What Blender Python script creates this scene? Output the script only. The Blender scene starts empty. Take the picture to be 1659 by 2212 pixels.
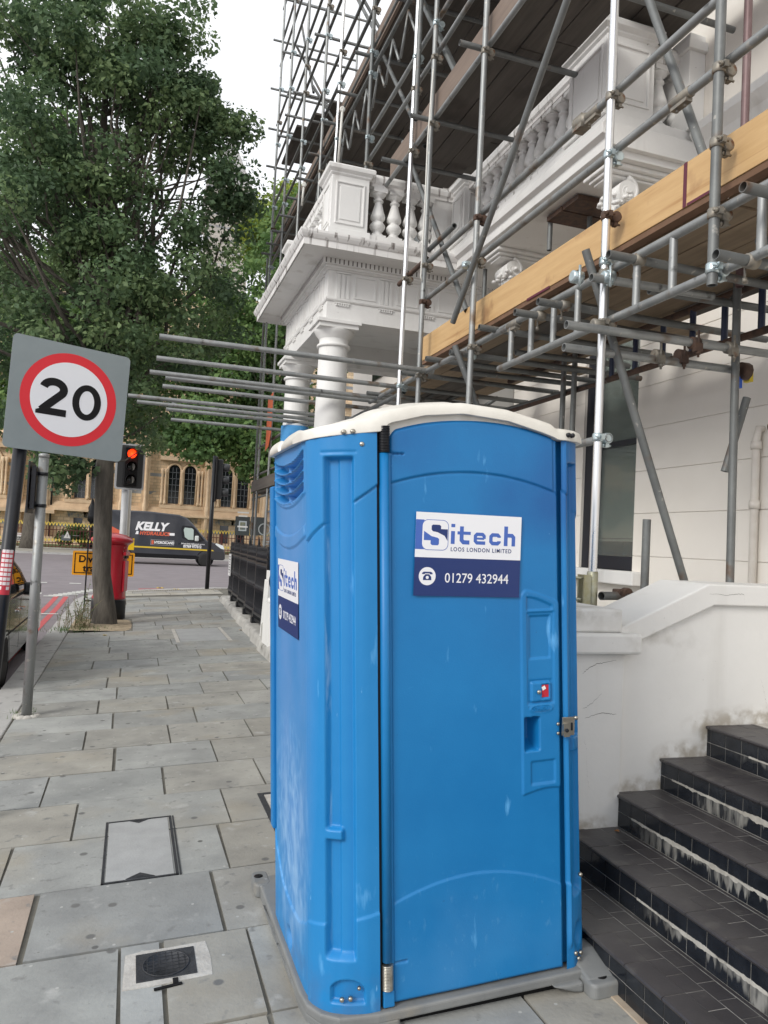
import bpy, bmesh, math, random
import numpy as np
from mathutils import Vector, Matrix
random.seed(7); np.random.seed(7)
R = math.radians
S = bpy.context.scene
# ------------------------------------------------------------------ camera
H = 1.74
F = 1640.0; CX = 829.5; CY = 1106.0         # photograph measured on a 1659 x 2212 grid
def _rc(x, y): return np.array([x-CX, -(y-CY), -F])
_f = _rc(285, 1146); _f = _f/np.linalg.norm(_f)
_u = np.cross(_rc(5700, 1420), _f); _u = _u/np.linalg.norm(_u)
_u = -_u if _u[1] < 0 else _u
_r = np.cross(_f, _u)
RW = np.array([_r, _f, _u]); CAM = np.array([0, 0, H])
def at(x, y, axis, val):
    d = RW @ _rc(x, y); t = (val-CAM[axis])/d[axis]; return CAM+t*d
cam = bpy.data.objects.new('camera', bpy.data.cameras.new('camera')); S.collection.objects.link(cam)
m = Matrix([list(RW[0])+[0], list(RW[1])+[0], list(RW[2])+[H], [0, 0, 0, 1]])
cam.matrix_world = m
cam.data.sensor_fit = 'VERTICAL'; cam.data.sensor_height = 24; cam.data.lens = F/2212*24
cam.data.clip_start = .05; cam.data.clip_end = 2000
S.camera = cam
S.render.resolution_x = 768; S.render.resolution_y = 1024
# ------------------------------------------------------------------ sky and sun (bright overcast)
SUN_EL, SUN_AZ = 30, 240            # azimuth clockwise from the street direction (+y)
W = bpy.data.worlds.new('World'); S.world = W; W.use_nodes = True
nt = W.node_tree; nt.nodes.clear()
o = nt.nodes.new('ShaderNodeOutputWorld'); bg = nt.nodes.new('ShaderNodeBackground')
sk = nt.nodes.new('ShaderNodeTexSky'); sk.sky_type = 'NISHITA'; sk.sun_disc = False
sk.sun_elevation = R(SUN_EL); sk.sun_rotation = R(SUN_AZ)
hs = nt.nodes.new('ShaderNodeHueSaturation'); hs.inputs['Saturation'].default_value = .25
tc = nt.nodes.new('ShaderNodeTexCoord'); nz = nt.nodes.new('ShaderNodeTexNoise'); nz.inputs['Scale'].default_value = 2.2
nz.inputs['Detail'].default_value = 5
cr = nt.nodes.new('ShaderNodeValToRGB'); cr.color_ramp.elements[0].position = .25; cr.color_ramp.elements[1].position = .75
cr.color_ramp.elements[0].color = (8.6, 8.9, 9.5, 1); cr.color_ramp.elements[1].color = (11.2, 11.2, 11.3, 1)
mx = nt.nodes.new('ShaderNodeMix'); mx.data_type = 'RGBA'; mx.inputs[0].default_value = .82
nt.links.new(sk.outputs[0], hs.inputs['Color']); nt.links.new(tc.outputs['Generated'], nz.inputs['Vector'])
nt.links.new(nz.outputs['Fac'], cr.inputs['Fac'])
nt.links.new(hs.outputs[0], mx.inputs[6]); nt.links.new(cr.outputs[0], mx.inputs[7])
nt.links.new(mx.outputs[2], bg.inputs['Color']); bg.inputs['Strength'].default_value = .10
nt.links.new(bg.outputs[0], o.inputs[0])
sl = bpy.data.lights.new('sun', 'SUN'); sl.energy = 1.5; sl.angle = R(20); sl.color = (1, .96, .9)
so = bpy.data.objects.new('sun', sl); S.collection.objects.link(so)
sd = Vector((math.sin(R(SUN_AZ))*math.cos(R(SUN_EL)), math.cos(R(SUN_AZ))*math.cos(R(SUN_EL)), math.sin(R(SUN_EL))))
so.rotation_euler = sd.to_track_quat('Z', 'Y').to_euler()
S.view_settings.view_transform = 'Standard'; S.view_settings.look = 'None'; S.view_settings.exposure = 0.45; S.view_settings.gamma = 1
# ------------------------------------------------------------------ materials
def srgb(r, g, b):
    f = lambda c: (c/255/12.92) if c/255 <= .04045 else ((c/255+.055)/1.055)**2.4
    return (f(r), f(g), f(b))
MATS = {}
def mat(name, col, rough=.6, metal=0, col2=None, scale=6, contrast=.5, bump=0, bscale=None, stretch=(1, 1, 1), attr=None, coat=0, detail=6, spec=.5, extra=None):
    if name in MATS: return MATS[name]
    M = bpy.data.materials.new(name); M.use_nodes = True; n = M.node_tree; L = n.links
    b = n.nodes['Principled BSDF']; b.inputs['Roughness'].default_value = rough; b.inputs['Metallic'].default_value = metal
    b.inputs['Specular IOR Level'].default_value = spec
    if coat: b.inputs['Coat Weight'].default_value = coat; b.inputs['Coat Roughness'].default_value = .05
    b.inputs['Base Color'].default_value = (*col, 1)
    tcx = n.nodes.new('ShaderNodeTexCoord'); mp = n.nodes.new('ShaderNodeMapping'); mp.inputs['Scale'].default_value = stretch
    L.new(tcx.outputs['Object'], mp.inputs['Vector'])
    out = None
    if attr:
        a = n.nodes.new('ShaderNodeAttribute'); a.attribute_name = attr; out = a.outputs['Color']
    if col2 is not None:
        t = n.nodes.new('ShaderNodeTexNoise'); t.inputs['Scale'].default_value = scale; t.inputs['Detail'].default_value = detail; t.inputs['Roughness'].default_value = .65
        L.new(mp.outputs[0], t.inputs['Vector'])
        c = n.nodes.new('ShaderNodeValToRGB'); c.color_ramp.elements[0].position = .5-.5*(1-contrast)*.6; c.color_ramp.elements[1].position = .5+.5*(1-contrast)*.6
        L.new(t.outputs['Fac'], c.inputs['Fac'])
        mi = n.nodes.new('ShaderNodeMix'); mi.data_type = 'RGBA'
        L.new(c.outputs[0], mi.inputs[0])
        if attr:
            mi.blend_type = 'MULTIPLY'
            c.color_ramp.elements[0].color = (*col, 1); c.color_ramp.elements[1].color = (*col2, 1)
            mi.inputs[0].default_value = 1
            for l in list(mi.inputs[0].links): L.remove(l)
            L.new(out, mi.inputs[6]); L.new(c.outputs[0], mi.inputs[7])
        else:
            mi.inputs[6].default_value = (*col, 1); mi.inputs[7].default_value = (*col2, 1)
        out = mi.outputs[2]
        r = n.nodes.new('ShaderNodeMapRange'); r.inputs[3].default_value = max(0, rough-.1); r.inputs[4].default_value = min(1, rough+.12)
        L.new(t.outputs['Fac'], r.inputs[0]); L.new(r.outputs[0], b.inputs['Roughness'])
    if extra: out = extra(n, L, mp, out, b) or out
    if out is not None: L.new(out, b.inputs['Base Color'])
    if bump:
        t2 = n.nodes.new('ShaderNodeTexNoise'); t2.inputs['Scale'].default_value = bscale or scale*4; t2.inputs['Detail'].default_value = 6
        L.new(mp.outputs[0], t2.inputs['Vector'])
        bp = n.nodes.new('ShaderNodeBump'); bp.inputs['Strength'].default_value = bump; bp.inputs['Distance'].default_value = .01
        L.new(t2.outputs['Fac'], bp.inputs['Height']); L.new(bp.outputs[0], b.inputs['Normal'])
    MATS[name] = M; return M
def overlay(col, scale, lo, hi, stretch=(1, 1, 1), vec=None, seed=0, tex='noise', detail=6):
    """returns an extra() that mixes col over the base where a noise exceeds lo..hi"""
    def f(n, L, mp, out, b):
        m2 = n.nodes.new('ShaderNodeMapping'); m2.inputs['Scale'].default_value = stretch; m2.inputs['Location'].default_value = (seed, seed*.7, 0)
        tcx = n.nodes.new('ShaderNodeTexCoord'); L.new(tcx.outputs['Object'], m2.inputs['Vector'])
        if tex == 'noise':
            t = n.nodes.new('ShaderNodeTexNoise'); t.inputs['Scale'].default_value = scale; t.inputs['Detail'].default_value = detail; o2 = t.outputs['Fac']
        else:
            t = n.nodes.new('ShaderNodeTexVoronoi'); t.voronoi_dimensions = '2D'; t.inputs['Scale'].default_value = scale; o2 = t.outputs['Distance']
        L.new(m2.outputs[0], t.inputs['Vector'])
        r = n.nodes.new('ShaderNodeMapRange'); r.inputs[1].default_value = lo; r.inputs[2].default_value = hi; L.new(o2, r.inputs[0])
        mi = n.nodes.new('ShaderNodeMix'); mi.data_type = 'RGBA'; L.new(r.outputs[0], mi.inputs[0])
        if out is None: mi.inputs[6].default_value = b.inputs['Base Color'].default_value
        else: L.new(out, mi.inputs[6])
        mi.inputs[7].default_value = (*col, 1)
        return mi.outputs[2]
    return f
def chain(*fs):
    def g(n, L, mp, out, b):
        for f in fs: out = f(n, L, mp, out, b)
        return out
    return g
def masked(col, fn_mask, amount=.6, scale=9, lo=.45, hi=.62, stretch=(1, 1, 1)):
    """colour over base, noise limited to a soft ellipsoid in object space: fn_mask=(center, radii)"""
    def f(n, L, mp, out, b):
        tcx = n.nodes.new('ShaderNodeTexCoord'); m2 = n.nodes.new('ShaderNodeMapping'); m2.vector_type = 'POINT'
        c, r = fn_mask
        m2.inputs['Location'].default_value = tuple(-c[i]/r[i] for i in range(3)); m2.inputs['Scale'].default_value = tuple(1/r[i] for i in range(3))
        L.new(tcx.outputs['Object'], m2.inputs['Vector'])
        ln = n.nodes.new('ShaderNodeVectorMath'); ln.operation = 'LENGTH'; L.new(m2.outputs[0], ln.inputs[0])
        r1 = n.nodes.new('ShaderNodeMapRange'); r1.inputs[1].default_value = 1; r1.inputs[2].default_value = .45; L.new(ln.outputs['Value'], r1.inputs[0])
        m3 = n.nodes.new('ShaderNodeMapping'); m3.inputs['Scale'].default_value = stretch; L.new(tcx.outputs['Object'], m3.inputs['Vector'])
        t = n.nodes.new('ShaderNodeTexNoise'); t.inputs['Scale'].default_value = scale; t.inputs['Detail'].default_value = 9; t.inputs['Distortion'].default_value = .15
        L.new(m3.outputs[0], t.inputs['Vector'])
        r2 = n.nodes.new('ShaderNodeMapRange'); r2.inputs[1].default_value = lo; r2.inputs[2].default_value = hi; r2.inputs[4].default_value = amount; L.new(t.outputs['Fac'], r2.inputs[0])
        mu = n.nodes.new('ShaderNodeMath'); mu.operation = 'MULTIPLY'; L.new(r1.outputs[0], mu.inputs[0]); L.new(r2.outputs[0], mu.inputs[1])
        mi = n.nodes.new('ShaderNodeMix'); mi.data_type = 'RGBA'; L.new(mu.outputs[0], mi.inputs[0])
        if out is None: mi.inputs[6].default_value = b.inputs['Base Color'].default_value
        else: L.new(out, mi.inputs[6])
        mi.inputs[7].default_value = (*col, 1)
        return mi.outputs[2]
    return f
# ------------------------------------------------------------------ mesh helpers
class MB:
    def __init__(s): s.v = []; s.f = []; s.sm = []; s.col = []
    def add(s, vs, fs, smooth=False, col=None):
        k = len(s.v); s.v += [tuple(map(float, p)) for p in vs]
        for f in fs: s.f.append(tuple(i+k for i in f)); s.sm.append(smooth); s.col.append(col)
        return s
    def box(s, a, b, col=None, M=None):
        (x0, y0, z0), (x1, y1, z1) = a, b
        vs = [(x0, y0, z0), (x1, y0, z0), (x1, y1, z0), (x0, y1, z0), (x0, y0, z1), (x1, y0, z1), (x1, y1, z1), (x0, y1, z1)]
        if M is not None: vs = [M @ Vector(p) for p in vs]
        return s.add(vs, [(0, 3, 2, 1), (4, 5, 6, 7), (0, 1, 5, 4), (1, 2, 6, 5), (2, 3, 7, 6), (3, 0, 4, 7)], col=col)
    def cbox(s, c, d, col=None, M=None):
        return s.box([c[i]-d[i]/2 for i in range(3)], [c[i]+d[i]/2 for i in range(3)], col, M)
    def tube(s, p, q, r, n=12, r2=None, hollow=0, cap=True):
        p = Vector(p); q = Vector(q); d = (q-p)
        if d.length < 1e-6: return s
        z = d.normalized(); x = z.orthogonal().normalized(); y = z.cross(x); r2 = r if r2 is None else r2
        vs = []
        for c, rr in ((p, r), (q, r2)):
            vs += [c+(x*math.cos(a)+y*math.sin(a))*rr for a in [2*math.pi*i/n for i in range(n)]]
        s.add(vs, [(i, (i+1) % n, n+(i+1) % n, n+i) for i in range(n)], True)
        if cap and not hollow: s.add(vs, [tuple(range(n))[::-1], tuple(range(n, 2*n))])
        if hollow:
            ri = r-hollow; k = []
            for c, sg in ((p, 1), (q, -1)):
                k += [c+(x*math.cos(a)+y*math.sin(a))*ri for a in [2*math.pi*i/n for i in range(n)]]
                k += [c+z*sg*.14+(x*math.cos(a)+y*math.sin(a))*ri for a in [2*math.pi*i/n for i in range(n)]]
            vv = vs+k
            s.add(vv, [((i+1) % n, i, 2*n+i, 2*n+(i+1) % n) for i in range(n)]+[(n+i, n+(i+1) % n, 4*n+(i+1) % n, 4*n+i) for i in range(n)])
            s.add(vv, [(2*n+(i+1) % n, 2*n+i, 3*n+i, 3*n+(i+1) % n) for i in range(n)]+[(4*n+i, 4*n+(i+1) % n, 5*n+(i+1) % n, 5*n+i) for i in range(n)], True)
            s.add(vv, [tuple(range(3*n, 4*n))[::-1], tuple(range(5*n, 6*n))])
        return s
    def path(s, pts, r, n=8, closed=False):
        """swept tube through points; r is a number or a list"""
        P = [Vector(p) for p in pts]; N = len(P); rr = r if isinstance(r, (list, tuple)) else [r]*N
        vs = []; up = None
        for i in range(N):
            a = P[(i-1) % N] if (i or closed) else P[i]; b = P[(i+1) % N] if (i < N-1 or closed) else P[i]
            z = (b-a).normalized()
            if up is None: x = z.orthogonal().normalized()
            else:
                x = up-z*up.dot(z)
                x = x.normalized() if x.length > 1e-5 else z.orthogonal().normalized()
            up = x; y = z.cross(x)
            vs += [P[i]+(x*math.cos(2*math.pi*k/n)+y*math.sin(2*math.pi*k/n))*rr[i] for k in range(n)]
        fs = []
        for i in range(N if closed else N-1):
            j = (i+1) % N
            fs += [(i*n+k, i*n+(k+1) % n, j*n+(k+1) % n, j*n+k) for k in range(n)]
        s.add(vs, fs, True)
        if not closed: s.add(vs, [tuple(range(n))[::-1], tuple(range((N-1)*n, N*n))])
        return s
    def lathe(s, c, prof, n=24, axis='z', smooth=True, M=None):
        """prof: (radius, height) pairs"""
        vs = []
        for r, h in prof:
            for i in range(n):
                a = 2*math.pi*i/n; u, w = r*math.cos(a), r*math.sin(a)
                p = {'z': (u, w, h), 'x': (h, u, w), 'y': (w, h, u)}[axis]
                p = Vector(p)+Vector(c)
                vs.append(M @ p if M is not None else p)
        fs = [(j*n+i, j*n+(i+1) % n, (j+1)*n+(i+1) % n, (j+1)*n+i) for j in range(len(prof)-1) for i in range(n)]
        s.add(vs, fs, smooth)
        s.add(vs, [tuple(range(n))[::-1], tuple(range((len(prof)-1)*n, len(prof)*n))])
        return s
    def prism(s, poly, h0, h1, axis='y', M=None, smooth=False, col=None):
        """polygon extruded along an axis: axis y -> poly (x,z); x -> (y,z); z -> (x,y)"""
        def P(a, b, h): 
            q = Vector({'y': (a, h, b), 'x': (h, a, b), 'z': (a, b, h)}[axis]); return M @ q if M is not None else q
        n = len(poly); vs = [P(a, b, h0) for a, b in poly]+[P(a, b, h1) for a, b in poly]
        s.add(vs, [tuple(range(n)), tuple(range(n, 2*n))[::-1]], col=col)
        s.add(vs, [(i, n+i, n+(i+1) % n, (i+1) % n) for i in range(n)], smooth, col=col)
        return s
    def grid(s, fn, nu, nv, smooth=True):
        vs = [fn(i/(nu-1), j/(nv-1)) for i in range(nu) for j in range(nv)]
        return s.add(vs, [(i*nv+j, (i+1)*nv+j, (i+1)*nv+j+1, i*nv+j+1) for i in range(nu-1) for j in range(nv-1)], smooth)
    def moulding(s, prof, path, closed=False):
        """sweep profile (out, z) along a horizontal path of (x,y), offset to the left-hand normal, mitred"""
        N = len(path); vs = []; n = len(prof)
        for i in range(N):
            p = Vector(path[i]); 
            d1 = (Vector(path[i])-Vector(path[i-1])).normalized() if (i or closed) else None
            d2 = (Vector(path[(i+1) % N])-p).normalized() if (i < N-1 or closed) else None
            d1 = d1 or d2; d2 = d2 or d1
            n1 = Vector((-d1.y, d1.x)); n2 = Vector((-d2.y, d2.x)); nn = (n1+n2).normalized(); nn = nn/max(.3, nn.dot(n1))
            vs += [(p.x+nn.x*o, p.y+nn.y*o, z) for o, z in prof]
        fs = [(i*n+k, i*n+(k+1) % n, ((i+1) % N)*n+(k+1) % n, ((i+1) % N)*n+k) for i in range(N if closed else N-1) for k in range(n)]
        s.add(vs, fs)
        if not closed: s.add(vs, [tuple(range(n)), tuple(range((N-1)*n, N*n))[::-1]])
        return s
    def build(s, name, mt, parent=None, bevel=0, fixn=True, seg=2, subsurf=0):
        me = bpy.data.meshes.new(name); v = s.v
        par = None
        me.from_pydata(v, [], s.f); me.update()
        ob = bpy.data.objects.new(name, me); S.collection.objects.link(ob)
        for q in (mt if isinstance(mt, (list, tuple)) else [mt]): me.materials.append(q)
        me.polygons.foreach_set('use_smooth', s.sm)
        if any(c is not None for c in s.col):
            a = me.color_attributes.new('col', 'FLOAT_COLOR', 'CORNER'); d = []
            for c, f in zip(s.col, s.f): d += list((*(c or (1, 1, 1)), 1))*len(f)
            a.data.foreach_set('color', d)
        if fixn:
            bm = bmesh.new(); bm.from_mesh(me); bmesh.ops.remove_doubles(bm, verts=bm.verts, dist=1e-5); bmesh.ops.recalc_face_normals(bm, faces=bm.faces); bm.to_mesh(me); bm.free()
        if bevel:
            bv = ob.modifiers.new('bevel', 'BEVEL'); bv.width = bevel; bv.segments = seg; bv.limit_method = 'ANGLE'; bv.angle_limit = R(35)
        if subsurf:
            q = ob.modifiers.new('sub', 'SUBSURF'); q.levels = subsurf; q.render_levels = subsurf
        if parent is not None: attach(ob, parent)
        else:
            par = None
        return ob
def attach(ob, parent):
    bpy.context.view_layer.update()
    ob.parent = parent
    q = parent; loc = False
    while q is not None: loc = loc or bool(q.get('_local')); q = q.parent
    if not loc: ob.matrix_parent_inverse = parent.matrix_world.inverted()
def tag(o, label=None, cat=None, group=None, kind=None):
    if label: o['label'] = label
    if cat: o['category'] = cat
    if group: o['group'] = group
    if kind: o['kind'] = kind
    return o
def thing(name, label, cat, loc, group=None, local=False, rotz=0):
    e = bpy.data.objects.new(name, None); S.collection.objects.link(e); e.location = loc; e.rotation_euler = (0, 0, rotz); e.empty_display_size = .2
    tag(e, label, cat, group)
    if local: e['_local'] = 1
    return e
def text_mesh(name, txt, size, mt, M, parent=None, bold=0, ext=.001, shear=0, width=1, align='LEFT', spacing=1):
    c = bpy.data.curves.new(name, 'FONT'); c.body = txt; c.size = size; c.extrude = ext; c.offset = bold; c.shear = shear; c.align_x = align; c.space_character = spacing; c.resolution_u = 4
    t = bpy.data.objects.new(name+'_c', c); S.collection.objects.link(t)
    dg = bpy.context.evaluated_depsgraph_get(); me = bpy.data.meshes.new_from_object(t.evaluated_get(dg))
    bpy.data.objects.remove(t); me.transform(M @ Matrix.Diagonal((width, 1, 1, 1)))
    me.materials.clear(); me.materials.append(mt)
    ob = bpy.data.objects.new(name, me); S.collection.objects.link(ob)
    if parent is not None: attach(ob, parent)
    return ob
def stroke(pts, w, closed=False):
    """outline quads for a flat 2D stroke (x,y) with mitred joints"""
    N = len(pts); L = []; Rr = []
    for i in range(N):
        p = Vector(pts[i]); d1 = (p-Vector(pts[i-1])).normalized() if (i or closed) else None
        d2 = (Vector(pts[(i+1) % N])-p).normalized() if (i < N-1 or closed) else None
        d1 = d1 or d2; d2 = d2 or d1
        n1 = Vector((-d1.y, d1.x)); n2 = Vector((-d2.y, d2.x)); nn = (n1+n2)
        nn = nn.normalized() if nn.length > 1e-6 else n1
        nn = nn/max(.5, nn.dot(n1)); L.append(p+nn*w/2); Rr.append(p-nn*w/2)
    quads = []
    for i in range(N if closed else N-1):
        j = (i+1) % N; quads.append([L[i], L[j], Rr[j], Rr[i]])
    return quads
def flat(mb, polys, M, t):
    """polygons (x,y) extruded by t along local z, placed by M"""
    for p in polys: mb.prism([(q[0], q[1]) for q in p], 0, t, axis='z', M=M)
def arc(cx, cy, rx, ry, a0, a1, n=16): return [(cx+rx*math.cos(R(a0+(a1-a0)*i/n)), cy+ry*math.sin(R(a0+(a1-a0)*i/n))) for i in range(n+1)]
def rrect(x0, y0, x1, y1, r, n=5):
    return arc(x1-r, y1-r, r, r, 0, 90, n)+arc(x0+r, y1-r, r, r, 90, 180, n)+arc(x0+r, y0+r, r, r, 180, 270, n)+arc(x1-r, y0+r, r, r, 270, 360, n)
def frame_M(o, xdir, ydir):
    x = Vector(xdir).normalized(); y = Vector(ydir); y = (y-x*y.dot(x)).normalized(); z = x.cross(y)
    return Matrix(((x.x, y.x, z.x, o[0]), (x.y, y.y, z.y, o[1]), (x.z, y.z, z.z, o[2]), (0, 0, 0, 1)))
# ------------------------------------------------------------------ common materials
ASPHALT = mat('asphalt', (.175, .155, .165), .9, col2=(.235, .21, .22), scale=1.4, contrast=.3, bump=.25, bscale=140)
FLAG = mat('flagstone', (.60, .60, .60), .75, col2=(1.18, 1.18, 1.15), scale=2.6, contrast=.0, attr='col', bump=.22, bscale=55, detail=10,
    extra=chain(overlay((.30, .26, .19), 1.1, .56, .80, seed=3), overlay((.15, .15, .145), 1.6, .60, .85, seed=15), overlay((.40, .40, .385), 7, .62, .8, seed=25), overlay((.12, .12, .115), 38, .70, .78, seed=12), overlay((.13, .13, .125), 1.9, .045, .030, seed=9, tex='vor'), overlay((.10, .10, .095), 1.1, .018, .012, seed=19, tex='vor'), overlay((.40, .40, .38), 3.3, .024, .018, seed=3, tex='vor'), overlay((.17, .17, .165), 16, .62, .75, seed=5)))
MORTAR = mat('mortar', (.085, .08, .068), .95, col2=(.19, .18, .15), scale=5, contrast=.3)
KERB = mat('granite kerb', (.32, .315, .30), .8, col2=(.46, .45, .435), scale=2.4, contrast=.2, bump=.3, bscale=60, extra=overlay((.12, .12, .115), 7, .6, .72))
STUCCO = mat('white painted stucco', (.70, .695, .675), .6, col2=(.79, .785, .765), scale=1.3, contrast=.2, bump=.16, bscale=18,
    extra=chain(overlay((.50, .485, .45), 1.1, .58, .85, stretch=(2.5, 2.5, .25), seed=12), overlay((.30, .28, .25), 55, .75, .8, seed=8), overlay((.42, .39, .35), 2.2, .62, .85, stretch=(1.6, 1.6, .35), seed=2), overlay((.36, .34, .31), 30, .72, .8, seed=4)))
STAIRW = mat('grimy white render', (.68, .675, .655), .6, col2=(.77, .765, .745), scale=1.3, contrast=.2, bump=.16, bscale=18,
    extra=chain(overlay((.50, .485, .45), 1.1, .58, .85, stretch=(2.5, 2.5, .25), seed=12), overlay((.33, .31, .28), 48, .74, .79, seed=8),
                *[masked((.34, .30, .24), ((x_, 3.29, z_), (rx_, .2, rz_)), .8, 16, .36, .62) for x_, z_, rx_, rz_ in ((2.13, .40, .32, .075), (2.52, .555, .22, .085), (2.80, .71, .24, .10), (3.25, .87, .5, .11), (2.93, .80, .05, .16), (2.655, .64, .045, .13))],
                masked((.45, .43, .39), ((2.5, 3.3, 1.3), (.5, .3, .14)), .6, 9, .45, .7), masked((.42, .40, .36), ((2.1, 3.2, 1.47), (.4, .5, .10)), .7, 12, .42, .66)))
FACADE = mat('cream painted render', (.78, .74, .67), .6, col2=(.84, .80, .74), scale=.9, contrast=.2, bump=.1, bscale=14,
    extra=overlay((.42, .38, .33), 1.6, .64, .9, stretch=(1, 1, .4), seed=6))
PLINTH = mat('limestone plinth', (.30, .29, .27), .85, col2=(.50, .49, .46), scale=3.2, contrast=.3, bump=.5, bscale=18, extra=overlay((.13, .125, .11), 4, .58, .72, seed=1))
DIRTY = mat('streaked stucco', (.72, .71, .69), .65, col2=(.80, .79, .77), scale=1.5, bump=.1, bscale=20,
    extra=chain(overlay((.22, .20, .185), 10, .56, .66, stretch=(1.6, 1.6, .10), seed=4), overlay((.50, .48, .45), 3, .6, .85, seed=2)))
GALV = mat('galvanised tube', (.21, .22, .22), .5, .6, col2=(.36, .37, .365), scale=7, contrast=.0, stretch=(1, 1, .35), bump=.10, bscale=60, extra=chain(overlay((.40, .39, .36), 26, .64, .7, seed=4), overlay((.17, .12, .08), 5, .60, .72), overlay((.08, .08, .08), 11, .64, .74, seed=2)))
GALV_DULL = mat('weathered grey tube', (.11, .115, .115), .55, .5, col2=(.22, .23, .225), scale=6, contrast=.0, bump=.1, bscale=60, extra=chain(overlay((.34, .33, .30), 24, .66, .72, seed=4), overlay((.15, .09, .055), 5, .60, .72)))
SILVER = mat('bright silver tube', (.66, .67, .68), .28, .9, col2=(.82, .82, .82), scale=9, contrast=.4, stretch=(1, 1, .2))
RUST = mat('rusty steel', (.06, .042, .036), .75, .4, col2=(.14, .085, .06), scale=14)
ZINC = mat('bright zinc coupler', (.42, .50, .52), .35, .85, col2=(.58, .66, .68), scale=14)
OLDC = mat('old coupler', (.20, .19, .17), .55, .6, col2=(.30, .27, .22), scale=20, extra=overlay((.17, .08, .04), 18, .6, .72))
NAVY = mat('navy painted tube', (.012, .02, .055), .45, col2=(.03, .04, .08), scale=6)
YEL_WOOD = mat('new yellow timber', (.47, .29, .125), .6, col2=(.58, .39, .19), scale=3.5, contrast=.3, stretch=(6, .5, 6), bump=.05, bscale=20, extra=chain(overlay((.36, .19, .07), 2.2, .62, .75, stretch=(8, .35, 10), seed=3), overlay((.30, .16, .07), 3.1, .60, .72, seed=8)))
OLD_WOOD = mat('old scaffold board', (.060, .053, .047), .85, col2=(.12, .105, .09), scale=3, contrast=.25, stretch=(5, .4, 5), bump=.1, extra=overlay((.05, .04, .035), 2, .6, .75))
TAN_WOOD = mat('tan scaffold board', (.19, .14, .09), .8, col2=(.30, .225, .15), scale=3, contrast=.3, stretch=(5, .4, 5), extra=overlay((.15, .10, .06), 2, .6, .75))
BLACK = mat('black gloss paint', (.007, .008, .011), .38, col2=(.014, .015, .019), scale=8, spec=.4)
BLACKM = mat('black matt', (.005, .005, .006), .6, spec=.25)
# ------------------------------------------------------------------ ground
def road_z(x, y):
    t = min(1, max(0, (y-19)/7)); t = t*t*(3-2*t)
    return -.17+.14*t
mb = MB()
xs = [-300, -120, -50, -20, -10, -6]+[-4+.5*i for i in range(13)]+[4, 8, 15, 30, 60, 120, 300]
ys = [-60, -20, -8, -3]+[0+1.0*i for i in range(31)]+[35, 42, 53, 80, 140, 300, 700]
mb.grid(lambda a, b: (xs[round(a*(len(xs)-1))], ys[round(b*(len(ys)-1))], road_z(0, ys[round(b*(len(ys)-1))])), len(xs), len(ys))
tag(mb.build('road', ASPHALT), kind='structure')
SLP = .05
def gz(x): return SLP*x
def ground(x, y, off=0):
    d = RW @ _rc(x, y); n = np.array([-SLP, 0, 1]); t = (n@(np.array([0, 0, off])-CAM))/(n@d); return CAM+t*d
# kerb stones
mb = MB(); y = -3.0; random.seed(3)
def pave_edge(y): return 1.80+(y-9.76)*.040 if y > 9.76 else 1.84
while y < 20.6:
    l = random.choice([.9, 1.1, 1.3, .75]); y2 = min(20.6, y+l); j = random.uniform(-.006, .006)
    vs = []
    x0, x1 = -1.26, -.935
    c = random.uniform(.8, 1.1)
    mb.add([(x0, y+.006, -.3), (x1, y+.006, -.3), (x1, y2-.006, -.3), (x0, y2-.006, -.3), (x0, y+.006, gz(x0)+j), (x1, y+.006, gz(x1)+j), (x1, y2-.006, gz(x1)+j), (x0, y2-.006, gz(x0)+j)],
           [(0, 3, 2, 1), (4, 5, 6, 7), (0, 1, 5, 4), (1, 2, 6, 5), (2, 3, 7, 6), (3, 0, 4, 7)]); y = y2
# curved kerb round the corner towards the main road
cpts = [(-1.26, 20.6), (-1.15, 21.5), (-.8, 22.4), (-.3, 23.1), (.4, 23.55), (1.4, 23.75), (2.6, 23.8), (6, 23.8), (14, 23.8)]
for a, b in zip(cpts[:-1], cpts[1:]):
    d = (Vector(b)-Vector(a)).normalized(); n = Vector((d.y, -d.x))*.3
    A, B = Vector(a), Vector(b)-d*.008
    vs = [(*p, -.3) for p in (A, A+n, B+n, B)]+[(p.x, p.y, gz(min(p.x, 2.6))) for p in (A, A+n, B+n, B)]
    mb.add(vs, [(0, 3, 2, 1), (4, 5, 6, 7), (0, 1, 5, 4), (1, 2, 6, 5), (2, 3, 7, 6), (3, 0, 4, 7)])
tag(mb.build('kerb', KERB, bevel=.012), kind='structure')
# pavement: mortar bed, then every slab
mb = MB()
bed = [(-1.0, -3), (4.4, -3), (4.4, 23.4), (.6, 23.4), (-.2, 22.9), (-.7, 22.2), (-1.0, 21)]
mb.add([(x, y, gz(x)-.012) for x, y in bed], [tuple(range(len(bed)))])
tag(mb.build('pavement_bed', MORTAR), kind='structure')
jp = []
for ox, oy, s, L in ((0, 2300, 1.508, [(502, 935), (684, 1010), (1003, 892), (1270, 990), (1477, 852), (670, 810), (1158, 775), (584, 727), (991, 699), (1426, 667), (695, 642), (1194, 607), (1555, 580), (639, 575), (997, 552), (1325, 525), (715, 510), (1185, 484), (556, 465), (936, 448), (760, 415), (1165, 390), (1320, 385), (652, 380)]),
                    (0, 2800, 1.3825, [(891, 385), (1230, 517), (1416, 330), (240, 445), (405, 610), (1167, 217), (620, 265), (1185, 1017), (170, 1155), (892, 1580), (1470, 1640), (97, 1360), (655, 1290), (878, 1265)])):
    jp += [ground((ox+x/s)/1.8228, (oy+y/s)/1.8228) for x, y in L]
random.seed(11)
bounds = [4.63+.62*k for k in range(-13, 28)]
mb = MB()
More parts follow.
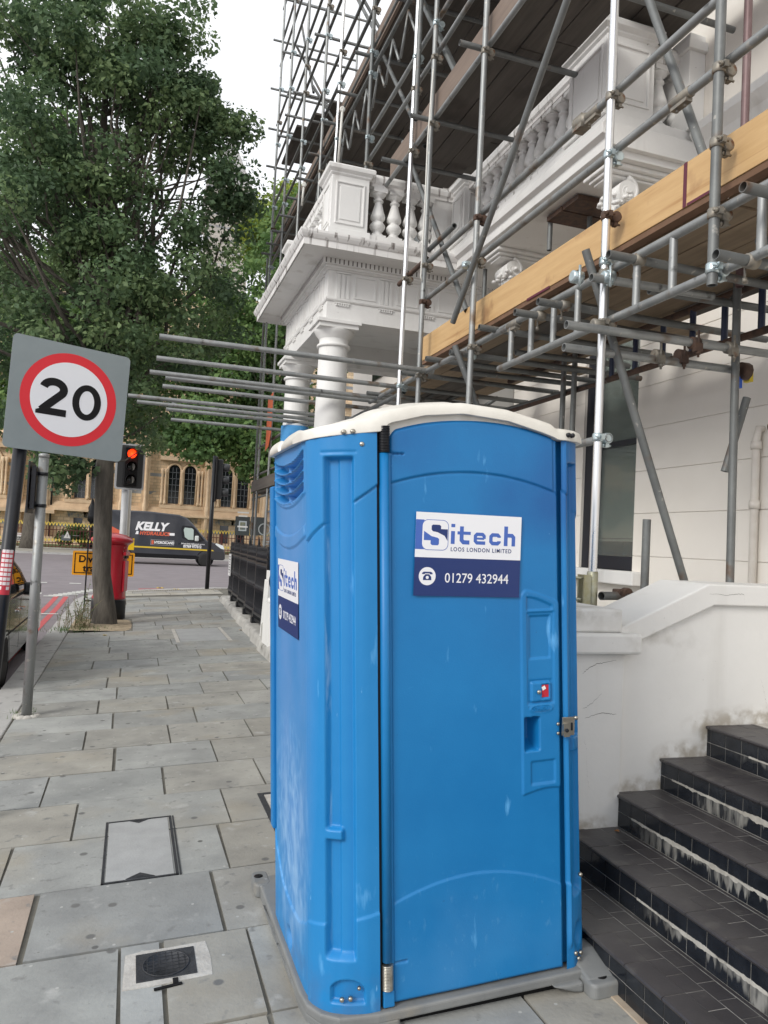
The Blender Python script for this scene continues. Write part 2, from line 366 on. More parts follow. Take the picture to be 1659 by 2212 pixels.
tones = [(.325, .333, .325), (.308, .315, .306), (.34, .346, .336), (.288, .292, .282), (.315, .308, .283), (.308, .297, .268), (.298, .306, .303), (.33, .326, .306)]
for k in range(len(bounds)-1):
    y0, y1 = bounds[k], bounds[k+1]; ym = (y0+y1)/2
    if y1 > 21.3: continue
    xe = pave_edge(ym)+.05
    if y0 < 3.4: xe = 1.95
    js = sorted(p[0] for p in jp if y0 < p[1] < y1 and -.8 < p[0] < xe-.2)
    if not js:
        x = -.93+random.uniform(.35, 1.0); js = []
        while x < xe-.25: js.append(x); x += random.uniform(.6, 1.15)
    E = [-.928]+js+[xe]
    q = [E[0]]
    for a in E[1:]:
        while a-q[-1] > 1.45: q.append(q[-1]+random.uniform(.7, .95))
        q.append(a)
    for a, b in zip(q[:-1], q[1:]):
        if b-a < .05: continue
        c = Vector(random.choice(tones))*random.uniform(.9, 1.1); g = random.uniform(.002, .0045); h = random.uniform(-.0025, .0015)
        if y0 < 3.99 < y1 and a < -.5: c = Vector((.38, .31, .26))
        x0, x1, a0, a1 = a+g, b-g, y0+g, y1-g
        cr_ = .012
        ins = [(x0+random.uniform(0, .008), a0+random.uniform(0, .006)), (x1-random.uniform(0, .008), a0+random.uniform(0, .006)), (x1-random.uniform(0, .01), a1-random.uniform(0, .005)), (x0+random.uniform(0, .01), a1-random.uniform(0, .005))]
        vs = [(px, py, gz(px)+h) for px, py in ins]+[(px, py, gz(px)-.03) for px, py in ins]
        # tree pit left open
        if y1 > 14.05 and y0 < 15.7 and a < .05:
            if b < .2: continue
            ins = [(max(px, .12), py) for px, py in ins]; vs = [(px, py, gz(px)+h) for px, py in ins]+[(px, py, gz(px)-.03) for px, py in ins]
        mb.add(vs, [(0, 1, 2, 3), (0, 4, 5, 1), (1, 5, 6, 2), (2, 6, 7, 3), (3, 7, 4, 0)], col=tuple(c))
# far edge: paler cross slabs and a strip of small setts
for (ya, yb, xa, xb) in ((21.3, 22.1, -.9, 2.5), (22.12, 22.8, -.45, 2.5)):
    x = xa
    while x < xb:
        x2 = min(xb, x+random.uniform(.5, 1)); c = random.choice([(.36, .34, .30), (.40, .38, .33), (.30, .29, .27)])
        mb.add([(x+.006, ya, gz(x)), (x2-.006, ya, gz(x2)), (x2-.006, yb, gz(x2)), (x+.006, yb, gz(x))], [(0, 1, 2, 3)], col=c); x = x2
for i in range(44):
    for j in range(4):
        x = .0+i*.06; y = 22.86+j*.12
        if y > 23.4: continue
        c = random.choice([(.38, .35, .30), (.33, .30, .26), (.42, .39, .34)])
        mb.add([(x+.006, y+.006, gz(x)+.002), (x+.054, y+.006, gz(x)+.002), (x+.054, y+.11, gz(x)+.002), (x+.006, y+.11, gz(x)+.002)], [(0, 1, 2, 3)], col=c)
tag(mb.build('pavement', FLAG, fixn=False), kind='structure')
# soil of the tree pit
mb = MB(); random.seed(5)
SOIL = mat('dry straw soil', (.30, .24, .16), .95, col2=(.46, .37, .25), scale=9, bump=.8, bscale=50)
mb.grid(lambda a, b: (-.93+1.05*a+(.0 if .1 < b < .9 else .0), 14.0+1.75*b, gz(-.4)+.005+.05*math.exp(-((a-.5)**2+(b-.5)**2)*9)*(1 if 0 < a < 1 and 0 < b < 1 else 0)+random.uniform(0, .008)), 30, 40)
tag(mb.build('tree_pit_soil', SOIL), kind='structure')
# road markings as thin sheets
REDP = mat('red line paint', (.55, .08, .09), .7, col2=(.42, .09, .09), scale=14)
WHP = mat('white line paint', (.66, .66, .62), .7, col2=(.5, .5, .47), scale=10)
def sheet(mb, pts, off=.004):
    mb.add([(x, y, road_z(x, y)+off) for x, y in pts], [tuple(range(len(pts)))])
mb = MB()
for x in (-1.80, -1.56):
    for i in range(28): sheet(mb, [(x-.06, -6+i), (x+.06, -6+i), (x+.06, -5+i), (x-.06, -5+i)])
rc = [(.3, 24.3), (1.2, 24.5), (2.6, 24.6), (12, 24.6)]
for off in (0, .3):
    for a, b in zip(rc[:-1], rc[1:]): sheet(mb, [(a[0], a[1]+off), (b[0], b[1]+off), (b[0], b[1]+off+.12), (a[0], a[1]+off+.12)])
tag(mb.build('red_line_marking', REDP), kind='structure')
mb = MB(); sheet(mb, [(-1.95, 18.0), (-1.42, 18.0), (-1.42, 18.14), (-1.95, 18.14)], .008)
def dash(cx, cy, l, w): sheet(mb, [(cx-l/2, cy-w/2), (cx+l/2, cy-w/2), (cx+l/2, cy+w/2), (cx-l/2, cy+w/2)], .008)
for i in range(13):
    t = i/12; dash(-1.95+1.25*t, 22.0+2.3*t, .34, .16); dash(-1.75+1.25*t, 21.9+2.3*t, .3, .12) if i % 2 else 0
for cx, cy in ((-2.6, 26), (-1.6, 26), (-2.4, 22.6), (-3.6, 26.1), (-4.6, 26.2)): dash(cx, cy, .35, .3)
tag(mb.build('white_line_marking', WHP), kind='structure')
mb = MB(); mb.box((-150, 53, -.2), (150, 63, .09)); tag(mb.build('far_pavement', mat('far paving', (.30, .285, .25), .85, col2=(.38, .36, .32), scale=.8)), kind='structure')
mb = MB(); mb.box((-150, 52.7, -.2), (150, 53, .095)); tag(mb.build('far_kerb', KERB), kind='structure')
mb = MB(); mb.box((-150, 63, -.2), (150, 140, .1)); tag(mb.build('museum_lawn', mat('lawn', (.05, .085, .02), .9, col2=(.08, .12, .03), scale=3)), kind='structure')
# ------------------------------------------------------------------ covers in the pavement
CAST = mat('cast iron', (.035, .037, .042), .55, .5, col2=(.06, .062, .068), scale=20, bump=.3, bscale=90)
CONC = mat('pale concrete', (.36, .34, .31), .9, col2=(.52, .50, .46), scale=9, bump=.4, bscale=60)
FSTONE = mat('cover stone infill', (.30, .306, .304), .8, col2=(.36, .366, .364), scale=5, bump=.15, bscale=80)
def tilted(x, y, z=.0):
    return Matrix.Translation((x, y, gz(x)+z)) @ Matrix.Rotation(-math.atan(SLP), 4, 'Y')
t = thing('inspection_cover', 'large inspection cover filled with grey stone in a worn dark metal frame', 'manhole cover', (.145, 4.43, gz(.145)))
M_ = tilted(.145, 4.43)
mb = MB(); mb.box((-.165, -.40, -.02), (.165, .39, .003), M=M_); mb.build('stone_infill', FSTONE, t, bevel=.002)
mb = MB()
for a, b in (((-.185, -.42, -.02), (-.172, .41, .004)), ((.172, -.42, -.02), (.186, .41, .004)), ((.192, -.42, -.02), (.20, .41, .003)), ((-.185, -.42, -.02), (.186, -.408, .004)), ((-.185, .398, -.02), (.186, .41, .004))): mb.box(a, b, M=M_)
for sy in (-1, 1): mb.prism([(-.07, .402*sy), (.07, .402*sy), (.0, .345*sy)], .0031, .0055, axis='z', M=M_); mb.cbox((0, .385*sy, .0058), (.03, .012, .002), M=M_)
mb.build('frame', CAST, t)
t = thing('manhole_cover', 'small square iron manhole cover with a round gridded lid set in pale broken concrete', 'manhole cover', (.235, 3.20, gz(.235)))
M_ = tilted(.235, 3.20)
mb = MB(); random.seed(2)
pl = [(-.165, -.13), (-.05, -.135), (.17, -.125), (.175, .0), (.165, .13), (.02, .122), (-.08, .128), (-.155, .115)]
mb.prism(pl, -.02, .003, axis='z', M=M_); mb.build('concrete_surround', CONC, t)
mb = MB(); mb.box((-.115, -.10, .0), (.115, .10, .006), M=M_); mb.build('plate', CAST, t, bevel=.002)
mb = MB(); mb.lathe((0, 0, .0062), [(.092, 0), (.092, .003), (.086, .003), (.086, .0015), (.0, .0015)], 32, M=M_)
for i in range(-3, 4):
    h_ = math.sqrt(max(0, .084**2-(i*.024)**2)); mb.box((i*.024-.0015, -h_, .0075), (i*.024+.0015, h_, .0092), M=M_); mb.box((-h_, i*.024-.0015, .0075), (h_, i*.024+.0015, .0092), M=M_)
mb.build('round_lid', CAST, t)
mb = MB(); mb.box((-.07, -.165, .003), (.035, -.150, .0065), M=M_ @ Matrix.Rotation(.12, 4, 'Z')); mb.box((.02, -.15, .003), (.04, -.11, .0065), M=M_); mb.build('tape_scrap', BLACKM, t)
t = thing('inspection_cover', 'wide stone filled inspection cover with pale mortar edges, far along the pavement near the plinth', 'manhole cover', (1.19, 13.1, gz(1.19)))
M_ = tilted(1.19, 13.1)
mb = MB(); mb.box((-.36, -.78, -.02), (.36, .78, .004), M=M_); mb.build('stone_infill', FSTONE, t)
mb = MB()
for a, b in (((-.43, -.86, -.02), (-.375, .84, .0035)), ((.375, -.86, -.02), (.43, .84, .0035))): mb.box(a, b, M=M_)
mb.build('mortar_edge', CONC, t)
t = thing('inspection_cover', 'dark metal cover frame half hidden behind the blue cabin on its left side', 'manhole cover', (1.0, 4.75, gz(1.0)))
M_ = tilted(1.06, 4.72)
mb = MB()
for a, b in (((-.17, -.35, -.02), (-.135, .35, .004)), ((-.135, .315, -.02), (.3, .35, .004)), ((-.135, -.35, -.02), (.3, -.315, .004))): mb.box(a, b, M=M_)
mb.build('frame', CAST, t)
mb = MB(); mb.box((-.13, -.31, -.02), (.3, .31, .0035), M=M_); mb.build('concrete_infill', CONC, t)
# ------------------------------------------------------------------ entrance steps of dark tiles
TILE = mat('black quarry tile', (.030, .028, .031), .42, col2=(.055, .050, .052), scale=2.2, contrast=.2, bump=.14, bscale=40, extra=chain(overlay((.12, .115, .11), 1.3, .50, .8, seed=2), overlay((.20, .19, .18), 60, .72, .78, seed=6), overlay((.09, .085, .08), 9, .6, .75, seed=9)))
RTILE = mat('glazed black riser tile', (.008, .011, .018), .16, col2=(.018, .024, .036), scale=9, bump=.05, bscale=20, extra=overlay((.07, .085, .095), 5, .62, .8, stretch=(1, 2.5, .5), seed=3))
GROUT = mat('pale grout', (.15, .147, .138), .9, col2=(.32, .31, .285), scale=12)
LIME = mat('leached lime', (.33, .31, .27), .85, col2=(.55, .53, .48), scale=10, contrast=.3, bump=.6, bscale=35)
nos = [(1.833, .235), (2.10, .393), (2.384, .551), (2.655, .709), (2.94, .867)]
YA, YB = -2.2, 3.287
def lime_riser(i, zm, amp, ya, yb):
    def ex(n, L, mp, out, b):
        tcx = n.nodes.new('ShaderNodeTexCoord'); sp = n.nodes.new('ShaderNodeSeparateXYZ'); L.new(tcx.outputs['Object'], sp.inputs[0])
        def no(sc, det, off):
            t = n.nodes.new('ShaderNodeTexNoise'); t.noise_dimensions = '1D'; t.inputs['Scale'].default_value = sc; t.inputs['Detail'].default_value = det
            a = n.nodes.new('ShaderNodeMath'); a.inputs[1].default_value = off; L.new(sp.outputs['Y'], a.inputs[0]); L.new(a.outputs[0], t.inputs['W']); return t.outputs['Fac']
        def ma(op, a, c):
            m = n.nodes.new('ShaderNodeMath'); m.operation = op
            for k, q in enumerate((a, c)):
                if isinstance(q, (int, float)): m.inputs[k].default_value = q
                else: L.new(q, m.inputs[k])
            return m.outputs[0]
        d = ma('ADD', ma('MULTIPLY', ma('SUBTRACT', no(3.0, 2, i*7.1), .38), .30*amp), ma('MULTIPLY', ma('SUBTRACT', no(26, 4, i*3.3), .45), .16*amp))
        f = ma('SUBTRACT', ma('ADD', sp.outputs['Z'], d), zm)           # > 0 inside the stain
        r = n.nodes.new('ShaderNodeMapRange'); r.inputs[1].default_value = -.006; r.inputs[2].default_value = .014; L.new(f, r.inputs[0])
        below = ma('LESS_THAN', sp.outputs['Z'], zm+.006)
        y0 = n.nodes.new('ShaderNodeMapRange'); y0.inputs[1].default_value = ya; y0.inputs[2].default_value = ya+.4; L.new(sp.outputs['Y'], y0.inputs[0])
        y1 = n.nodes.new('ShaderNodeMapRange'); y1.inputs[1].default_value = yb; y1.inputs[2].default_value = yb-.3; L.new(sp.outputs['Y'], y1.inputs[0])
        t = n.nodes.new('ShaderNodeTexNoise'); t.inputs['Scale'].default_value = 13; t.inputs['Detail'].default_value = 8
        m2 = n.nodes.new('ShaderNodeMapping'); m2.inputs['Scale'].default_value = (1, 2.2, .5); L.new(tcx.outputs['Object'], m2.inputs['Vector']); L.new(m2.outputs[0], t.inputs['Vector'])
        r3 = n.nodes.new('ShaderNodeMapRange'); r3.inputs[1].default_value = .36; r3.inputs[2].default_value = .58; r3.inputs[3].default_value = .05; r3.inputs[4].default_value = .70; L.new(t.outputs['Fac'], r3.inputs[0])
        k = ma('MULTIPLY', ma('MULTIPLY', ma('MULTIPLY', r.outputs[0], below), ma('MULTIPLY', y0.outputs[0], y1.outputs[0])), r3.outputs[0])
        mi = n.nodes.new('ShaderNodeMix'); mi.data_type = 'RGBA'; L.new(k, mi.inputs[0]); L.new(out, mi.inputs[6])
        c = n.nodes.new('ShaderNodeMix'); c.data_type = 'RGBA'; c.inputs[6].default_value = (.20, .19, .16, 1); c.inputs[7].default_value = (.46, .45, .42, 1); L.new(t.outputs['Fac'], c.inputs[0]); L.new(c.outputs[2], mi.inputs[7])
        rr = n.nodes.new('ShaderNodeMapRange'); rr.inputs[3].default_value = .16; rr.inputs[4].default_value = .85; L.new(k, rr.inputs[0])
        for l in list(b.inputs['Roughness'].links): L.remove(l)
        L.new(rr.outputs[0], b.inputs['Roughness'])
        return mi.outputs[2]
    return mat('stained riser tile %d' % i, (.009, .011, .015), .18, col2=(.020, .023, .029), scale=9, bump=.08, bscale=20, extra=ex)
t = thing('entrance_steps', 'flight of five dark tiled steps with lime stained risers right of the blue cabin', 'steps', (1.84, .5, .09))
mb = MB()
poly = [(1.835, -.05)]
for i, (x, z) in enumerate(nos):
    poly += [(x+.006, poly[-1][1] if i else -.05), (x+.006, z-.012)]
poly = [(1.8332, -.05)]
zprev = -.05
for i, (x, z) in enumerate(nos):
    poly += [(x+.0002, zprev)] if i else []
    poly += [(x+.0002, z-.0022)]; zprev = z-.0022
poly += [(6, zprev), (6, -.05)]
mb.prism(poly, YA, YB, axis='y'); mb.build('core', GROUT, t)
random.seed(9)
for i, (x, z) in enumerate(nos):
    mb = MB(); zb = (nos[i-1][1] if i else gz(1.83)); hh = (z-.012-zb)/2; RT_ = lime_riser(i, zb+hh, *[(.1, -2, 1.0), (.75, .9, 2.72), (1.0, .5, 3.15), (.8, 1.0, 3.2), (.35, 1.6, 3.1)][i])
    y = YA
    while y < YB-.002:
        y2 = min(YB, y+.105)
        for k in range(2):
            d_ = random.uniform(0, .0012)
            mb.box((x-.002-d_, y+.0022, zb+k*hh+.003), (x+.008, y2-.0022, zb+(k+1)*hh-.002))
        y = y2
    mb.build('riser', RT_, t)
    mb = MB(); xn = nos[i+1][0] if i < 4 else x+.30
    # nosing tiles: longer, bullnosed
    y = YA
    while y < YB-.002:
        y2 = min(YB, y+.21)
        pr = [(x-.010, z-.016), (x-.014, z-.008), (x-.011, z-.002), (x-.003, z), (x+.088, z), (x+.088, z-.012), (x+.0, z-.016)]
        mb.prism(pr, y+.002, y2-.002, axis='y'); y = y2
    X0 = x+.091; nr = 2; wv = (xn-.018-X0)/nr
    for r_ in range(nr):
        y = YA+(.04 if r_ % 2 else 0)
        while y < YB-.002:
            y2 = min(YB, y+.105); mb.box((X0+r_*wv, y+.0018, z-.011), (X0+(r_+1)*wv-.004, y2-.0018, z-.0005-random.uniform(0, .0015))); y = y2
    mb.box((xn-.016, YA, z-.011), (xn+.003, YB, z-.001))
    mb.build('tread', TILE, t)
# lime stain crusts under the nosing of the risers
for i, (ya, yb, amp) in enumerate([(-2, 1.0, .25), (.9, 2.72, .75), (.55, 3.15, .95), (1.0, 3.2, .8), (1.5, 3.0, .35)]):
    x, z = nos[i]; zb = (nos[i-1][1] if i else gz(1.83)); zm = (zb+z-.012)/2
    mb = MB(); random.seed(20+i); n = int((yb-ya)/.006); ph = 0; top = []; bot = []
    import mathutils
    for k in range(n+1):
        y = ya+(yb-ya)*k/n; e = min(1, k/25, (n-k)/25)
        nn = mathutils.noise.fractal(Vector((y*4, i*3.1, 0)), 1, 2, 4); n2 = mathutils.noise.fractal(Vector((y*22, i*5.1, 4)), 1, 2, 4)
        n3 = mathutils.noise.noise(Vector((y*70, i*2.3, 9))); top.append(zm+.005+.010*nn*e+.003*n3); dpt = max(.002, (.008+.010*nn+.008*n2+.006*n3)*e*amp); bot.append(max(zb+.001, zm-.002-dpt))
    vs = []
    for k in range(n+1):
        y = ya+(yb-ya)*k/n; vs += [(x-.0045, y, top[k]), (x-.0035, y, bot[k]), (x+.004, y, top[k]+.002), (x+.004, y, bot[k]-.001)]
    fs = []
    for k in range(n): a = 4*k; b = a+4; fs += [(a, b, b+1, a+1), (a+2, a, a+1, a+3) if k == 0 else (a, a+2, b+2, b), (a+1, b+1, b+3, a+3)]
    mb.add(vs, fs); mb.build('lime_stain', LIME, t, fixn=False)
mb = MB(); mb.box((nos[4][0]+.31, YA, .84), (4.3, YB, nos[4][1]+.0005)); mb.build('landing', CONC, t)
mb = MB(); mb.box((1.80, YA, gz(1.8)-.03), (1.837, YB, gz(1.8)+.006)); tag(mb.build('pale_edging', mat('edging stone', (.36, .27, .19), .9, col2=(.45, .38, .29), scale=8), bevel=.002), kind='structure')
# dry leaves and litter lying about
LEAFY = mat('fallen yellow leaf', (.45, .30, .06), .7, col2=(.55, .42, .12), scale=30); LEAFB = mat('fallen brown leaf', (.25, .10, .03), .7, col2=(.35, .16, .05), scale=30)
def leaf_litter(x, y, z, s, mt, label, rot=0, nm='fallen_leaf'):
    mb = MB(); o_ = []
    for k in range(14):
        a = 2*math.pi*k/14; r = s*(.55+.45*abs(math.cos(a*2.5)))*(1 if k % 2 else .72)
        o_.append((x+r*math.cos(a+rot), y+r*math.sin(a+rot)*.7, z+.004+.25*s*math.sin(a*2+rot)**2))
    mb.add([(x, y, z+.003)]+o_, [(0, 1+k, 1+(k+1) % 14) for k in range(14)])
    return tag(mb.build(nm, mt, fixn=False), label, 'leaf')
leaf_litter(2.22, 1.93, .394, .016, LEAFY, 'small yellow leaf lying on the second dark tiled step', 1)
leaf_litter(2.33, 3.19, .394, .02, LEAFB, 'orange brown leaf in the corner of the step by the white pier')
p = ground(1300, 1790); mb = MB()
WEED = mat('weed green', (.05, .10, .02), .7, col2=(.09, .16, .04), scale=20)
# ------------------------------------------------------------------ white stair wall with sloping coping
t = thing('stair_wall', 'white painted stair wall with a sloping coping and cracked square pier beside the tiled steps', 'wall', (2.6, 3.45, .1))
mb = MB(); mb.prism([(2.365, 0), (4.30, 0), (4.30, 1.50), (2.93, 1.50), (2.365, 1.25)], 3.29, 3.62, axis='y'); mb.build('wall', STAIRW, t)
mb = MB(); pr = [(2.36, 1.262), (2.36, 1.375), (2.90, 1.612), (3.32, 1.612), (4.3, 1.612), (4.3, 1.50), (2.94, 1.50)]
mb.prism(pr, 3.262, 3.66, axis='y'); mb.build('coping', STAIRW, t, bevel=.008)
mb = MB(); mb.box((1.90, 3.255, 0), (2.385, 3.66, 1.25)); pier = mb.build('pier', STAIRW, t, bevel=.006)
mb = MB(); mb.box((1.84, 3.20, 1.25), (2.45, 3.72, 1.352)); mb.build('pier_cap', STAIRW, t, bevel=.014)
mb = MB(); mb.box((1.88, 3.25, 1.352), (2.362, 3.70, 1.468)); mb.build('cap_block', STAIRW, t, bevel=.012)
CRK = mat('crack', (.06, .055, .05), .95)
def crack(pts, yy, parent, w=.0022):
    mb = MB()
    P = []
    for (a, b), (c, d) in zip(pts[:-1], pts[1:]):
        for k in range(6):
            f = k/6; P.append((a+(c-a)*f+random.uniform(-.002, .002), b+(d-b)*f+random.uniform(-.003, .003)))
    P.append(pts[-1])
    for i, (a, b) in enumerate(zip(P[:-1], P[1:])): 
        ww = w*(.4+.6*math.sin(math.pi*(i+.5)/len(P)))
        mb.add([(a[0], yy, a[1]-ww/2), (b[0], yy, b[1]-ww/2), (b[0], yy, b[1]+ww/2), (a[0], yy, a[1]+ww/2)], [(0, 1, 2, 3)])
    return mb.build('crack', CRK, parent, fixn=False)
def wallpt(px, py, yy): q = at(px, py, 1, yy); return (q[0], q[2])
zc = lambda x, y: ((2200+x/2.013)/1.8228, (2000+y/2.013)/1.8228)
zd = lambda x, y: ((2224+x/2.074)/1.8228, (2700+y/2.074)/1.8228)
crack([wallpt(*zc(*q), 3.2535) for q in [(455, 1210), (350, 1230), (290, 1240), (220, 1285), (190, 1315)]], 3.2535, t)
crack([wallpt(*zd(*q), 3.2535) for q in [(420, 232), (395, 236), (350, 222), (260, 232), (165, 265)]], 3.2535, t)
crack([wallpt(*zd(*q), 3.2535) for q in [(300, 65), (240, 125), (195, 165), (145, 185)]], 3.2535, t, .0016)
crack([wallpt(*zd(*q), 3.2535) for q in [(155, 450), (180, 520), (178, 620), (185, 750), (200, 850)]], 3.2535, t, .0014)
crack([wallpt(*zd(*q), 3.2885) for q in [(1600, 40-100), (1630, 60), (1645, 150), (1655, 260)]], 3.2885, t, .0014)
crack([wallpt(*zc(*q), 3.2605) for q in [(1195, 683), (1340, 690), (1410, 685), (1470, 684), (1475, 770)]], 3.2605, t, .0016)
p = np.array([2.09, 3.235, .393])
mb = MB(); random.seed(4)
for k in range(9):
    a = random.uniform(0, 6.28); l = random.uniform(.03, .07); c = Vector((p[0]+random.uniform(-.03, .03), p[1]+random.uniform(-.01, .01), p[2])); d = Vector((math.cos(a)*.5, -abs(math.sin(a))*.4, 1)).normalized()
    s_ = d.orthogonal().normalized()*.012; mb.add([c-s_*.3, c+d*l*.5-s_, c+d*l, c+d*l*.5+s_], [(0, 1, 2, 3)])
tag(mb.build('weed', WEED, fixn=False), 'tiny green weed growing at the foot of the white pier on the steps', 'weed')
# ------------------------------------------------------------------ portable toilet cabin
BLUE = mat('moulded blue plastic', srgb(8, 108, 170), .46, col2=srgb(18, 120, 182), scale=2.2, contrast=.2, bump=.05, bscale=160,
    extra=chain(overlay(srgb(44, 130, 190), 30, .70, .80, stretch=(.4, 1, 2.6), seed=21), overlay(srgb(50, 134, 192), 34, .72, .82, stretch=(2.2, 1, .4), seed=31), overlay(srgb(30, 90, 140), 90, .72, .78, seed=33), overlay(srgb(84, 158, 214), 5, .68, .76, stretch=(3, 3, .8), seed=1), overlay(srgb(110, 174, 220), 46, .75, .80, stretch=(1, 1, .6), seed=4), overlay(srgb(8, 84, 150), 1.2, .58, .8, seed=7),
                masked(srgb(64, 134, 190), ((.5, 0, .18), (1.0, .6, .34)), .45, 3, .45, .75, (1, 1, .8)), masked(srgb(90, 152, 200), ((.6, 0, .2), (.9, .6, .4)), .3, 40, .62, .72, (1, 1, .5))))
BLUE_SIDE = mat('scuffed blue plastic', srgb(14, 120, 184), .45, col2=srgb(34, 128, 190), scale=2.2, contrast=.2, bump=.05, bscale=160,
    extra=chain(overlay(srgb(84, 158, 214), 5, .66, .76, stretch=(3, 3, .8), seed=1), overlay(srgb(130, 185, 228), 36, .72, .78, stretch=(1, 1, .35), seed=4),
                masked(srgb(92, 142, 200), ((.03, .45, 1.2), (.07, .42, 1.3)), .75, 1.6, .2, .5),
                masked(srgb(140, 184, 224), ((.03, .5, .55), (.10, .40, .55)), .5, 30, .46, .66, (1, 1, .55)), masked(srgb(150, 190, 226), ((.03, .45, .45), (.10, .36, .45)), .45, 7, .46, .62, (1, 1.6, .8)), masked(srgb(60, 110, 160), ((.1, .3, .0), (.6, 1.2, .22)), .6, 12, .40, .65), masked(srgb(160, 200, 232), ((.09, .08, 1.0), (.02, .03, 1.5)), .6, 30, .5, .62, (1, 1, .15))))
CREAM = mat('cream roof plastic', (.62, .60, .54), .45, col2=(.72, .70, .645), scale=4, bump=.05, bscale=80, extra=chain(overlay((.40, .36, .29), 3, .6, .8, seed=2), overlay((.3, .25, .2), 14, .68, .76, seed=5)))
GREYP = mat('grey base plastic', (.14, .147, .15), .55, col2=(.22, .225, .22), scale=3, contrast=.3, bump=.1, bscale=60, extra=chain(overlay((.28, .25, .20), 5, .56, .76, seed=2), overlay((.42, .43, .44), 16, .68, .75, seed=8)))
STEELN = mat('stainless', (.50, .48, .43), .3, .9, col2=(.35, .33, .28), scale=30)
DOORGAP = mat('dark gap', (.004, .008, .015), .8)
O_LOO = (.6755, 2.577, .061)
loo = thing('portable_toilet', 'blue plastic portable toilet cabin with a cream roof and supplier stickers on the pavement', 'portable toilet', O_LOO, local=True)
loo.rotation_euler = (0, -math.atan(.06), 0); loo.scale = (.965,)*3
sst = lambda e0, e1, x: (lambda t: t*t*(3-2*t))(np.clip((x-e0)/(e1-e0), 0, 1))
def rect_mask(u, w, u0, w0, u1, w1, e=.004, r=0):
    return sst(u0-e, u0+e, u)*(1-sst(u1-e, u1+e, u))*sst(w0-e, w0+e, w)*(1-sst(w1-e, w1+e, w))
def quad3(x, p0, p1, p2):
    A = np.polyfit([p0[0], p1[0], p2[0]], [p0[1], p1[1], p2[1]], 2); return np.polyval(A, x)
def dents(u, w, s=1):
    return .0012*np.sin(u*5+1)*np.sin(w*3.1)+.0009*np.sin(u*13+w*4)*s
def heightmesh(name, mt, P, Nn, F_, parent):
    """P, Nn arrays (n,m,3) base points and outward normals, F_ heights"""
    Q = P+Nn*F_[..., None]; n, m_ = F_.shape
    me = bpy.data.meshes.new(name); idx = np.arange(n*m_).reshape(n, m_)
    f = np.stack([idx[:-1, :-1], idx[1:, :-1], idx[1:, 1:], idx[:-1, 1:]], -1).reshape(-1, 4)
    me.from_pydata(Q.reshape(-1, 3).tolist(), [], f.tolist()); me.materials.append(mt)
    me.polygons.foreach_set('use_smooth', [True]*len(me.polygons)); me.update()
    ob = bpy.data.objects.new(name, me); S.collection.objects.link(ob); attach(ob, parent)
    return ob
# ---- door
nu, nw = 190, 480
uu = np.linspace(.312, 1.030, nu); ww = np.linspace(0, 1, nw)
top = 2.198-.057*((uu-.655)/.35)**2
top = np.minimum(top, 2.198-.057*((uu-.655)/.35)**2-.028*np.clip((.345-uu)/.033, 0, 1)**2)
U = np.repeat(uu[:, None], nw, 1); Wd = .038+(top[:, None]-.038)*ww[None, :]
g1 = quad3(U, (.308, 1.947), (.616, 1.996), (1.0, 1.926)); g2 = quad3(U, (.305, .395), (.618, .464), (1.029, .365))
h = dents(U, Wd)
h = h+.005*sst(-.003, .003, Wd-g1)*(1-sst(1.0, 1.008, U))-.004*np.exp(-((Wd-g1+.004)/.0035)**2)
h = h+.005*(1-sst(-.0035, .0025, Wd-g2))
R1t = 1.535-.055*np.clip((U-.87)/.16, 0, 1)**1.3-.03*(1-np.clip((U-.852)/.03, 0, 1))**2
R1b = .735+.018*np.sin(np.clip((U-.86)/.16, 0, 1)*2.2)
r1 = sst(.852, .860, U)*(1-sst(-.004, .004, Wd-R1t))*sst(-.004, .004, Wd-R1b)
h = h+.006*r1
tA = 1.507-.036*np.clip((U-.885)/.105, 0, 1)**1.5
h = h-.006*sst(.877, .882, U)*(1-sst(.990, .995, U))*sst(1.452, 1.457, Wd)*(1-sst(-.003, .003, Wd-tA))
h = h-.005*rect_mask(U, Wd, .880, 1.085, .999, 1.446, .003)
h = h-.006*rect_mask(U, Wd, .892, 1.263, .984, 1.431, .003)
h = h-.004*rect_mask(U, Wd, .890, 1.087, .990, 1.178, .002)+.011*rect_mask(U, Wd, .897, 1.094, .983, 1.170, .002)-.008*rect_mask(U, Wd, .943, 1.108, .974, 1.160, .0015)
h = h-.006*rect_mask(U, Wd, .893, .772, .999, .861, .003)
pk = rect_mask(U, Wd, .868, .905, .930, 1.033, .003); h = h-pk*.095*sst(.885, .935, Wd)
ov = ((U-.940)/.048)**2+((Wd-1.066)/.016)**2; h = h+.0035*np.exp(-((np.sqrt(ov)-1)/.08)**2)
h = h-.012*rect_mask(U, Wd, .305, 2.056, .372, 2.061, .001)-.012*rect_mask(U, Wd, .305, .184, .372, .189, .001)
edge = np.minimum(np.minimum(U-.312, 1.030-U), np.minimum(Wd-.038, top[:, None]-Wd))
h = h-.012*(1-sst(0, .012, edge))
P = np.stack([U, np.zeros_like(U), Wd], -1); Nn = np.zeros_like(P); Nn[..., 1] = -1
door = heightmesh('door', BLUE, P, Nn, h, loo)
mb = MB()     # thickness behind the door skin
cu = [(float(a), float(b)) for a, b in zip(uu[::-8], top[::-8])]; mb.prism([(.312, .04), (.86, .04), (.86, 1.04), (1.028, 1.04)]+cu, .014, .03, axis='y'); mb.box((.94, .014, .04), (1.028, .03, 1.04)); mb.box((.86, .014, .04), (.94, .03, .895)); mb.build('door_core', BLUE, door)
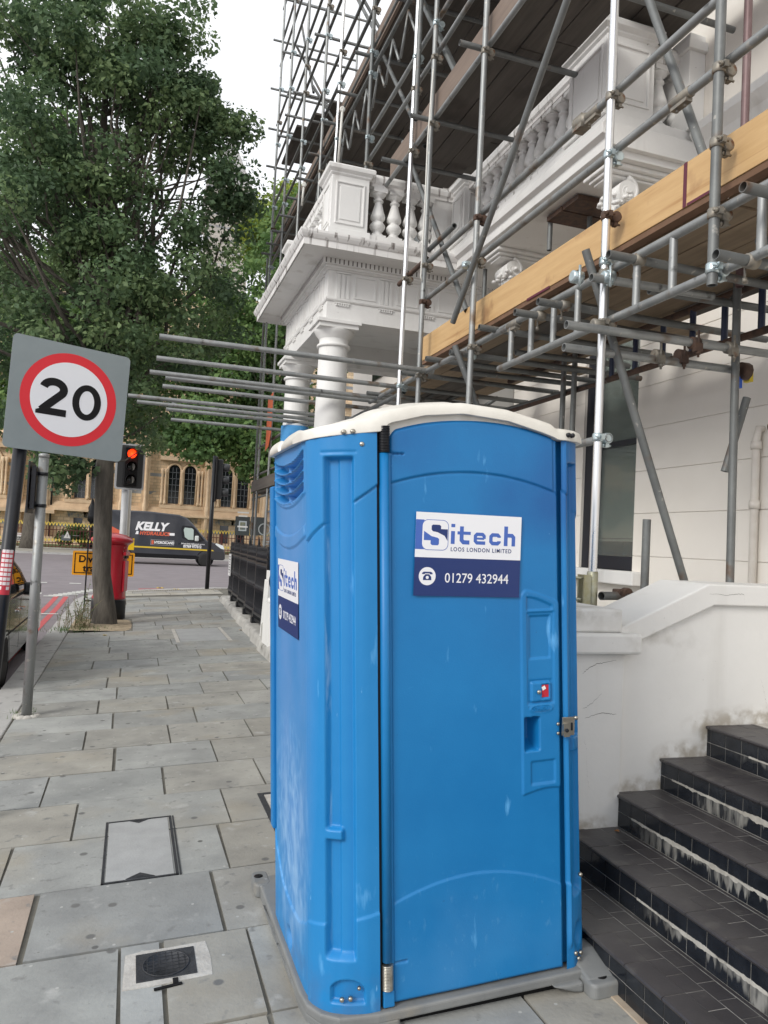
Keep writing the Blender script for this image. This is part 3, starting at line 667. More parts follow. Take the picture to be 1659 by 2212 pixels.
mb = MB(); mb.path([(.292, -.004, .20), (.292, -.004, 1.2), (.292, -.004, 2.06)], .0185, 14); mb.box((.300, -.004, .04), (.318, .016, 2.06)); mb.build('hinge_rod', BLUE, door)
mb = MB(); mb.box((.275, -.014, .036), (.318, .012, .095)); mb.build('hinge_block', BLUE, door, bevel=.004)
def spring(name, w0, w1, mt):
    mb = MB(); n = 17; mb.tube((.292, -.006, w0), (.292, -.006, w1), .0185, 16)
    for k in range(n):
        w = w0+(w1-w0)*(k+.5)/n; mb.lathe((.292, -.006, w), [(.0175, -.0028), (.0225, -.0012), (.0225, .0012), (.0175, .0028)], 16)
    return mb.build(name, mt, loo)
spring('hinge_spring', 2.062, 2.160, BLACK); spring('hinge_spring', .100, .190, STEELN)
mb = MB(); mb.box((.944, -.0045, 1.110), (.973, -.0035, 1.158)); mb.build('occupied_flag', mat('red plastic', (.50, .02, .04), .35), door)
mb = MB(); c_ = Matrix.Translation((.951, -.006, 1.146)) @ Matrix.Rotation(R(-25), 4, 'Y'); mb.cbox((0, 0, 0), (.016, .001, .014), M=c_); mb.build('white_tag', mat('white plastic', (.8, .8, .8), .4), door)
mb = MB(); mb.lathe((.926, -.0145, 1.133), [(.009, .002), (.0085, -.001), (.005, -.0035), (.0, -.004)], 16, axis='y'); mb.build('lock_bolt', STEELN, door)
text_mesh('embossed_lettering', 'Satellite', .022, BLUE, Matrix.Translation((.902, -.0093, 1.058)) @ Matrix.Rotation(R(90), 4, 'X'), door, ext=.0012, shear=.3, bold=.0004)
mb = MB(); 
M_ = Matrix.Translation((1.045, -.020, .985))
mb.box((-.022, -.002, -.03), (.034, .004, .042), M=M_ @ Matrix.Rotation(.05, 4, 'Y')); mb.build('latch_plate', STEELN, loo, bevel=.001)
mb = MB(); mb.prism(rrect(-.022, -.033, .008, .02, .006), -.012, -.003, axis='y', M=M_); mb.build('latch_hasp', STEELN, loo)
mb = MB(); mb.lathe((1.037, -.034, .978), [(.008, .003), (.007, -.003), (.0, -.004)], 12, axis='y'); mb.prism(rrect(.016, -.012, .025, .02, .004), -.0035, -.0025, axis='y', M=M_); mb.build('latch_slot', DOORGAP, loo)
for (a, b) in ((1.012, 1.00), (1.012, .963)):
    mb = MB(); mb.lathe((a, -.010, b), [(.007, .003), (.006, -.002), (.0, -.003)], 12, axis='y'); mb.build('rivet', STEELN, loo)
# ---- left shell: corner panel and side
pth = np.array([(.262, 0), (.214, .001), (.15, .018), (.10, .045), (.07, .075), (.05, .11), (.04, .15), (.035, .20), (.033, .5), (.034, .80), (.045, .865), (.075, .90), (.13, .92)])
def resample(pth, N):
    d = np.r_[0, np.cumsum(np.hypot(*np.diff(pth, axis=0).T))]; s = np.linspace(0, d[-1], N)
    for _ in range(1):
        q = np.stack([np.interp(s, d, pth[:, 0]), np.interp(s, d, pth[:, 1])], -1)
    k = 9; ker = np.ones(k)/k; qs = q.copy()
    for a in range(2): qs[k:-k, a] = np.convolve(q[:, a], ker, 'same')[k:-k]
    t_ = np.gradient(qs, axis=0); t_ /= np.linalg.norm(t_, axis=1)[:, None]
    return s, qs, t_
s_, q_, t_ = resample(pth, 330)
nw = 460; w_ = np.linspace(.028, 2.135, nw)
Sg = np.repeat(s_[:, None], nw, 1); Wg = np.repeat(w_[None, :], len(s_), 0); Vg = np.repeat(q_[:, 1][:, None], nw, 1)
h = dents(Sg*1.3, Wg)
zstep = .008
ridge = .292
front = (1-sst(ridge-.003, ridge+.003, Sg))
h = h+.008*front
# recessed channel in the corner panel
chm = sst(.082, .092, Sg)*(1-sst(.182, .198, Sg))*sst(.215, .245, Wg)*(1-sst(2.035, 2.048, Wg))
cross = rect_mask(Sg, Wg, .13, .645, .21, .685, .006)
h = h-.022*chm*(1-cross)-.008*chm*(1-cross)*sst(.138, .146, Sg)
h = h-.004*np.exp(-((Wg-2.062)/.004)**2)*sst(.07, .08, Sg)*(1-sst(.2, .21, Sg))
ga = 1.94-.72*Sg
ms = front*(1-chm)
h = h+ms*(.006*sst(-.003, .004, Wg-ga)-.006*np.exp(-((Wg-ga+.003)/.0035)**2))
gb = .385-.22*Sg
h = h+ms*.006*(1-sst(-.005, .003, Wg-gb))
pd = np.clip(1-((Sg-.115)/.062)**2, 0, 1); h = h-.022*sst(.066, .072, Wg)*(1-sst(-.004, .004, Wg-(.105+.045*np.sqrt(pd))))*sst(0, .15, pd)
# side panel: curved louvres under the roof
sm = 1-front
vv = (Vg-.50)/.34; sag = -.045*(1-vv**2)
lv = sm*sst(.190, .196, Vg)*(1-sst(.80, .806, Vg))
wl = Wg-sag
inb = sst(1.925, 1.930, wl)*(1-sst(2.095, 2.10, wl))*(1-sst(2.098, 2.104, Wg))
phs = ((wl-1.93)/.0415) % 1.0
h = h+lv*inb*(-.050*(sst(.0, .35, phs))*(1-sst(.80, 1, phs))+.006)
h = h-lv*inb*0
mull = np.exp(-((Vg-.54)/.010)**4); h = h*(1-lv*inb*mull*.6)
for base, amp, sgn in ((1.912, -.045, -1), (1.797, -.043, 1), (1.748, -.05, -1)):
    c = base+amp*(1-((Vg-.5)/.31)**2); m3 = sm*sst(.15, .2, Vg)*(1-sst(.80, .83, Vg))
    h = h+m3*(-sgn*.006*(sst(-.003, .003, Wg-c)))*(1 if sgn else 1)-m3*.003*np.exp(-((Wg-c)/.003)**2)
c = np.interp(Vg, [.13, .166, .30, .442, .626, .814, .95], [.31, .298, .240, .226, .25, .368, .55])
h = h+sm*.007*(1-sst(-.004, .003, Wg-c))
h = h-.012*sm*np.exp(-(((Sg-.302)/.008)**4))*sst(.30, .34, Wg)*(1-sst(1.70, 1.76, Wg))
h = h-.03*np.exp(-(((Vg-.49)/.045)**2+((Wg-.085)/.035)**2)**2)*sm
P = np.stack([np.repeat(q_[:, 0][:, None], nw, 1), Vg, Wg], -1)
Nn = np.stack([np.repeat(-t_[:, 1][:, None], nw, 1), np.repeat(t_[:, 0][:, None], nw, 1), np.zeros_like(Wg)], -1)
if Nn[0, 0, 1] > 0: Nn = -Nn
body = heightmesh('body_shell', BLUE_SIDE, P, Nn, h, loo)
# ---- right post shell
pth = np.array([(1.040, 0), (1.075, .004), (1.11, .024), (1.145, .055), (1.165, .10), (1.172, .16), (1.174, .8), (1.15, 1.1), (1.10, 1.14)])
s2, q2, t2 = resample(pth, 240)
Sg = np.repeat(s2[:, None], nw, 1); Wg = np.repeat(w_[None, :], len(s2), 0)
h = dents(Sg*1.3, Wg)
chm = sst(.030, .040, Sg)*(1-sst(.105, .115, Sg))*sst(.30, .33, Wg)*(1-sst(2.03, 2.045, Wg)); cross = rect_mask(Sg, Wg, .06, .875, .13, .935, .006)
h = h-.022*chm*(1-cross)+.010*np.exp(-((Sg-.018)/.007)**4)*sst(.1, .14, Wg)
ga = 1.93-.75*Sg; h = h+(.005*sst(-.003, .004, Wg-ga)-.005*np.exp(-((Wg-ga+.003)/.003)**2))*(1-chm)
h = h+(1-chm)*.006*(1-sst(-.005, .003, Wg-(.37-.1*Sg)))
h = h-.022*np.exp(-(((Sg-.075)/.03)**2+((Wg-.15)/.045)**2)**2)
P = np.stack([np.repeat(q2[:, 0][:, None], nw, 1), np.repeat(q2[:, 1][:, None], nw, 1), Wg], -1)
Nn = np.stack([np.repeat(t2[:, 1][:, None], nw, 1), np.repeat(-t2[:, 0][:, None], nw, 1), np.zeros_like(Wg)], -1)
heightmesh('corner_post', BLUE, P, Nn, h, loo)
mb = MB(); mb.box((.255, .0, .04), (.2735, .04, 2.15)); mb.box((.274, .03, .04), (.32, .05, 2.15)); mb.build('door_frame', DOORGAP, loo)
mb = MB(); mb.box((.98, .031, .04), (1.09, .06, 2.13)); mb.build('door_frame', BLUE, loo)
mb = MB(); mb.box((.11, .905, .03), (1.11, 1.12, 2.13)); mb.box((.022, .84, .40), (.075, .90, 1.98)); mb.build('rear_panel', BLUE, loo, bevel=.008)
for (a, b, c, r_) in ((.205, -.010, 2.090, .0095), (.20, -.0, .052, .011), (.155, .004, .085, .009), (.125, .012, .083, .009), (.185, -.004, .122, .007)):
    mb = MB(); M_ = Matrix.Translation((a, b, c)) @ Matrix.Rotation(R(-15), 4, 'Z'); mb.lathe((0, 0, 0), [(r_, .006), (r_, -.002), (r_*.6, -.006), (0, -.0065)], 14, axis='y', M=M_); mb.build('bolt', STEELN, loo)
for (a, b, c) in ((1.098, -.002, .985+.03), (1.118, .008, .385), (1.085, -.004, .085), (1.10, .0, .06), (1.115, .01, .075)):
    mb = MB(); mb.lathe((a, b, c), [(.008, .008), (.008, -.003), (.0, -.006)], 12, axis='y'); mb.build('bolt', STEELN, loo)
# ---- roof
bu = [0, .15, .262, .275, .31, .45, .612, .80, .95, 1.00, 1.02, 1.10, 1.2]
topw = [2.150, 2.176, 2.196, 2.212, 2.224, 2.252, 2.264, 2.246, 2.210, 2.196, 2.180, 2.176, 2.172]
botw = [2.114, 2.128, 2.138, 2.140, 2.172, 2.206, 2.219, 2.198, 2.158, 2.142, 2.132, 2.128, 2.126]
vfp = lambda u: np.interp(u, [0.0, .02, .045, .09, .16, .25, 1.06, 1.12, 1.17, 1.195, 1.2], [.30, .14, .075, .030, -.002, -.022, -.022, .0, .045, .12, .3])
vbp = lambda u: np.interp(u, [0.0, .05, .12, 1.08, 1.15, 1.2], [.78, .90, .98, 1.17, 1.10, .95])
nU, nV = 150, 110
ug = .5*(1-np.cos(np.linspace(0, math.pi, nU)))*1.192+.004
tg = .5*(1-np.cos(np.linspace(0, math.pi, nV)))
Ug = np.repeat(ug[:, None], nV, 1); Vg = vfp(Ug)+(vbp(Ug)-vfp(Ug))*tg[None, :]
ts = np.interp(Ug, bu, topw); bs = np.interp(Ug, bu, botw)
din = np.minimum(np.minimum((Vg-vfp(Ug)), (vbp(Ug)-Vg)), np.minimum(Ug, 1.2-Ug)*1.0)
rim = np.clip(din/.03, 0, 1); Zg = bs+(ts-bs)*np.sqrt(np.clip(1-(1-rim)**2, 0, 1))
Zg = Zg+.035*sst(.03, .25, din)*(1-((Ug-.6)/.75)**2)-.012*np.exp(-((din-.06)/.02)**2)
nt_ = np.exp(-((Vg-.545)/.035)**4)*(1-sst(.0, .16, Ug)); Zg = Zg-.030*nt_+.018*np.exp(-((Vg-.36)/.16)**4)*(1-sst(.0, .2, Ug))*rim+.018*np.exp(-((Vg-.72)/.14)**4)*(1-sst(0, .2, Ug))*rim
Zg = np.maximum(Zg, bs+.0005)
me_v = np.stack([Ug, Vg, Zg], -1).reshape(-1, 3).tolist(); idx = np.arange(nU*nV).reshape(nU, nV)
fs = np.stack([idx[:-1, :-1], idx[1:, :-1], idx[1:, 1:], idx[:-1, 1:]], -1).reshape(-1, 4).tolist()
k0 = len(me_v); lip = .016
Zb = bs-.002
me_v += np.stack([Ug, Vg, Zb], -1).reshape(-1, 3).tolist()
fs += (np.stack([idx[:-1, :-1], idx[:-1, 1:], idx[1:, 1:], idx[1:, :-1]], -1).reshape(-1, 4)+k0).tolist()
bd = list(idx[:, 0])+list(idx[-1, 1:])+list(idx[-2::-1, -1])+list(idx[0, -2:0:-1])
fs += [(int(bd[i]), int(bd[(i+1) % len(bd)]), int(bd[(i+1) % len(bd)])+k0, int(bd[i])+k0) for i in range(len(bd))]
mb = MB(); mb.add(me_v, fs, True); mb.build('roof', CREAM, loo)
mb = MB()   # recessed beige strip under the arch
up = np.linspace(.285, 1.02, 40)
b1 = [(float(u_), float(np.interp(u_, bu, botw)+.004)) for u_ in up]; b0 = [(float(u_), float(2.198-.057*((u_-.655)/.35)**2-.02)) for u_ in up[::-1]]
mb.prism(b1+b0, .006, .028, axis='y'); mb.build('roof_soffit', CREAM, loo)
for (a, b, c) in ((.140, -.004, 2.134), (.172, -.012, 2.136), (1.066, -.030, 2.150), (1.086, -.028, 2.149)):
    mb = MB(); mb.lathe((a, b+.006, c), [(.0095, .012), (.0095, -.003), (.005, -.007), (0, -.0075)], 14, axis='y'); mb.build('roof_screw', STEELN if a < 1 else BLACK, loo)
# ---- grey skid base with lugs
mb = MB()
out = [(.005, 1.20), (.005, .20), (.015, .11), (.05, .04), (.11, -.01), (.25, -.032), (1.05, -.032), (1.10, -.03), (1.17, .02), (1.20, .10), (1.20, 1.20)]
mb.prism(out, -.006, .032, axis='z')
mb.prism([(.005, .60), (.005, .20), (.015, .11), (.05, .04), (.11, -.01), (.25, -.032), (.33, -.032), (.36, .05), (.3, .6)], -.05, .004, axis='z'); mb.prism([(.005, 1.2), (.005, .95), (.3, .95), (.3, 1.2)], -.05, .004, axis='z'); mb.prism([(.005, .95), (.005, .60), (.06, .60), (.06, .95)], -.05, .004, axis='z')
mb.build('base', GREYP, loo, bevel=.010, seg=3)
mb = MB(); mb.box((.30, .0, -.052), (1.08, 1.1, -.007)); mb.build('gap_shade_block', BLACKM, loo)  # black block added to paint the shade in the gap under the base
mb = MB(); mb.prism([(1.085, -.10), (1.10, -.118), (1.205, -.118), (1.222, -.10), (1.222, .10), (1.17, .10), (1.085, -.02)], -.046, .018, axis='z')
mb.prism([(-.085, .018), (-.02, .034), (.06, .060), (.13, .062), (.13, -.02), (-.085, -.02)], 1.09, 1.212, axis='x')
mb.prism([(.95, .004), (1.085, .004), (1.085, -.040), (1.04, -.030)], -.06, -.01, axis='y')
mb.build('lug', GREYP, loo, bevel=.014, seg=3)
mb = MB(); mb.lathe((1.155, -.068, .0185), [(.022, 0), (.022, .0015), (0, .0015)], 20); mb.build('lug_hole', BLACKM, loo)
mb = MB(); mb.prism(rrect(-.02, 1.10, .06, 1.26, .03), -.03, .034, axis='z'); mb.build('lug', GREYP, loo, bevel=.008)
mb = MB(); mb.lathe((.012, 1.20, .0342), [(.022, 0), (.022, .001), (0, .001)], 20); mb.build('lug_hole', BLACKM, loo)
# ---- stickers
SW = mat('sticker white', (.78, .79, .82), .35); SB = mat('sticker blue', srgb(62, 98, 178), .35); SN = mat('sticker navy', srgb(19, 45, 104), .35)
def sticker(M, Wd, Hh, side=False):
    """M: local frame, origin at the top left corner, x right, y up, z out of the face"""
    X = lambda f: f*Wd
    Y = lambda f: -f*Hh
    T = Matrix.Translation
    mb = MB(); mb.prism([(0, 0), (Wd, 0), (Wd, Y(.54)), (0, Y(.54))], 0, .0006, axis='z', M=M); root = mb.build('sticker', SW, loo)
    tag(root, 'sticker on the side of the cabin' if side else 'sticker on the cabin door')
    mb = MB(); mb.prism([(0, Y(.54)), (Wd, Y(.54)), (Wd, Y(1)), (0, Y(1))], 0, .0006, axis='z', M=M); mb.build('sticker_base', SN, root)
    mb = MB(); mb.prism([(0, Y(.09)), (X(.075), Y(.09)), (X(.12), Y(.445)), (0, Y(.445))], .0006, .0009, axis='z', M=M); mb.build('logo_tab', SB, root)
    bx = rrect(X(.056), Y(.452), X(.302), Y(.085), X(.055), 8)
    mb = MB(); mb.prism(bx, .0009, .0011, axis='z', M=M); mb.build('logo_box', SB, root)
    bx = rrect(X(.061), Y(.445), X(.297), Y(.092), X(.051), 8); mb = MB(); mb.prism(bx, .0011, .0013, axis='z', M=M); mb.build('logo_box_inner', SW, root)
    # negative notches of the letter S
    nb = [(X(.075), Y(.225)), (X(.145), Y(.285)), (X(.20), Y(.30)), (X(.215), Y(.315)), (X(.215), Y(.375)), (X(.205), Y(.392)), (X(.15), Y(.392)), (X(.138), Y(.375)), (X(.138), Y(.335)), (X(.075), Y(.335))]
    mb = MB(); mb.prism(nb, .0013, .0015, axis='z', M=M); mb.build('logo_notch', SB, root)
    nb = [(X(.155), Y(.145)), (X(.217), Y(.145)), (X(.23), Y(.16)), (X(.23), Y(.195)), (X(.293), Y(.195)), (X(.293), Y(.335)), (X(.265), Y(.275)), (X(.20), Y(.235)), (X(.155), Y(.225)), (X(.143), Y(.205)), (X(.143), Y(.16))]
    mb = MB(); mb.prism(nb, .0013, .0015, axis='z', M=M); mb.build('logo_notch', SN, root)
    # lettering i t e c h drawn as heavy strokes
    b_, xh, asc = Y(.368), Y(.212), Y(.125); wv = X(.036); hw = wv/2
    polys = []
    def seg(*pts, close=False):
        polys.extend(stroke([p for p in pts], wv, close))
    x0 = X(.343)
    polys.append([(x0-hw, b_), (x0+hw, b_), (x0+hw, xh), (x0-hw, xh)]); polys.append([(x0-hw, Y(.165)), (x0+hw, Y(.165)), (x0+hw, asc), (x0-hw, asc)])
    x1 = X(.425); seg((x1, Y(.15)), (x1, b_+hw+.008), (x1+.008, b_+hw), (x1+X(.075), b_+hw)); polys.append([(x1-X(.04), xh-wv*.75), (x1+X(.085), xh-wv*.75), (x1+X(.085), xh), (x1-X(.04), xh)])
    ex0, ex1 = X(.555), X(.64); ym = (b_+xh)/2
    e_ = [(ex0+.004, ym), (ex1, ym), (ex1, xh-hw-.007), (ex1-.007, xh-hw), (ex0+.007, xh-hw), (ex0, xh-hw-.007), (ex0, b_+hw+.007), (ex0+.007, b_+hw), (ex1+hw*.6, b_+hw)]
    wsave = wv; polys.extend(stroke(e_[1:], wv*.82)); polys.extend(stroke(e_[:2], wv*.5))
    cx0, cx1 = X(.705), X(.785)
    polys.extend(stroke([(cx1, xh-wv*1.12), (cx1, xh-hw-.007), (cx1-.007, xh-hw), (cx0+.007, xh-hw), (cx0, xh-hw-.007), (cx0, b_+hw+.007), (cx0+.007, b_+hw), (cx1-.007, b_+hw), (cx1, b_+hw+.007), (cx1, b_+wv*1.12)], wv*.88))
    hx0, hx1 = X(.850), X(.925); polys.append([(hx0-hw, b_), (hx0+hw, b_), (hx0+hw, asc), (hx0-hw, asc)])
    polys.extend(stroke([(hx0, xh-hw), (hx1-.007, xh-hw), (hx1, xh-hw-.007), (hx1, b_)], wv*.95))
    mb = MB(); 
    for i, p in enumerate(polys): mb.prism([(float(a[0]), float(a[1])) for a in p], .0006, .0010+.00001*i, axis='z', M=M)
    mb.build('lettering', SB, root)
    text_mesh('lettering', 'LOOS LONDON LIMITED', Hh*.070, SN, M @ T((X(.325), Y(.455), .0009)), root, bold=.0003, ext=.0003, spacing=1.22, width=Wd*.615/(Hh*.070*13.9*1.0))
    text_mesh('lettering', '01279 432944', Hh*.165, SW, M @ T((X(.28), Y(.835), .0009)), root, bold=.0001, ext=.0003, width=Wd*.70/(Hh*.165*6.63))
    mb = MB(); mb.prism(arc(X(.12), Y(.765), X(.077), X(.077), 0, 354, 40), .0006, .0010, axis='z', M=M); mb.build('phone_disc', SW, root)
    ph = [(-.034, .012), (-.034, .020), (-.024, .027), (.024, .027), (.034, .020), (.034, .012), (.016, .012), (.016, .017), (-.016, .017), (-.016, .012)]
    bd_ = [(-.012, .012), (.012, .012), (.026, -.004), (.028, -.024), (-.028, -.024), (-.026, -.004)]
    sc = X(.077)/.034*.68*.9; mb = MB()
    mb.prism([(X(.12)+a*sc, Y(.765)+b*sc) for a, b in ph], .0010, .0013, axis='z', M=M); mb.prism([(X(.12)+a*sc, Y(.765)+b*sc) for a, b in bd_], .0010, .0014, axis='z', M=M); mb.build('phone_symbol', SN, root)
    mb = MB(); mb.prism(arc(X(.12), Y(.765)-.008*sc, .010*sc, .010*sc, 0, 345, 20), .0014, .0016, axis='z', M=M); mb.build('phone_dial', SW, root)
a = Vector((.442, 0, -.022)); b = Vector((-.014, 0, -.314))
sticker(frame_M((.418, -.0075, 1.843), a, -b), a.length, b.length)
sticker(frame_M((.0295, .722, 1.650), (0, -1, -.005), (0, 0, 1)), .432, .306, True)
# tiny chain padlock lump on the latch side and a loop behind
# ------------------------------------------------------------------ near house with window, balcony
XB = 3.40; XW = 4.30
NH = thing('town_house', 'cream town house front with black framed window, scrolled brackets and stone balcony', 'house', (XW, 5, 0))
wy0, wy1, wz0, wz1 = 5.80, 6.66, 1.60, 3.95
def wall_with_hole(mb, x0, x1, y0, y1, z0, z1, hy0, hy1, hz0, hz1):
    mb.box((x0, y0, z0), (x1, hy0, z1)); mb.box((x0, hy1, z0), (x1, y1, z1)); mb.box((x0, hy0, z0), (x1, hy1, hz0)); mb.box((x0, hy0, hz1), (x1, hy1, z1))
mb = MB(); wall_with_hole(mb, XW, XW+.5, -4, 10.9, -.2, 13, wy0, wy1, wz0, wz1)
NHW = mb.build('wall', FACADE, NH)
mb = MB(); zz = [.1, .60, .98, 1.36, 1.74, 2.12, 2.50, 2.88, 3.26, 3.64, 4.02, 4.4, 4.8]     # channelled render courses
for a, b in zip(zz[:-1], zz[1:]):
    segs = [(-4, wy0-.0), (wy1+.0, 8.2)] if (b > wz0+.02 and a < wz1) else [(-4, 8.2)]
    for y0, y1 in segs: mb.box((XW-.010, y0, a+.0022), (XW-.0005, y1, b-.0022))
mb.build('render_courses', FACADE, NH, bevel=.003)
mb = MB(); mb.box((XW-.13, wy0-.17, wz0-.125), (XW+.16, wy1+.17, wz0)); mb.build('sill', STUCCO, NH, bevel=.012)
WF = mat('black window frame', (.008, .010, .018), .3)
mb = MB()
for a, b in (((XW+.04, wy0, wz0), (XW+.10, wy0+.05, wz1)), ((XW+.02, wy1-.16, wz0), (XW+.10, wy1, wz1)), ((XW+.04, wy0+.05, wz0), (XW+.10, wy1-.16, wz0+.13)), ((XW+.04, wy0+.05, wz1-.08), (XW+.10, wy1-.16, wz1)), ((XW+.05, wy0+.05, 2.78), (XW+.11, wy1-.16, 2.83))): mb.box(a, b)
win = mb.build('window_frame', WF, NH, bevel=.004)
GLS = mat('window glass', (.03, .035, .035), .05, spec=.8)
mb = MB(); mb.box((XW+.085, wy0+.04, wz0+.1), (XW+.088, wy1-.15, wz1-.05)); 
PANE = bpy.data.materials.new('clear pane'); PANE.use_nodes = True; n_ = PANE.node_tree; b_ = n_.nodes['Principled BSDF']; b_.inputs['Roughness'].default_value = .03; b_.inputs['Transmission Weight'].default_value = .85; b_.inputs['Base Color'].default_value = (.55, .6, .58, 1); b_.inputs['IOR'].default_value = 1.3
mb.build('pane', PANE, win)
mb = MB(); mb.box((XW+.13, wy0, wz0+.30), (XW+.132, wy1, wz1)); mb.build('blind', mat('grey green blind', (.52, .55, .49), .8), win)
mb = MB(); mb.box((XW+.128, wy0, wz0+.27), (XW+.134, wy1, wz0+.295)); mb.build('blind_rail', mat('blind rail', (.55, .55, .5), .6), win)
mb = MB(); mb.box((XW+.5, wy0-.5, 1), (XW+.52, wy1+.5, 4.5)); mb.build('room_back', mat('dark room', (.02, .022, .022), .9), win)
mb = MB(); mb.box((XW+.21, wy0, 1.72), (XW+.5, wy0+.02, wz1)); mb.box((XW+.21, wy1-.02, 1.72), (XW+.5, wy1, wz1)); mb.build('shutter_box', WF, win)
PK = mat('cream pipe paint', (.66, .61, .55), .5, col2=(.73, .69, .63), scale=8)
q0 = at(1632, 932, 0, XW-.06); q1 = at(1632, 1090, 0, XW-.06)
mb = MB(); yv = float(q0[1]); zt = float(q0[2]); mb.path([(XW+.02, yv-.02, zt+.02), (XW-.05, yv-.02, zt+.02), (XW-.05, yv, zt-.06), (XW-.05, yv, .2)], .028, 12)
for z in (float(q1[2]), zt-.1, .8): mb.lathe((XW-.05, yv, z), [(.03, -.03), (.038, -.03), (.038, .03), (.03, .03)], 14)
mb.build('waste_pipe', PK, NH)
mb = MB(); mb.tube((XW, yv-.14, zt+.02), (XW-.06, yv-.14, zt+.02), .035, 14); mb.build('pipe_boss', RUST, NH)
for y0_, y1_ in ((5.75, 6.75), (7.0, 8.0)):
    mb = MB(); mb.box((XW-.03, y0_, 5.28), (XW-.014, y1_, 7.7)); w_o = mb.build('balcony_window', mat('dark window glass', (.02, .022, .025), .08), NH)
    mb = MB()
    for a_, b_ in ((y0_, y0_+.06), (y1_-.06, y1_), ((y0_+y1_)/2-.03, (y0_+y1_)/2+.03)): mb.box((XW-.05, a_, 5.28), (XW-.031, b_, 7.7))
    mb.build('glazing_bars', mat('grey window bars', (.30, .30, .29), .5), w_o)
# profile of a turned baluster (radius, height 0..1)
BAL = [(.078, 0), (.078, .07), (.050, .09), (.058, .115), (.040, .15), (.062, .175), (.082, .235), (.084, .275), (.064, .33), (.046, .355), (.060, .375), (.078, .42), (.079, .47), (.060, .58), (.040, .72), (.036, .755), (.052, .765), (.052, .79), (.036, .80), (.038, .85), (.058, .875), (.075, .905), (.075, .93)]
def baluster(x, y, z0, z1, parent, mt=STUCCO):
    mb = MB(); hh = z1-z0
    mb.lathe((x, y, z0), [(r*1.0*hh/.53, h_*hh) for r, h_ in BAL], 20)
    w = .078*hh/.53; mb.box((x-w, y-w, z0), (x+w, y+w, z0+.05*hh)); mb.box((x-w, y-w, z0+.92*hh), (x+w, y+w, z1))
    return mb.build('baluster', mt, parent)
def pedestal(x0, x1, y0, y1, z0, z1, parent, faces='xy', name='pedestal'):
    mb = MB(); mb.box((x0, y0, z0+.0), (x1, y1, z1-.10)); mb.box((x0-.03, y0-.03, z0-.002), (x1+.03, y1+.03, z0+.07))
    o_ = [(0, z1-.12), (.02, z1-.10), (.02, z1-.085), (.055, z1-.06), (.06, z1-.02), (.045, z1), (-.1, z1), (-.1, z1-.12)]
    mb.moulding(o_, [(x0, y0), (x0, y1), (x1, y1), (x1, y0)], closed=True)
    mb.box((x0-.02, y0-.02, z1-.03), (x1+.02, y1+.02, z1-.003))
    # raised frame round a sunk panel on the street and near faces
    def fr(M, w, h):
        a, b = .05, .07
        for p in (((a, a), (w-a, a), (w-a-.02, a+.02), (a+.02, a+.02)), ((w-a, a), (w-a, h-a), (w-a-.02, h-a-.02), (w-a-.02, a+.02)), ((w-a, h-a), (a, h-a), (a+.02, h-a-.02), (w-a-.02, h-a-.02)), ((a, h-a), (a, a), (a+.02, a+.02), (a+.02, h-a-.02))):
            mb.prism(list(p), 0, .014, axis='z', M=M)
        mb.prism([(a+.05, a+.05), (w-a-.05, a+.05), (w-a-.05, h-a-.05), (a+.05, h-a-.05)], 0, .009, axis='z', M=M)
    zz0, zz1 = z0+.08, z1-.13
    if 'y' in faces: fr(frame_M((x0, y0, zz0), (1, 0, 0), (0, 0, 1)), x1-x0, zz1-zz0)
    if 'x' in faces: fr(frame_M((x0, y1, zz0), (0, -1, 0), (0, 0, 1)), y1-y0, zz1-zz0)
    return mb.build(name, STUCCO, parent, bevel=.004)
RAILP = lambda z: [(-.085, z), (-.085, z+.03), (-.105, z+.05), (-.11, z+.10), (-.09, z+.14), (.09, z+.14), (.11, z+.10), (.105, z+.05), (.085, z+.03), (.085, z)]
# balcony of the near house
mb = MB(); pr = [(XB+.06, 4.92), (XB+.06, 4.96), (XB+.0, 4.98), (XB+.0, 5.07), (XB-.05, 5.09), (XB-.06, 5.16), (XB-.03, 5.20), (XB, 5.27), (XW, 5.27), (XW, 4.92)]
mb.prism(pr, 5.10, 8.42, axis='y'); mb.box((XB-.03, 5.05, 4.98), (XW, 5.10, 5.16)); slab = mb.build('balcony_slab', STUCCO, NH, bevel=.004)
BY0 = 5.16
pedestal(XB, XB+.46, BY0, BY0+.56, 5.27, 6.07, NH)
pedestal(XB, XB+.26, 7.92, 8.30, 5.27, 6.02, NH)
y = BY0+.66; 
for k in range(11): baluster(XB+.13, y, 5.33, 5.87, NH); y += .19
for k in range(2): baluster(XB+.60+.2*k, BY0+.14, 5.33, 5.87, NH)
mb = MB(); mb.box((XB+.03, BY0+.56, 5.27), (XB+.23, 7.92, 5.33)); mb.prism([(XB+.13+a, b) for a, b in RAILP(5.87)], BY0+.50, 7.95, axis='y'); mb.build('balustrade_rail', DIRTY, NH)
mb = MB(); mb.box((XB+.46, BY0+.04, 5.27), (XW, BY0+.24, 5.33)); mb.prism([(BY0+.14+a, b) for a, b in RAILP(5.87)], XB+.44, XW, axis='x'); mb.build('balustrade_rail', DIRTY, NH)
mb = MB(); mb.box((XW-.16, BY0-.08, 5.27), (XW, BY0+.30, 6.1)); mb.box((XW-.19, BY0-.11, 5.95), (XW, BY0+.33, 6.03)); mb.build('wall_pilaster', STUCCO, NH, bevel=.006)
# mouldings on the wall at balcony level
mb = MB(); mb.prism([(XW, 5.0), (XW-.06, 5.02), (XW-.10, 5.12), (XW-.16, 5.20), (XW-.16, 5.27), (XW-.08, 5.34), (XW, 5.36)], -4, 5.05, axis='y'); mb.build('string_course', STUCCO, NH)
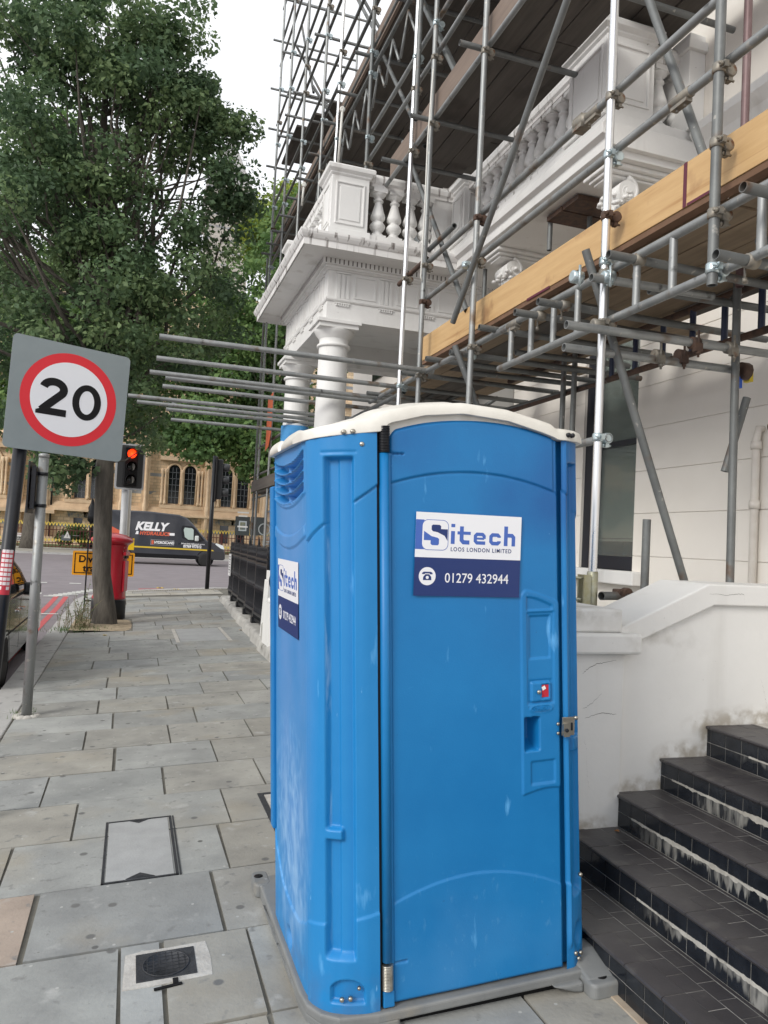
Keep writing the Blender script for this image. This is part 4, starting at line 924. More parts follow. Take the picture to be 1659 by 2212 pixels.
# scrolled ionic bracket blocks beneath the balcony
def scroll_bracket(y0, parent):
    mb = MB()
    mb.box((XB+.06, y0-.04, 4.88), (XW, y0+.34, 4.92)); mb.box((XB+.09, y0-.0, 4.85), (XW, y0+.30, 4.88)); mb.box((XB+.12, y0+.03, 4.825), (XW, y0+.27, 4.85))
    b_ = mb.build('bracket_block', STUCCO, parent, bevel=.012)
    mb = MB(); c = Vector((XB+.27, y0-.01, 4.712))
    for sgn, yy in ((1, y0-.0), (1, y0+.26)):
        pts = []; rr = []
        for k in range(52):
            a = R(90)-k*.26; r = .115*math.exp(-k*.048)
            pts.append((c.x+r*math.cos(a), yy, c.z+r*math.sin(a))); rr.append(.020*math.exp(-k*.022))
        mb.path(pts, rr, 8)
        mb.lathe((c.x, yy, c.z), [(.025, -.03), (.022, .0), (.01, .02), (0, .022)], 12, axis='y')
    mb.tube((c.x, y0-.01, c.z), (c.x, y0+.27, c.z), .088, 20)
    mb.build('volute', STUCCO, parent)
    mb = MB(); random.seed(int(y0*10))
    for k in range(26):
        a = random.uniform(0, 6.28); p = Vector((c.x-.04+random.uniform(-.09, .14), y0+random.uniform(-.03, .30), c.z-.05+random.uniform(-.08, .05)))
        mb.lathe(p, [(.0, -.02), (.022, -.012), (.028, .0), (.02, .014), (0, .02)], 8)
    mb.tube((c.x+.06, y0+.13, 3.6), (c.x+.06, y0+.13, c.z-.04), .12, 20)
    mb.build('leaf_carving', STUCCO, parent)
scroll_bracket(5.20, NH); scroll_bracket(7.15, NH)
# ------------------------------------------------------------------ portico of the next house
PO = thing('portico', 'white stucco entrance portico with two round columns and a balustraded roof, beyond the scaffold', 'portico', (2.6, 9.6, 0))
XE, YF, YK = 1.97, 8.45, 10.98
mb = MB()
mb.box((XE, YF, 4.29), (XW+.2, YF+.30, 4.90)); mb.box((XE, YF+.30, 4.29), (XE+.30, YK, 4.90)); mb.box((XE+.3, YF+.3, 4.62), (XW+.2, YK, 4.90)); mb.box((XE+.3, YK-.3, 4.29), (XW+.2, YK, 4.62))
EN = mb.build('entablature', STUCCO, PO)
mb = MB(); path_ = [(XE, YK), (XE, YF), (XW, YF)]
path_ = [(XW, YF), (XE, YF), (XE, YK), (XW, YK)]
path_ = path_[::-1]
def mould_out(pr, name, mt):
    mb = MB(); mb.moulding(pr, path_[::-1]); return mb.build(name, mt, PO)
mould_out([(-.01, 4.505), (.014, 4.505), (.022, 4.52), (.022, 4.54), (-.01, 4.54)], 'architrave_band', STUCCO)
mould_out([(-.01, 4.86), (.015, 4.86), (.03, 4.875), (.05, 4.88), (.05, 4.905), (-.01, 4.905)], 'bed_moulding', STUCCO)
mould_out([(-.05, 4.986), (.10, 4.986), (.12, 4.99), (.365, 4.987), (.375, 4.965), (.385, 4.965), (.385, 5.035), (.40, 5.045), (.42, 5.075), (.43, 5.10), (.43, 5.125), (.1, 5.17), (-.3, 5.19), (-.3, 4.986)], 'cornice', DIRTY)
mould_out([(-.04, 4.9845), (.10, 4.970), (.12, 4.978), (.362, 4.974), (.362, 4.984)], 'cornice_soffit', STUCCO)
mould_out([(-.01, 4.905), (.085, 4.905), (.085, 4.975), (-.01, 4.975)], 'dentil_band', STUCCO)
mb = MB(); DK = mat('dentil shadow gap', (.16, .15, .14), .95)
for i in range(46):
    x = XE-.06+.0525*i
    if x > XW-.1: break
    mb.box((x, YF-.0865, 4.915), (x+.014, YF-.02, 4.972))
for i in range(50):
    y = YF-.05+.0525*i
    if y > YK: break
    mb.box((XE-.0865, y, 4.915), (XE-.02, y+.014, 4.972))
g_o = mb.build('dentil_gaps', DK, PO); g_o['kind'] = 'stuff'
# triglyph blocks with drops below
def trig(M):
    mb = MB()
    for k in range(3): mb.prism([(.005+.055*k, 0), (.045+.055*k, 0), (.045+.055*k, .27), (.035+.055*k, .285), (.015+.055*k, .285), (.005+.055*k, .27)], 0, .012, axis='z', M=M)
    mb.prism([(-.012, .29), (.172, .29), (.172, .31), (-.012, .31)], 0, .016, axis='z', M=M)
    mb.prism([(-.012, -.062), (.172, -.062), (.172, -.050), (-.012, -.050)], 0, .018, axis='z', M=M)
    for k in range(6): mb.prism([(.0+.028*k, -.09), (.018+.028*k, -.09), (.014+.028*k, -.062), (.004+.028*k, -.062)], 0, .018, axis='z', M=M)
    return mb.build('triglyph', STUCCO, PO)
for x in (2.07, 2.60, 3.13, 3.64): trig(frame_M((x, YF-.001, 4.545), (1, 0, 0), (0, 0, 1)))
for y in (8.80, 9.32, 9.84, 10.36, 10.85): trig(frame_M((XE-.001, y, 4.545), (0, -1, 0), (0, 0, 1)))
def panel(M, w, h):
    mb = MB(); e = .018
    for p in (((0, 0), (w, 0), (w-e, e), (e, e)), ((w, 0), (w, h), (w-e, h-e), (w-e, e)), ((w, h), (0, h), (e, h-e), (w-e, h-e)), ((0, h), (0, 0), (e, e), (e, h-e))): mb.prism(list(p), 0, .010, axis='z', M=M)
    return mb.build('frieze_panel', STUCCO, PO)
for x in (2.285, 2.815, 3.345): panel(frame_M((x, YF-.001, 4.565), (1, 0, 0), (0, 0, 1)), .27, .27)
for y in (9.14, 9.66, 10.18, 10.68): panel(frame_M((XE-.001, y, 4.565), (0, -1, 0), (0, 0, 1)), .27, .27)
def column(x, y, wrap=False):
    mb = MB(); r = .185
    mb.lathe((x, y, 0), [(r*1.02, .9), (r*1.02, 1.3), (r, 2.2), (r*.965, 3.2), (r*.93, 4.0), (r*.93, 4.02)], 32)
    c = mb.build('column', STUCCO, PO)
    mb = MB(); mb.lathe((x, y, 0), [(.17, 4.00), (.195, 4.005), (.20, 4.02), (.195, 4.035), (.172, 4.04), (.172, 4.10), (.185, 4.11), (.19, 4.125), (.215, 4.15), (.235, 4.185), (.24, 4.20), (.17, 4.21)], 32)
    mb.box((x-.235, y-.235, 4.20), (x+.235, y+.235, 4.25)); mb.box((x-.26, y-.26, 4.25), (x+.26, y+.26, 4.292)); mb.build('capital', STUCCO, c, bevel=.004)
    mb = MB(); mb.box((x-.26, y-.26, .0), (x+.26, y+.26, .82)); mb.lathe((x, y, 0), [(.25, .82), (.26, .85), (.25, .88), (.21, .90)], 28); mb.build('column_base', STUCCO, c)
    if wrap:
        mb = MB(); mb.lathe((x, y, 0), [(.196, .92), (.198, .92), (.198, 3.34), (.196, 3.34)], 32); mb.build('blue_wrap', mat('blue wrap', srgb(60, 130, 185), .5, col2=srgb(80, 150, 205), scale=7), c)
column(2.13, 8.67); column(2.13, 10.72, True)
mb = MB(); mb.box((XE, 8.3, 0), (XW, 11.1, .80)); mb.build('porch_floor', STUCCO, PO)
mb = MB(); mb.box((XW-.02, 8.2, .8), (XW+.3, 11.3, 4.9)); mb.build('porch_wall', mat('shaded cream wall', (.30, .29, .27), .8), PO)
mb = MB(); mb.box((XW-.05, 9.2, .8), (XW-.021, 10.3, 3.4)); mb.build('front_door', BLACK, PO, bevel=.01)
# roof balustrade
ZB, ZT = 5.19, 5.99
pedestal(1.90, 2.34, 8.22, 8.64, ZB, ZT, PO)
pedestal(1.90, 2.20, 10.65, 10.95, ZB, ZT, PO)
for x in (2.50, 2.70, 2.90, 3.09): baluster(x, 8.36, ZB+.08, ZT-.14, PO)
for k in range(9): baluster(2.04, 8.82+.205*k, ZB+.08, ZT-.14, PO)
mb = MB(); mb.box((2.34, 8.26, ZB), (XB+.05, 8.46, ZB+.08)); mb.prism([(8.36+a, b) for a, b in RAILP(ZT-.14)], 2.30, XB+.1, axis='x'); mb.build('balustrade_rail', DIRTY, PO)
mb = MB(); mb.box((1.94, 8.64, ZB), (2.14, 10.65, ZB+.08)); mb.prism([(2.04+a, b) for a, b in RAILP(ZT-.14)], 8.6, 10.7, axis='y'); mb.build('balustrade_rail', DIRTY, PO)
mb = MB(); mb.box((3.16, 8.29, ZB), (3.40, 8.45, ZT-.14)); mb.build('end_pier', STUCCO, PO, bevel=.004)
mb = MB(); mb.box((XE+.1, 8.55, 5.15), (XW, 10.9, 5.185)); mb.build('portico_roof', mat('lead roof', (.12, .12, .125), .7), PO)
# far side stair pier of the portico with a black ring
t = thing('stair_pier', 'white stair pier with a black iron ring at the left edge of the blue cabin', 'pier', (2.1, 11.4, .1))
mb = MB(); mb.prism([(1.93, .0), (2.6, 0), (2.6, 1.10), (1.97, 1.10)], 11.30, 11.62, axis='y'); mb.build('pier_body', STUCCO, t, bevel=.01)
mb = MB(); mb.box((1.99, 11.33, 1.10), (2.5, 11.6, 1.24)); mb.build('cap_block', STUCCO, t, bevel=.01)
mb = MB(); mb.box((1.90, 10.6, .0), (2.15, 11.32, .48)); mb.build('stone_footing', PLINTH, t, bevel=.03)
mb = MB(); mb.path([(2.10+.11*math.cos(a), 11.27, 1.10+.15*math.sin(a)) for a in [2*math.pi*k/24 for k in range(24)]], .016, 8, closed=True); mb.build('iron_ring', BLACK, t)
# ------------------------------------------------------------------ terrace beyond, over the scaffold
TB = thing('terrace_house', 'tall cream stucco terrace front running beyond the portico up to the street corner', 'house', (XW, 16, 0))
mb = MB(); mb.box((5.3, 10.91, -.2), (12, 19.2, 13.2)); mb.build('wall', FACADE, TB)
mb = MB(); mb.prism([(5.32, 12.6), (5.2, 12.65), (5.0, 12.95), (4.95, 13.1), (4.95, 13.25), (5.6, 13.3)], 10.9, 19.2, axis='y'); mb.build('parapet_cornice', STUCCO, TB)
mb = MB()
for y in (12.3, 14.6, 16.9):
    for z0, z1 in ((1.6, 3.9), (5.6, 8.2), (9.2, 11.2)): mb = MB(); mb.box((5.27, y-.5, z0), (5.31, y+.5, z1)); mb.build('window', GLS, TB)
# ------------------------------------------------------------------ iron railings on a stone plinth
t = thing('stone_plinth', 'weathered stone plinth in joined blocks under the black iron railings', 'plinth', (2.1, 15, .1))
random.seed(6); y = 9.8; k = 0
while y < 19.1:
    l = random.choice([1.0, 1.25, 1.4]); y2 = min(19.2, y+l); xf = pave_edge((y+y2)/2)
    mb = MB(); sk_ = (pave_edge(y2)-pave_edge(y))
    mb.prism([(xf-.01, 0.0), (xf+.012, .16), (xf+.02, .215), (xf+.06, .25), (xf+.5, .26), (xf+.5, 0)], y+.004, y2-.004, axis='y'); mb.build('plinth_block', PLINTH, t, bevel=.02, seg=3); y = y2
RX = lambda y: pave_edge(y)+.17
def railing_panel(y0, y1, label):
    t = thing('iron_railing', label, 'railing', (RX(y0), (y0+y1)/2, .25), 'black iron railings on the stone plinth')
    def P(y, z, o=0): return (RX(y)+o, y, z)
    mb = MB(); mb.prism([(-.03, 0), (.03, 0), (.03, 1.34), (-.03, 1.34)], 0, .06, axis='y', M=Matrix.Translation(P(y0, .25)))
    mb.lathe(P(y0+.03, 0), [(.03, 1.38), (.045, 1.40), (.028, 1.43), (.042, 1.47), (.040, 1.53), (.022, 1.60), (.026, 1.63), (.008, 1.72), (0, 1.75)], 10)
    mb.prism([(-.065, 0), (.065, 0), (.065, .09), (.04, .12), (.045, .19), (.03, .24), (-.03, .24), (-.045, .19), (-.04, .12), (-.065, .09)], -.035, .10, axis='y', M=Matrix.Translation(P(y0, .255))); mb.build('post', BLACK, t)
    mb = MB()
    for z, hz in ((.42, .045), (.86, .025), (1.28, .035), (1.36, .03)):
        mb.prism([(-.018, 0), (.018, 0), (.018, hz), (-.018, hz)], y0+.03, y1+.03, axis='y', M=Matrix.Translation((RX((y0+y1)/2), 0, z)))
    mb.build('rail', BLACK, t)
    mb = MB(); n = int((y1-y0)/.085)
    for k in range(1, n):
        y = y0+(y1-y0)*k/n; x = RX((y0+y1)/2)
        mb.lathe((x, y, 0), [(.009, .36), (.012, .42), (.018, .50), (.010, .56), (.009, .80), (.018, .84), (.024, .875), (.018, .91), (.009, .95), (.009, 1.2), (.016, 1.24), (.014, 1.31)], 6)
        mb.lathe((x, y, 0), [(.008, 1.31), (.020, 1.345), (.008, 1.38), (.012, 1.42), (.018, 1.46), (.006, 1.50), (.010, 1.53), (.003, 1.60)], 6)
        mb.prism([(-.006, .36), (.006, .36), (0, .30)], y-.02, y+.02, axis='y', M=Matrix.Translation((x, 0, 0)))
        if k < n-1:
            ym = y+.5*(y1-y0)/n; mb.lathe((x, ym, 0), [(.006, 1.36), (.006, 1.44), (.012, 1.455), (.003, 1.50)], 6); mb.lathe((x, ym, 0), [(.006, .44), (.006, .50), (.014, .52), (.002, .56)], 6)
    mb.build('balusters', BLACK, t)
ys_ = [11.75, 13.2, 14.65, 16.1, 17.5]
names = ['black iron railing panel nearest the white stair pier', 'black iron railing panel second from the white stair pier', 'black iron railing panel midway along the plinth', 'black iron railing panel next to the one bearing the notice']
for a, b, l in zip(ys_[:-1], ys_[1:], names): railing_panel(a, b, l)
railing_panel(17.5, 18.75, 'black iron railing panel at the street corner end of the plinth')
t = thing('railing_notice', 'small white printed notice fixed to the end of the black railings', 'notice', (RX(18.6)-.05, 18.6, .9))
x_ = RX(18.6)-.045
qa = at(487, 1187, 0, x_); 
mb = MB(); mb.box((x_-.012, 18.25, .78), (x_, 18.65, 1.30)); mb.build('board', mat('notice board', (.62, .62, .62), .6), t)
mb = MB()
for k, w in enumerate((.30, .22, .12, .26, .2, .28, .16)): mb.box((x_-.014, 18.45-w/2, 1.22-.062*k), (x_-.0122, 18.45+w/2, 1.245-.062*k))
mb.build('print_lines', mat('notice print', (.16, .16, .17), .7), t)
# ------------------------------------------------------------------ scaffolding
SC = thing('scaffolding', 'tall tube and board scaffolding with a new yellow timber fascia before the white houses', 'scaffolding', (2.5, 7, .1))
TR = .0245
random.seed(12)
def tube(name, p, q, mt=None, r=TR, hollow=.004, n=12, parent=None):
    mb = MB(); mb.tube(p, q, r, n, hollow=hollow)
    return mb.build(name, mt or GALV, parent or SC, fixn=False)
# coupler mesh, shared by all couplers
def coupler_mesh(name, mt):
    mb = MB()
    for M_ in (Matrix.Identity(4), Matrix.Translation((.056, 0, 0)) @ Matrix.Rotation(R(90), 4, 'X')):
        mb.lathe((0, 0, 0), [(.0262, -.024), (.0315, -.022), (.033, -.008), (.033, .008), (.0315, .022), (.0262, .024)], 14, M=M_)
        for sgn in (1,):
            mb.box((-.012, -.052*sgn, -.016), (.012, -.026*sgn, .016) if sgn < 0 else (.012, -.026, .016), M=M_)
            mb.tube(M_ @ Vector((-.04, -.040, 0)), M_ @ Vector((.032, -.040, 0)), .006, 8); mb.tube(M_ @ Vector((-.028, -.040, 0)), M_ @ Vector((-.014, -.040, 0)), .0115, 6)
    mb.cbox((.028, 0, 0), (.02, .035, .04))
    o = mb.build(name, mt); return o
cm = {}
def coupler(p, kind='zl', mt=None):
    """vertical tube at p; kind 'l' ledger behind (+x side), 't' transom alongside"""
    mt = mt or random.choice([OLDC, OLDC, ZINC, OLDC, OLDC, OLDC, RUST])
    if mt.name not in cm:
        o = coupler_mesh('coupler', mt); cm[mt.name] = o; first = True
    else:
        o = cm[mt.name].copy(); S.collection.objects.link(o); o.parent = None
    rz = 0 if 'l' in kind else -90
    o.matrix_world = Matrix.Translation(p) @ Matrix.Rotation(R(rz+random.uniform(-4, 4)), 4, 'Z')
    bpy.context.view_layer.update(); o.parent = SC; o.matrix_parent_inverse = SC.matrix_world.inverted(); return o
XS = 2.50; XL = XS+.056
f_ = lambda X: X/2.5
def zl(z, X): return H+(z-H)*X/2.5
# outer standards: y, bottom, top, material
STD = [(2.86, 3.02, 9, GALV_DULL), (3.735, 1.60, 9.5, SILVER), (5.55, .1, 15, GALV), (6.725, .1, 15, GALV), (7.28, .1, 15, SILVER),
       (8.98, 5.19, 15, GALV_DULL), (10.67, 5.19, 15, SILVER), (11.72, .2, 15, GALV), (13.40, .2, 15, GALV), (15.0, .2, 15, GALV), (16.35, .2, 15, GALV)]
for y, a, b, mt in STD: tube('standard', (XS, y, a), (XS, y, b), mt)
tube('standard', (XS-.02, 7.16-.03, 6.05), (XS-.02, 7.20, 15), GALV_DULL)
tube('standard', (3.40, 3.655, 3.4), (3.40, 3.655, 6.0), mat('red oxide tube', (.15, .085, .085), .5, .3, col2=(.22, .16, .16), scale=4))
tube('standard', (3.47, 3.72, .1), (3.47, 3.75, 3.6), GALV_DULL)
tube('standard', (2.95, 3.86, .1), (2.95, 3.86, 1.965), GALV_DULL)
for (px, py) in ((1217, 830), (1240, 830)):
    q = at(px, py, 0, 3.55); tube('standard', (3.55, float(q[1]), .1), (3.55, float(q[1]), 3.5), GALV_DULL)
tube('standard', (3.60, 6.3, 4.8-.2), (3.60, 6.3, 5.0), GALV_DULL); 
q = at(676*1.0+0, 0, 0, 4.0) if False else None
# prop with a head board under the balcony
tube('prop', (3.85, 6.02, 3.6), (3.85, 6.02, 4.86), GALV_DULL)
mb = MB(); mb.box((3.55, 5.75, 4.86), (4.2, 6.0, 4.905)); mb.box((3.55, 6.02, 4.86), (4.2, 6.28, 4.905)); mb.build('head_board', RUST, SC)
tube('prop', (3.62, 7.75, 3.6), (3.62, 7.75, 4.9), GALV_DULL)
# far inner standards seen against the sky
for y in (9.0, 11.7, 13.4, 15.0, 16.35): tube('standard', (4.2, y, 8.2), (4.2, y, 15), GALV)
# sleeve foot of the silver standard
mb = MB(); mb.lathe((XS, 3.735, 0), [(.027, 1.44), (.032, 1.45), (.032, 1.635), (.027, 1.64)], 16); mb.box((XS-.075, 3.70, 1.44), (XS-.03, 3.712, 1.62)); mb.box((XS-.075, 3.758, 1.44), (XS-.03, 3.77, 1.62)); mb.tube((XS-.11, 3.735, 1.60), (XS-.02, 3.735, 1.60), .009, 8); mb.tube((XS-.11, 3.735, 1.48), (XS-.02, 3.735, 1.48), .009, 8)
mb.build('sleeve', mat('yellow passivated steel', (.33, .31, .18), .4, .7, col2=(.42, .42, .34), scale=14), SC)
tube('ledger', (2.54, 3.70, 1.505), (2.98, 3.84, 1.505), GALV_DULL); coupler((2.70, 3.77, 1.52), 'l', RUST)
# ledgers running along the street
def ledger(z, y0, y1, X=XL, mt=None, name='ledger'): return tube(name, (X, y0*X/2.5, zl(z, X)), (X, y1*X/2.5, zl(z, X)), mt)
L_ = [(4.06, 1.2, 6.63, GALV), (4.41, 1.2, 6.62, GALV), (4.53, 6.02, 6.62, GALV_DULL), (4.46, 6.66, 7.46, RUST), (3.35, 4.9, 8.3, GALV)]
for z, a, b, mt in L_: ledger(z, a, b, mt=mt)
for z, y in ((4.06, 2.86), (4.06, 3.735), (4.41, 3.735), (4.06, 5.55), (4.41, 5.55), (4.06, 6.725), (4.41, 6.725), (3.35, 5.55), (3.35, 6.725), (3.35, 7.28), (4.46, 7.28), (3.36, 2.86), (3.36, 3.735), (3.07, 3.735), (3.70, 3.735), (3.7, 2.86)): coupler((XS, y, z), 'l')
coupler((XS, 3.735, 3.33), 't', ZINC); coupler((XS, 3.735, 3.43), 'l', ZINC); coupler((XS, 2.86, 3.10), 'l', ZINC)
# sleeve joints along the guard rails
def sleeve(y, z, X=XL, mt=OLDC):
    y, z = y*X/2.5, zl(z, X); mb = MB(); mb.lathe((X, y, z), [(.0255, -.075), (.030, -.07), (.030, .07), (.0255, .075)], 14, axis='y'); mb.box((X-.02, y-.06, z-.045), (X+.02, y+.06, z-.026)); mb.tube((X, y-.03, z-.06), (X, y-.03, z-.03), .008, 6); mb.tube((X, y+.03, z-.06), (X, y+.03, z-.03), .008, 6)
    mb.build('sleeve_coupler', mt, SC)
sleeve(3.92, 4.41); sleeve(3.12, 4.06); sleeve(4.83, 3.35)
mb = MB(); mb.cbox((XL, 4.13, zl(4.41, XL)-.005), (.075, .10, .085), M=None); mb.lathe((XL, 4.13, zl(4.41, XL)), [(.028, -.07), (.045, -.05), (.048, .04), (.028, .07)], 10, axis='y'); mb.build('clamp_wrap', OLDC, SC)
# ladder beam
def ladder(X, za, zb, ya, yb, rungs, chord, rung, yh=None):
    t = [tube('ladder_chord', (X, (yh or ya)*X/2.5, zl(za, X)), (X, yb*X/2.5, zl(za, X)), chord), tube('ladder_chord', (X, ya*X/2.5, zl(zb, X)), (X, yb*X/2.5, zl(zb, X)), chord)]
    for y in rungs:
        mb = MB(); mb.tube((X, y*X/2.5, zl(zb, X)), (X, y*X/2.5, zl(za, X)), .0215, 12, cap=False); mb.build('ladder_rung', rung, SC)
ladder(XL, 3.36, 3.07, 1.2, 5.03, [4.86, 4.57, 4.28, 4.0, 3.715, 3.43, 3.14, 2.86, 2.57, 2.28, 1.99, 1.7], GALV, GALV)
for z in (3.36, 3.07): pass
XN = 3.6
ladder(XN, zl(3.48, 2.5) if False else (H+(3.47-H)*2.5/XN), H+(3.16-H)*2.5/XN, 1.6, 7.0*2.5/XN, [y*2.5/XN for y in (5.22, 4.92, 4.60, 4.29, 3.99, 3.68, 3.37, 3.06)], RUST, NAVY)
q0 = at(1113, 880, 0, 3.6); q1 = at(1302, 824, 0, 3.6); tube('ledger', tuple(q0+(q0-q1)*.3), tuple(q1+(q1-q0)*.05), GALV_DULL)
# transoms under the boards: open ends point at the street
zt_ = 3.40
def transom(px, py, X0=2.36, x1=4.2, mt=GALV_DULL, slope=0):
    q = at(px, py, 0, X0); tube('transom', (X0, float(q[1]), float(q[2])), (x1, float(q[1]), float(q[2])+slope), mt); return q
for (px, py) in ((1314, 549), (1162, 651), (1112, 674), (972, 761), (1605, 403), (1546, 549)):
    q = transom(px, py)
    mb = MB(); M_ = Matrix.Translation((XL, float(q[1]), float(q[2]))); mb.lathe((0, 0, 0), [(.026, -.03), (.033, -.028), (.033, .028), (.026, .03)], 12, axis='x', M=M_); mb.tube(M_ @ Vector((0, .035, -.09)), M_ @ Vector((0, .035, .01)), .006, 6); mb.tube(M_ @ Vector((0, .035, -.085)), M_ @ Vector((0, .035, -.065)), .012, 6)
    mb.build('putlog_coupler', random.choice([OLDC, OLDC, ZINC]), SC)
for y in (5.2, 6.3, 6.95, 7.6, 8.1): tube('transom', (2.40, y, 3.41), (4.15, y, 3.41), GALV_DULL)
# tubes beneath, tying back to the wall
for a, b, Y in (((1223, 701), (1659, 764), 3.66), ((1218, 750), (1592, 800), 3.80), ((1277, 599), (1540, 640), 3.68)):
    p = at(*a, 1, Y); q = at(*b, 1, Y); d = q-p; tube('tie_tube', tuple(p), tuple(p+d*(1.25 if Y == 3.66 else 1)), GALV)
p = at(1223+60, 706, 1, 3.66); q = at(1592, 800, 1, 3.80)
mb = MB(); mb.lathe((float(q[0])+.05, float(q[1]), float(q[2])), [(.03, -.03), (.055, -.03), (.055, .03), (.03, .03)], 10, axis='x'); mb.build('wall_bracket', RUST, SC)
mb = MB(); mb.box((float(q[0])+.0, 3.79, float(q[2])-.11), (float(q[0])+.035, 3.84, float(q[2])-.04)); mb.build('blue_tape', mat('blue tape', (.02, .10, .5), .5), SC)
mb = MB(); mb.box((float(q[0])+.09, 3.79, float(q[2])-.06), (float(q[0])+.12, 3.84, float(q[2])+.0)); mb.build('yellow_cap', mat('yellow cap', (.65, .5, .03), .5), SC)
tube('brace', (3.62, 3.80, 2.77), (3.52, 3.86, 2.3), GALV_DULL)
for pz in ((1290, 703), ):
    q = at(*pz, 1, 3.70); mb = MB(); mb.lathe(tuple(q), [(.026, -.035), (.036, -.03), (.036, .03), (.026, .035)], 14, axis='x'); mb.build('coupler', OLDC, SC)
for pz in ((1224+22, 599), (1312, 600)):
    q = at(*pz, 1, 3.68); mb = MB(); mb.lathe(tuple(q), [(.026, -.035), (.036, -.03), (.036, .03), (.026, .035)], 14, axis='x'); mb.tube(tuple(q+np.array([0, -.03, -.06])), tuple(q+np.array([0, -.03, .06])), .008, 8); mb.build('coupler', ZINC, SC)
q = at(1316, 946, 0, XL); tube('ledger', tuple(q), (XL, 7.0, float(q[2])), GALV); coupler((XS, 3.735, float(q[2])), 'l', ZINC)
for a_, Y_, m_ in (((1470, 768), 3.80, RUST), ((1577, 752), 3.66, OLDC), ((1500, 742), 3.66, RUST), ((1420, 768), 3.8, OLDC)):
    q = at(*a_, 1, Y_); mb = MB(); mb.lathe(tuple(q), [(.026, -.03), (.037, -.026), (.037, .026), (.026, .03)], 14, axis='x'); mb.tube(tuple(q+np.array([0, -.035, -.09])), tuple(q+np.array([0, -.035, .07])), .007, 8); mb.tube(tuple(q+np.array([0, -.035, -.075])), tuple(q+np.array([0, -.035, -.055])), .014, 6); mb.cbox((float(q[0]), float(q[1])-.03, float(q[2])-.03), (.05, .03, .05)); mb.build('coupler', m_, SC)
for k_ in range(5): tube('transom', (2.9, 3.0+.85*k_, 3.36), (4.0, 3.0+.85*k_, 3.38), RUST if k_ == 2 else GALV_DULL)
# braces
def brace(a, b, ax, va, vb=None, mt=GALV_DULL, ext=(0, 0)):
    p = at(*a, ax, va); q = at(*b, ax, vb if vb is not None else va); d = q-p; tube('brace', tuple(p-d*ext[0]), tuple(q+d*ext[1]), mt)
brace((1590, 640), (1659, 560), 1, 3.9, mt=GALV_DULL, ext=(.1, .6))
brace((1265, 540), (1480, 1262), 1, 3.79, 3.79)
brace((982, 746), (1032, 880), 1, 5.60)
brace((1225, 0), (978, 697), 0, 2.44, ext=(.3, 0))
brace((871, 307), (1008, 671), 0, 2.62)
brace((909, 0), (985, 160), 0, 2.62, ext=(.2, 0))
brace((1402, 0), (1520, 335), 0, 2.66, ext=(.4, 0))
coupler((2.44, 5.60, 4.03), 'l', ZINC)
# timber fascia of the protection fan, new yellow boards
Xf = 2.64
def fy(y): return y*Xf/2.5
mb = MB(); zt, zb = zl(3.69, Xf), zl(3.465, Xf)
for a, b in ((1.0, 3.05), (3.053, 6.61)):
    mb = MB(); mb.box((Xf-.019, fy(a), zb), (Xf+.019, fy(b), zt)); mb.build('fascia_board', YEL_WOOD, SC, bevel=.003)
MAR = mat('maroon end paint', (.10, .012, .03), .6)
for a, b in (((Xf-.0205, fy(3.035), zb), (Xf-.0192, fy(3.06), zt+.001)), ((Xf-.0206, fy(2.86), zb-.001), (Xf-.0193, fy(3.03), zb+.014)), ((Xf-.0205, fy(4.32), zb-.012), (Xf-.0192, fy(4.62), zb+.006))):
    mb = MB(); mb.box(a, b); mb.build('maroon_marking', MAR, SC)
mb = MB(); mb.box((Xf-.012, fy(1.0), zb-.035), (Xf+.05, fy(6.62), zb-.002)); mb.build('fascia_batten', mat('dark timber batten', (.12, .065, .035), .8, col2=(.18, .10, .06), scale=6), SC)
# boards of the lower deck
random.seed(31)
for k in range(5):
    x0 = Xf+.06+k*.225
    y = random.uniform(.6, 1.4)
    while y < 8.4:
        y2 = min(8.7, y+random.choice([2.4, 3.0, 3.9])); 
        if 5.7 < y < 6.6 or y2-y < .5: pass
        zz = 3.505+random.uniform(0, .012); mb = MB(); mb.box((x0+.004, y, zz), (x0+.218, y2-.01, zz+.036)); mb.build('scaffold_board', random.choice([TAN_WOOD, OLD_WOOD]), SC, bevel=.003); y = y2
for k in range(3):
    y = 4.9+k*.8; mb = MB(); x0 = 3.4; mb.box((x0, y, 3.553), (4.25, y+.22, 3.59)); mb.build('scaffold_board', TAN_WOOD, SC)
# upper lifts
def deck(z, y0, y1, x0, x1, mt=OLD_WOOD, fas=True, stagger=0):
    n = int((x1-x0)/.228)
    for k in range(n):
        xa = x0+k*.228; ya = y0+stagger*max(0, n-1-k)*0; yb = y1-stagger*k
        L = []; y = ya+random.uniform(-.3, .3)
        while y < yb-.2: y2 = min(yb, y+3.9); L.append((y, y2)); y = y2
        for a, b in L:
            zz = z+random.uniform(0, .012); mb = MB(); mb.box((xa+.004, a, zz), (xa+.222, b-.012, zz+.038)); mb.build('scaffold_board', mt, SC, bevel=.003)
    if fas:
        mb = MB(); mb.box((x0-.045, y0, z+.0), (x0-.007, y1, z+.225)); mb.build('toe_board', mat('weathered toe board', (.16, .12, .095), .8, col2=(.23, .175, .14), scale=3, stretch=(5, .4, 5), extra=overlay((.10, .08, .07), 2.4, .6, .8, stretch=(4, .5, 4))), SC, bevel=.003)
deck(5.93, 1.6, 8.15, 2.60, 3.40); deck(6.14, 3.4, 8.2, 3.42, 4.28, fas=False); deck(7.98, 4.0, 10.9, 2.60, 4.3); deck(7.98, 10.9, 16.4, 2.60, 5.2)
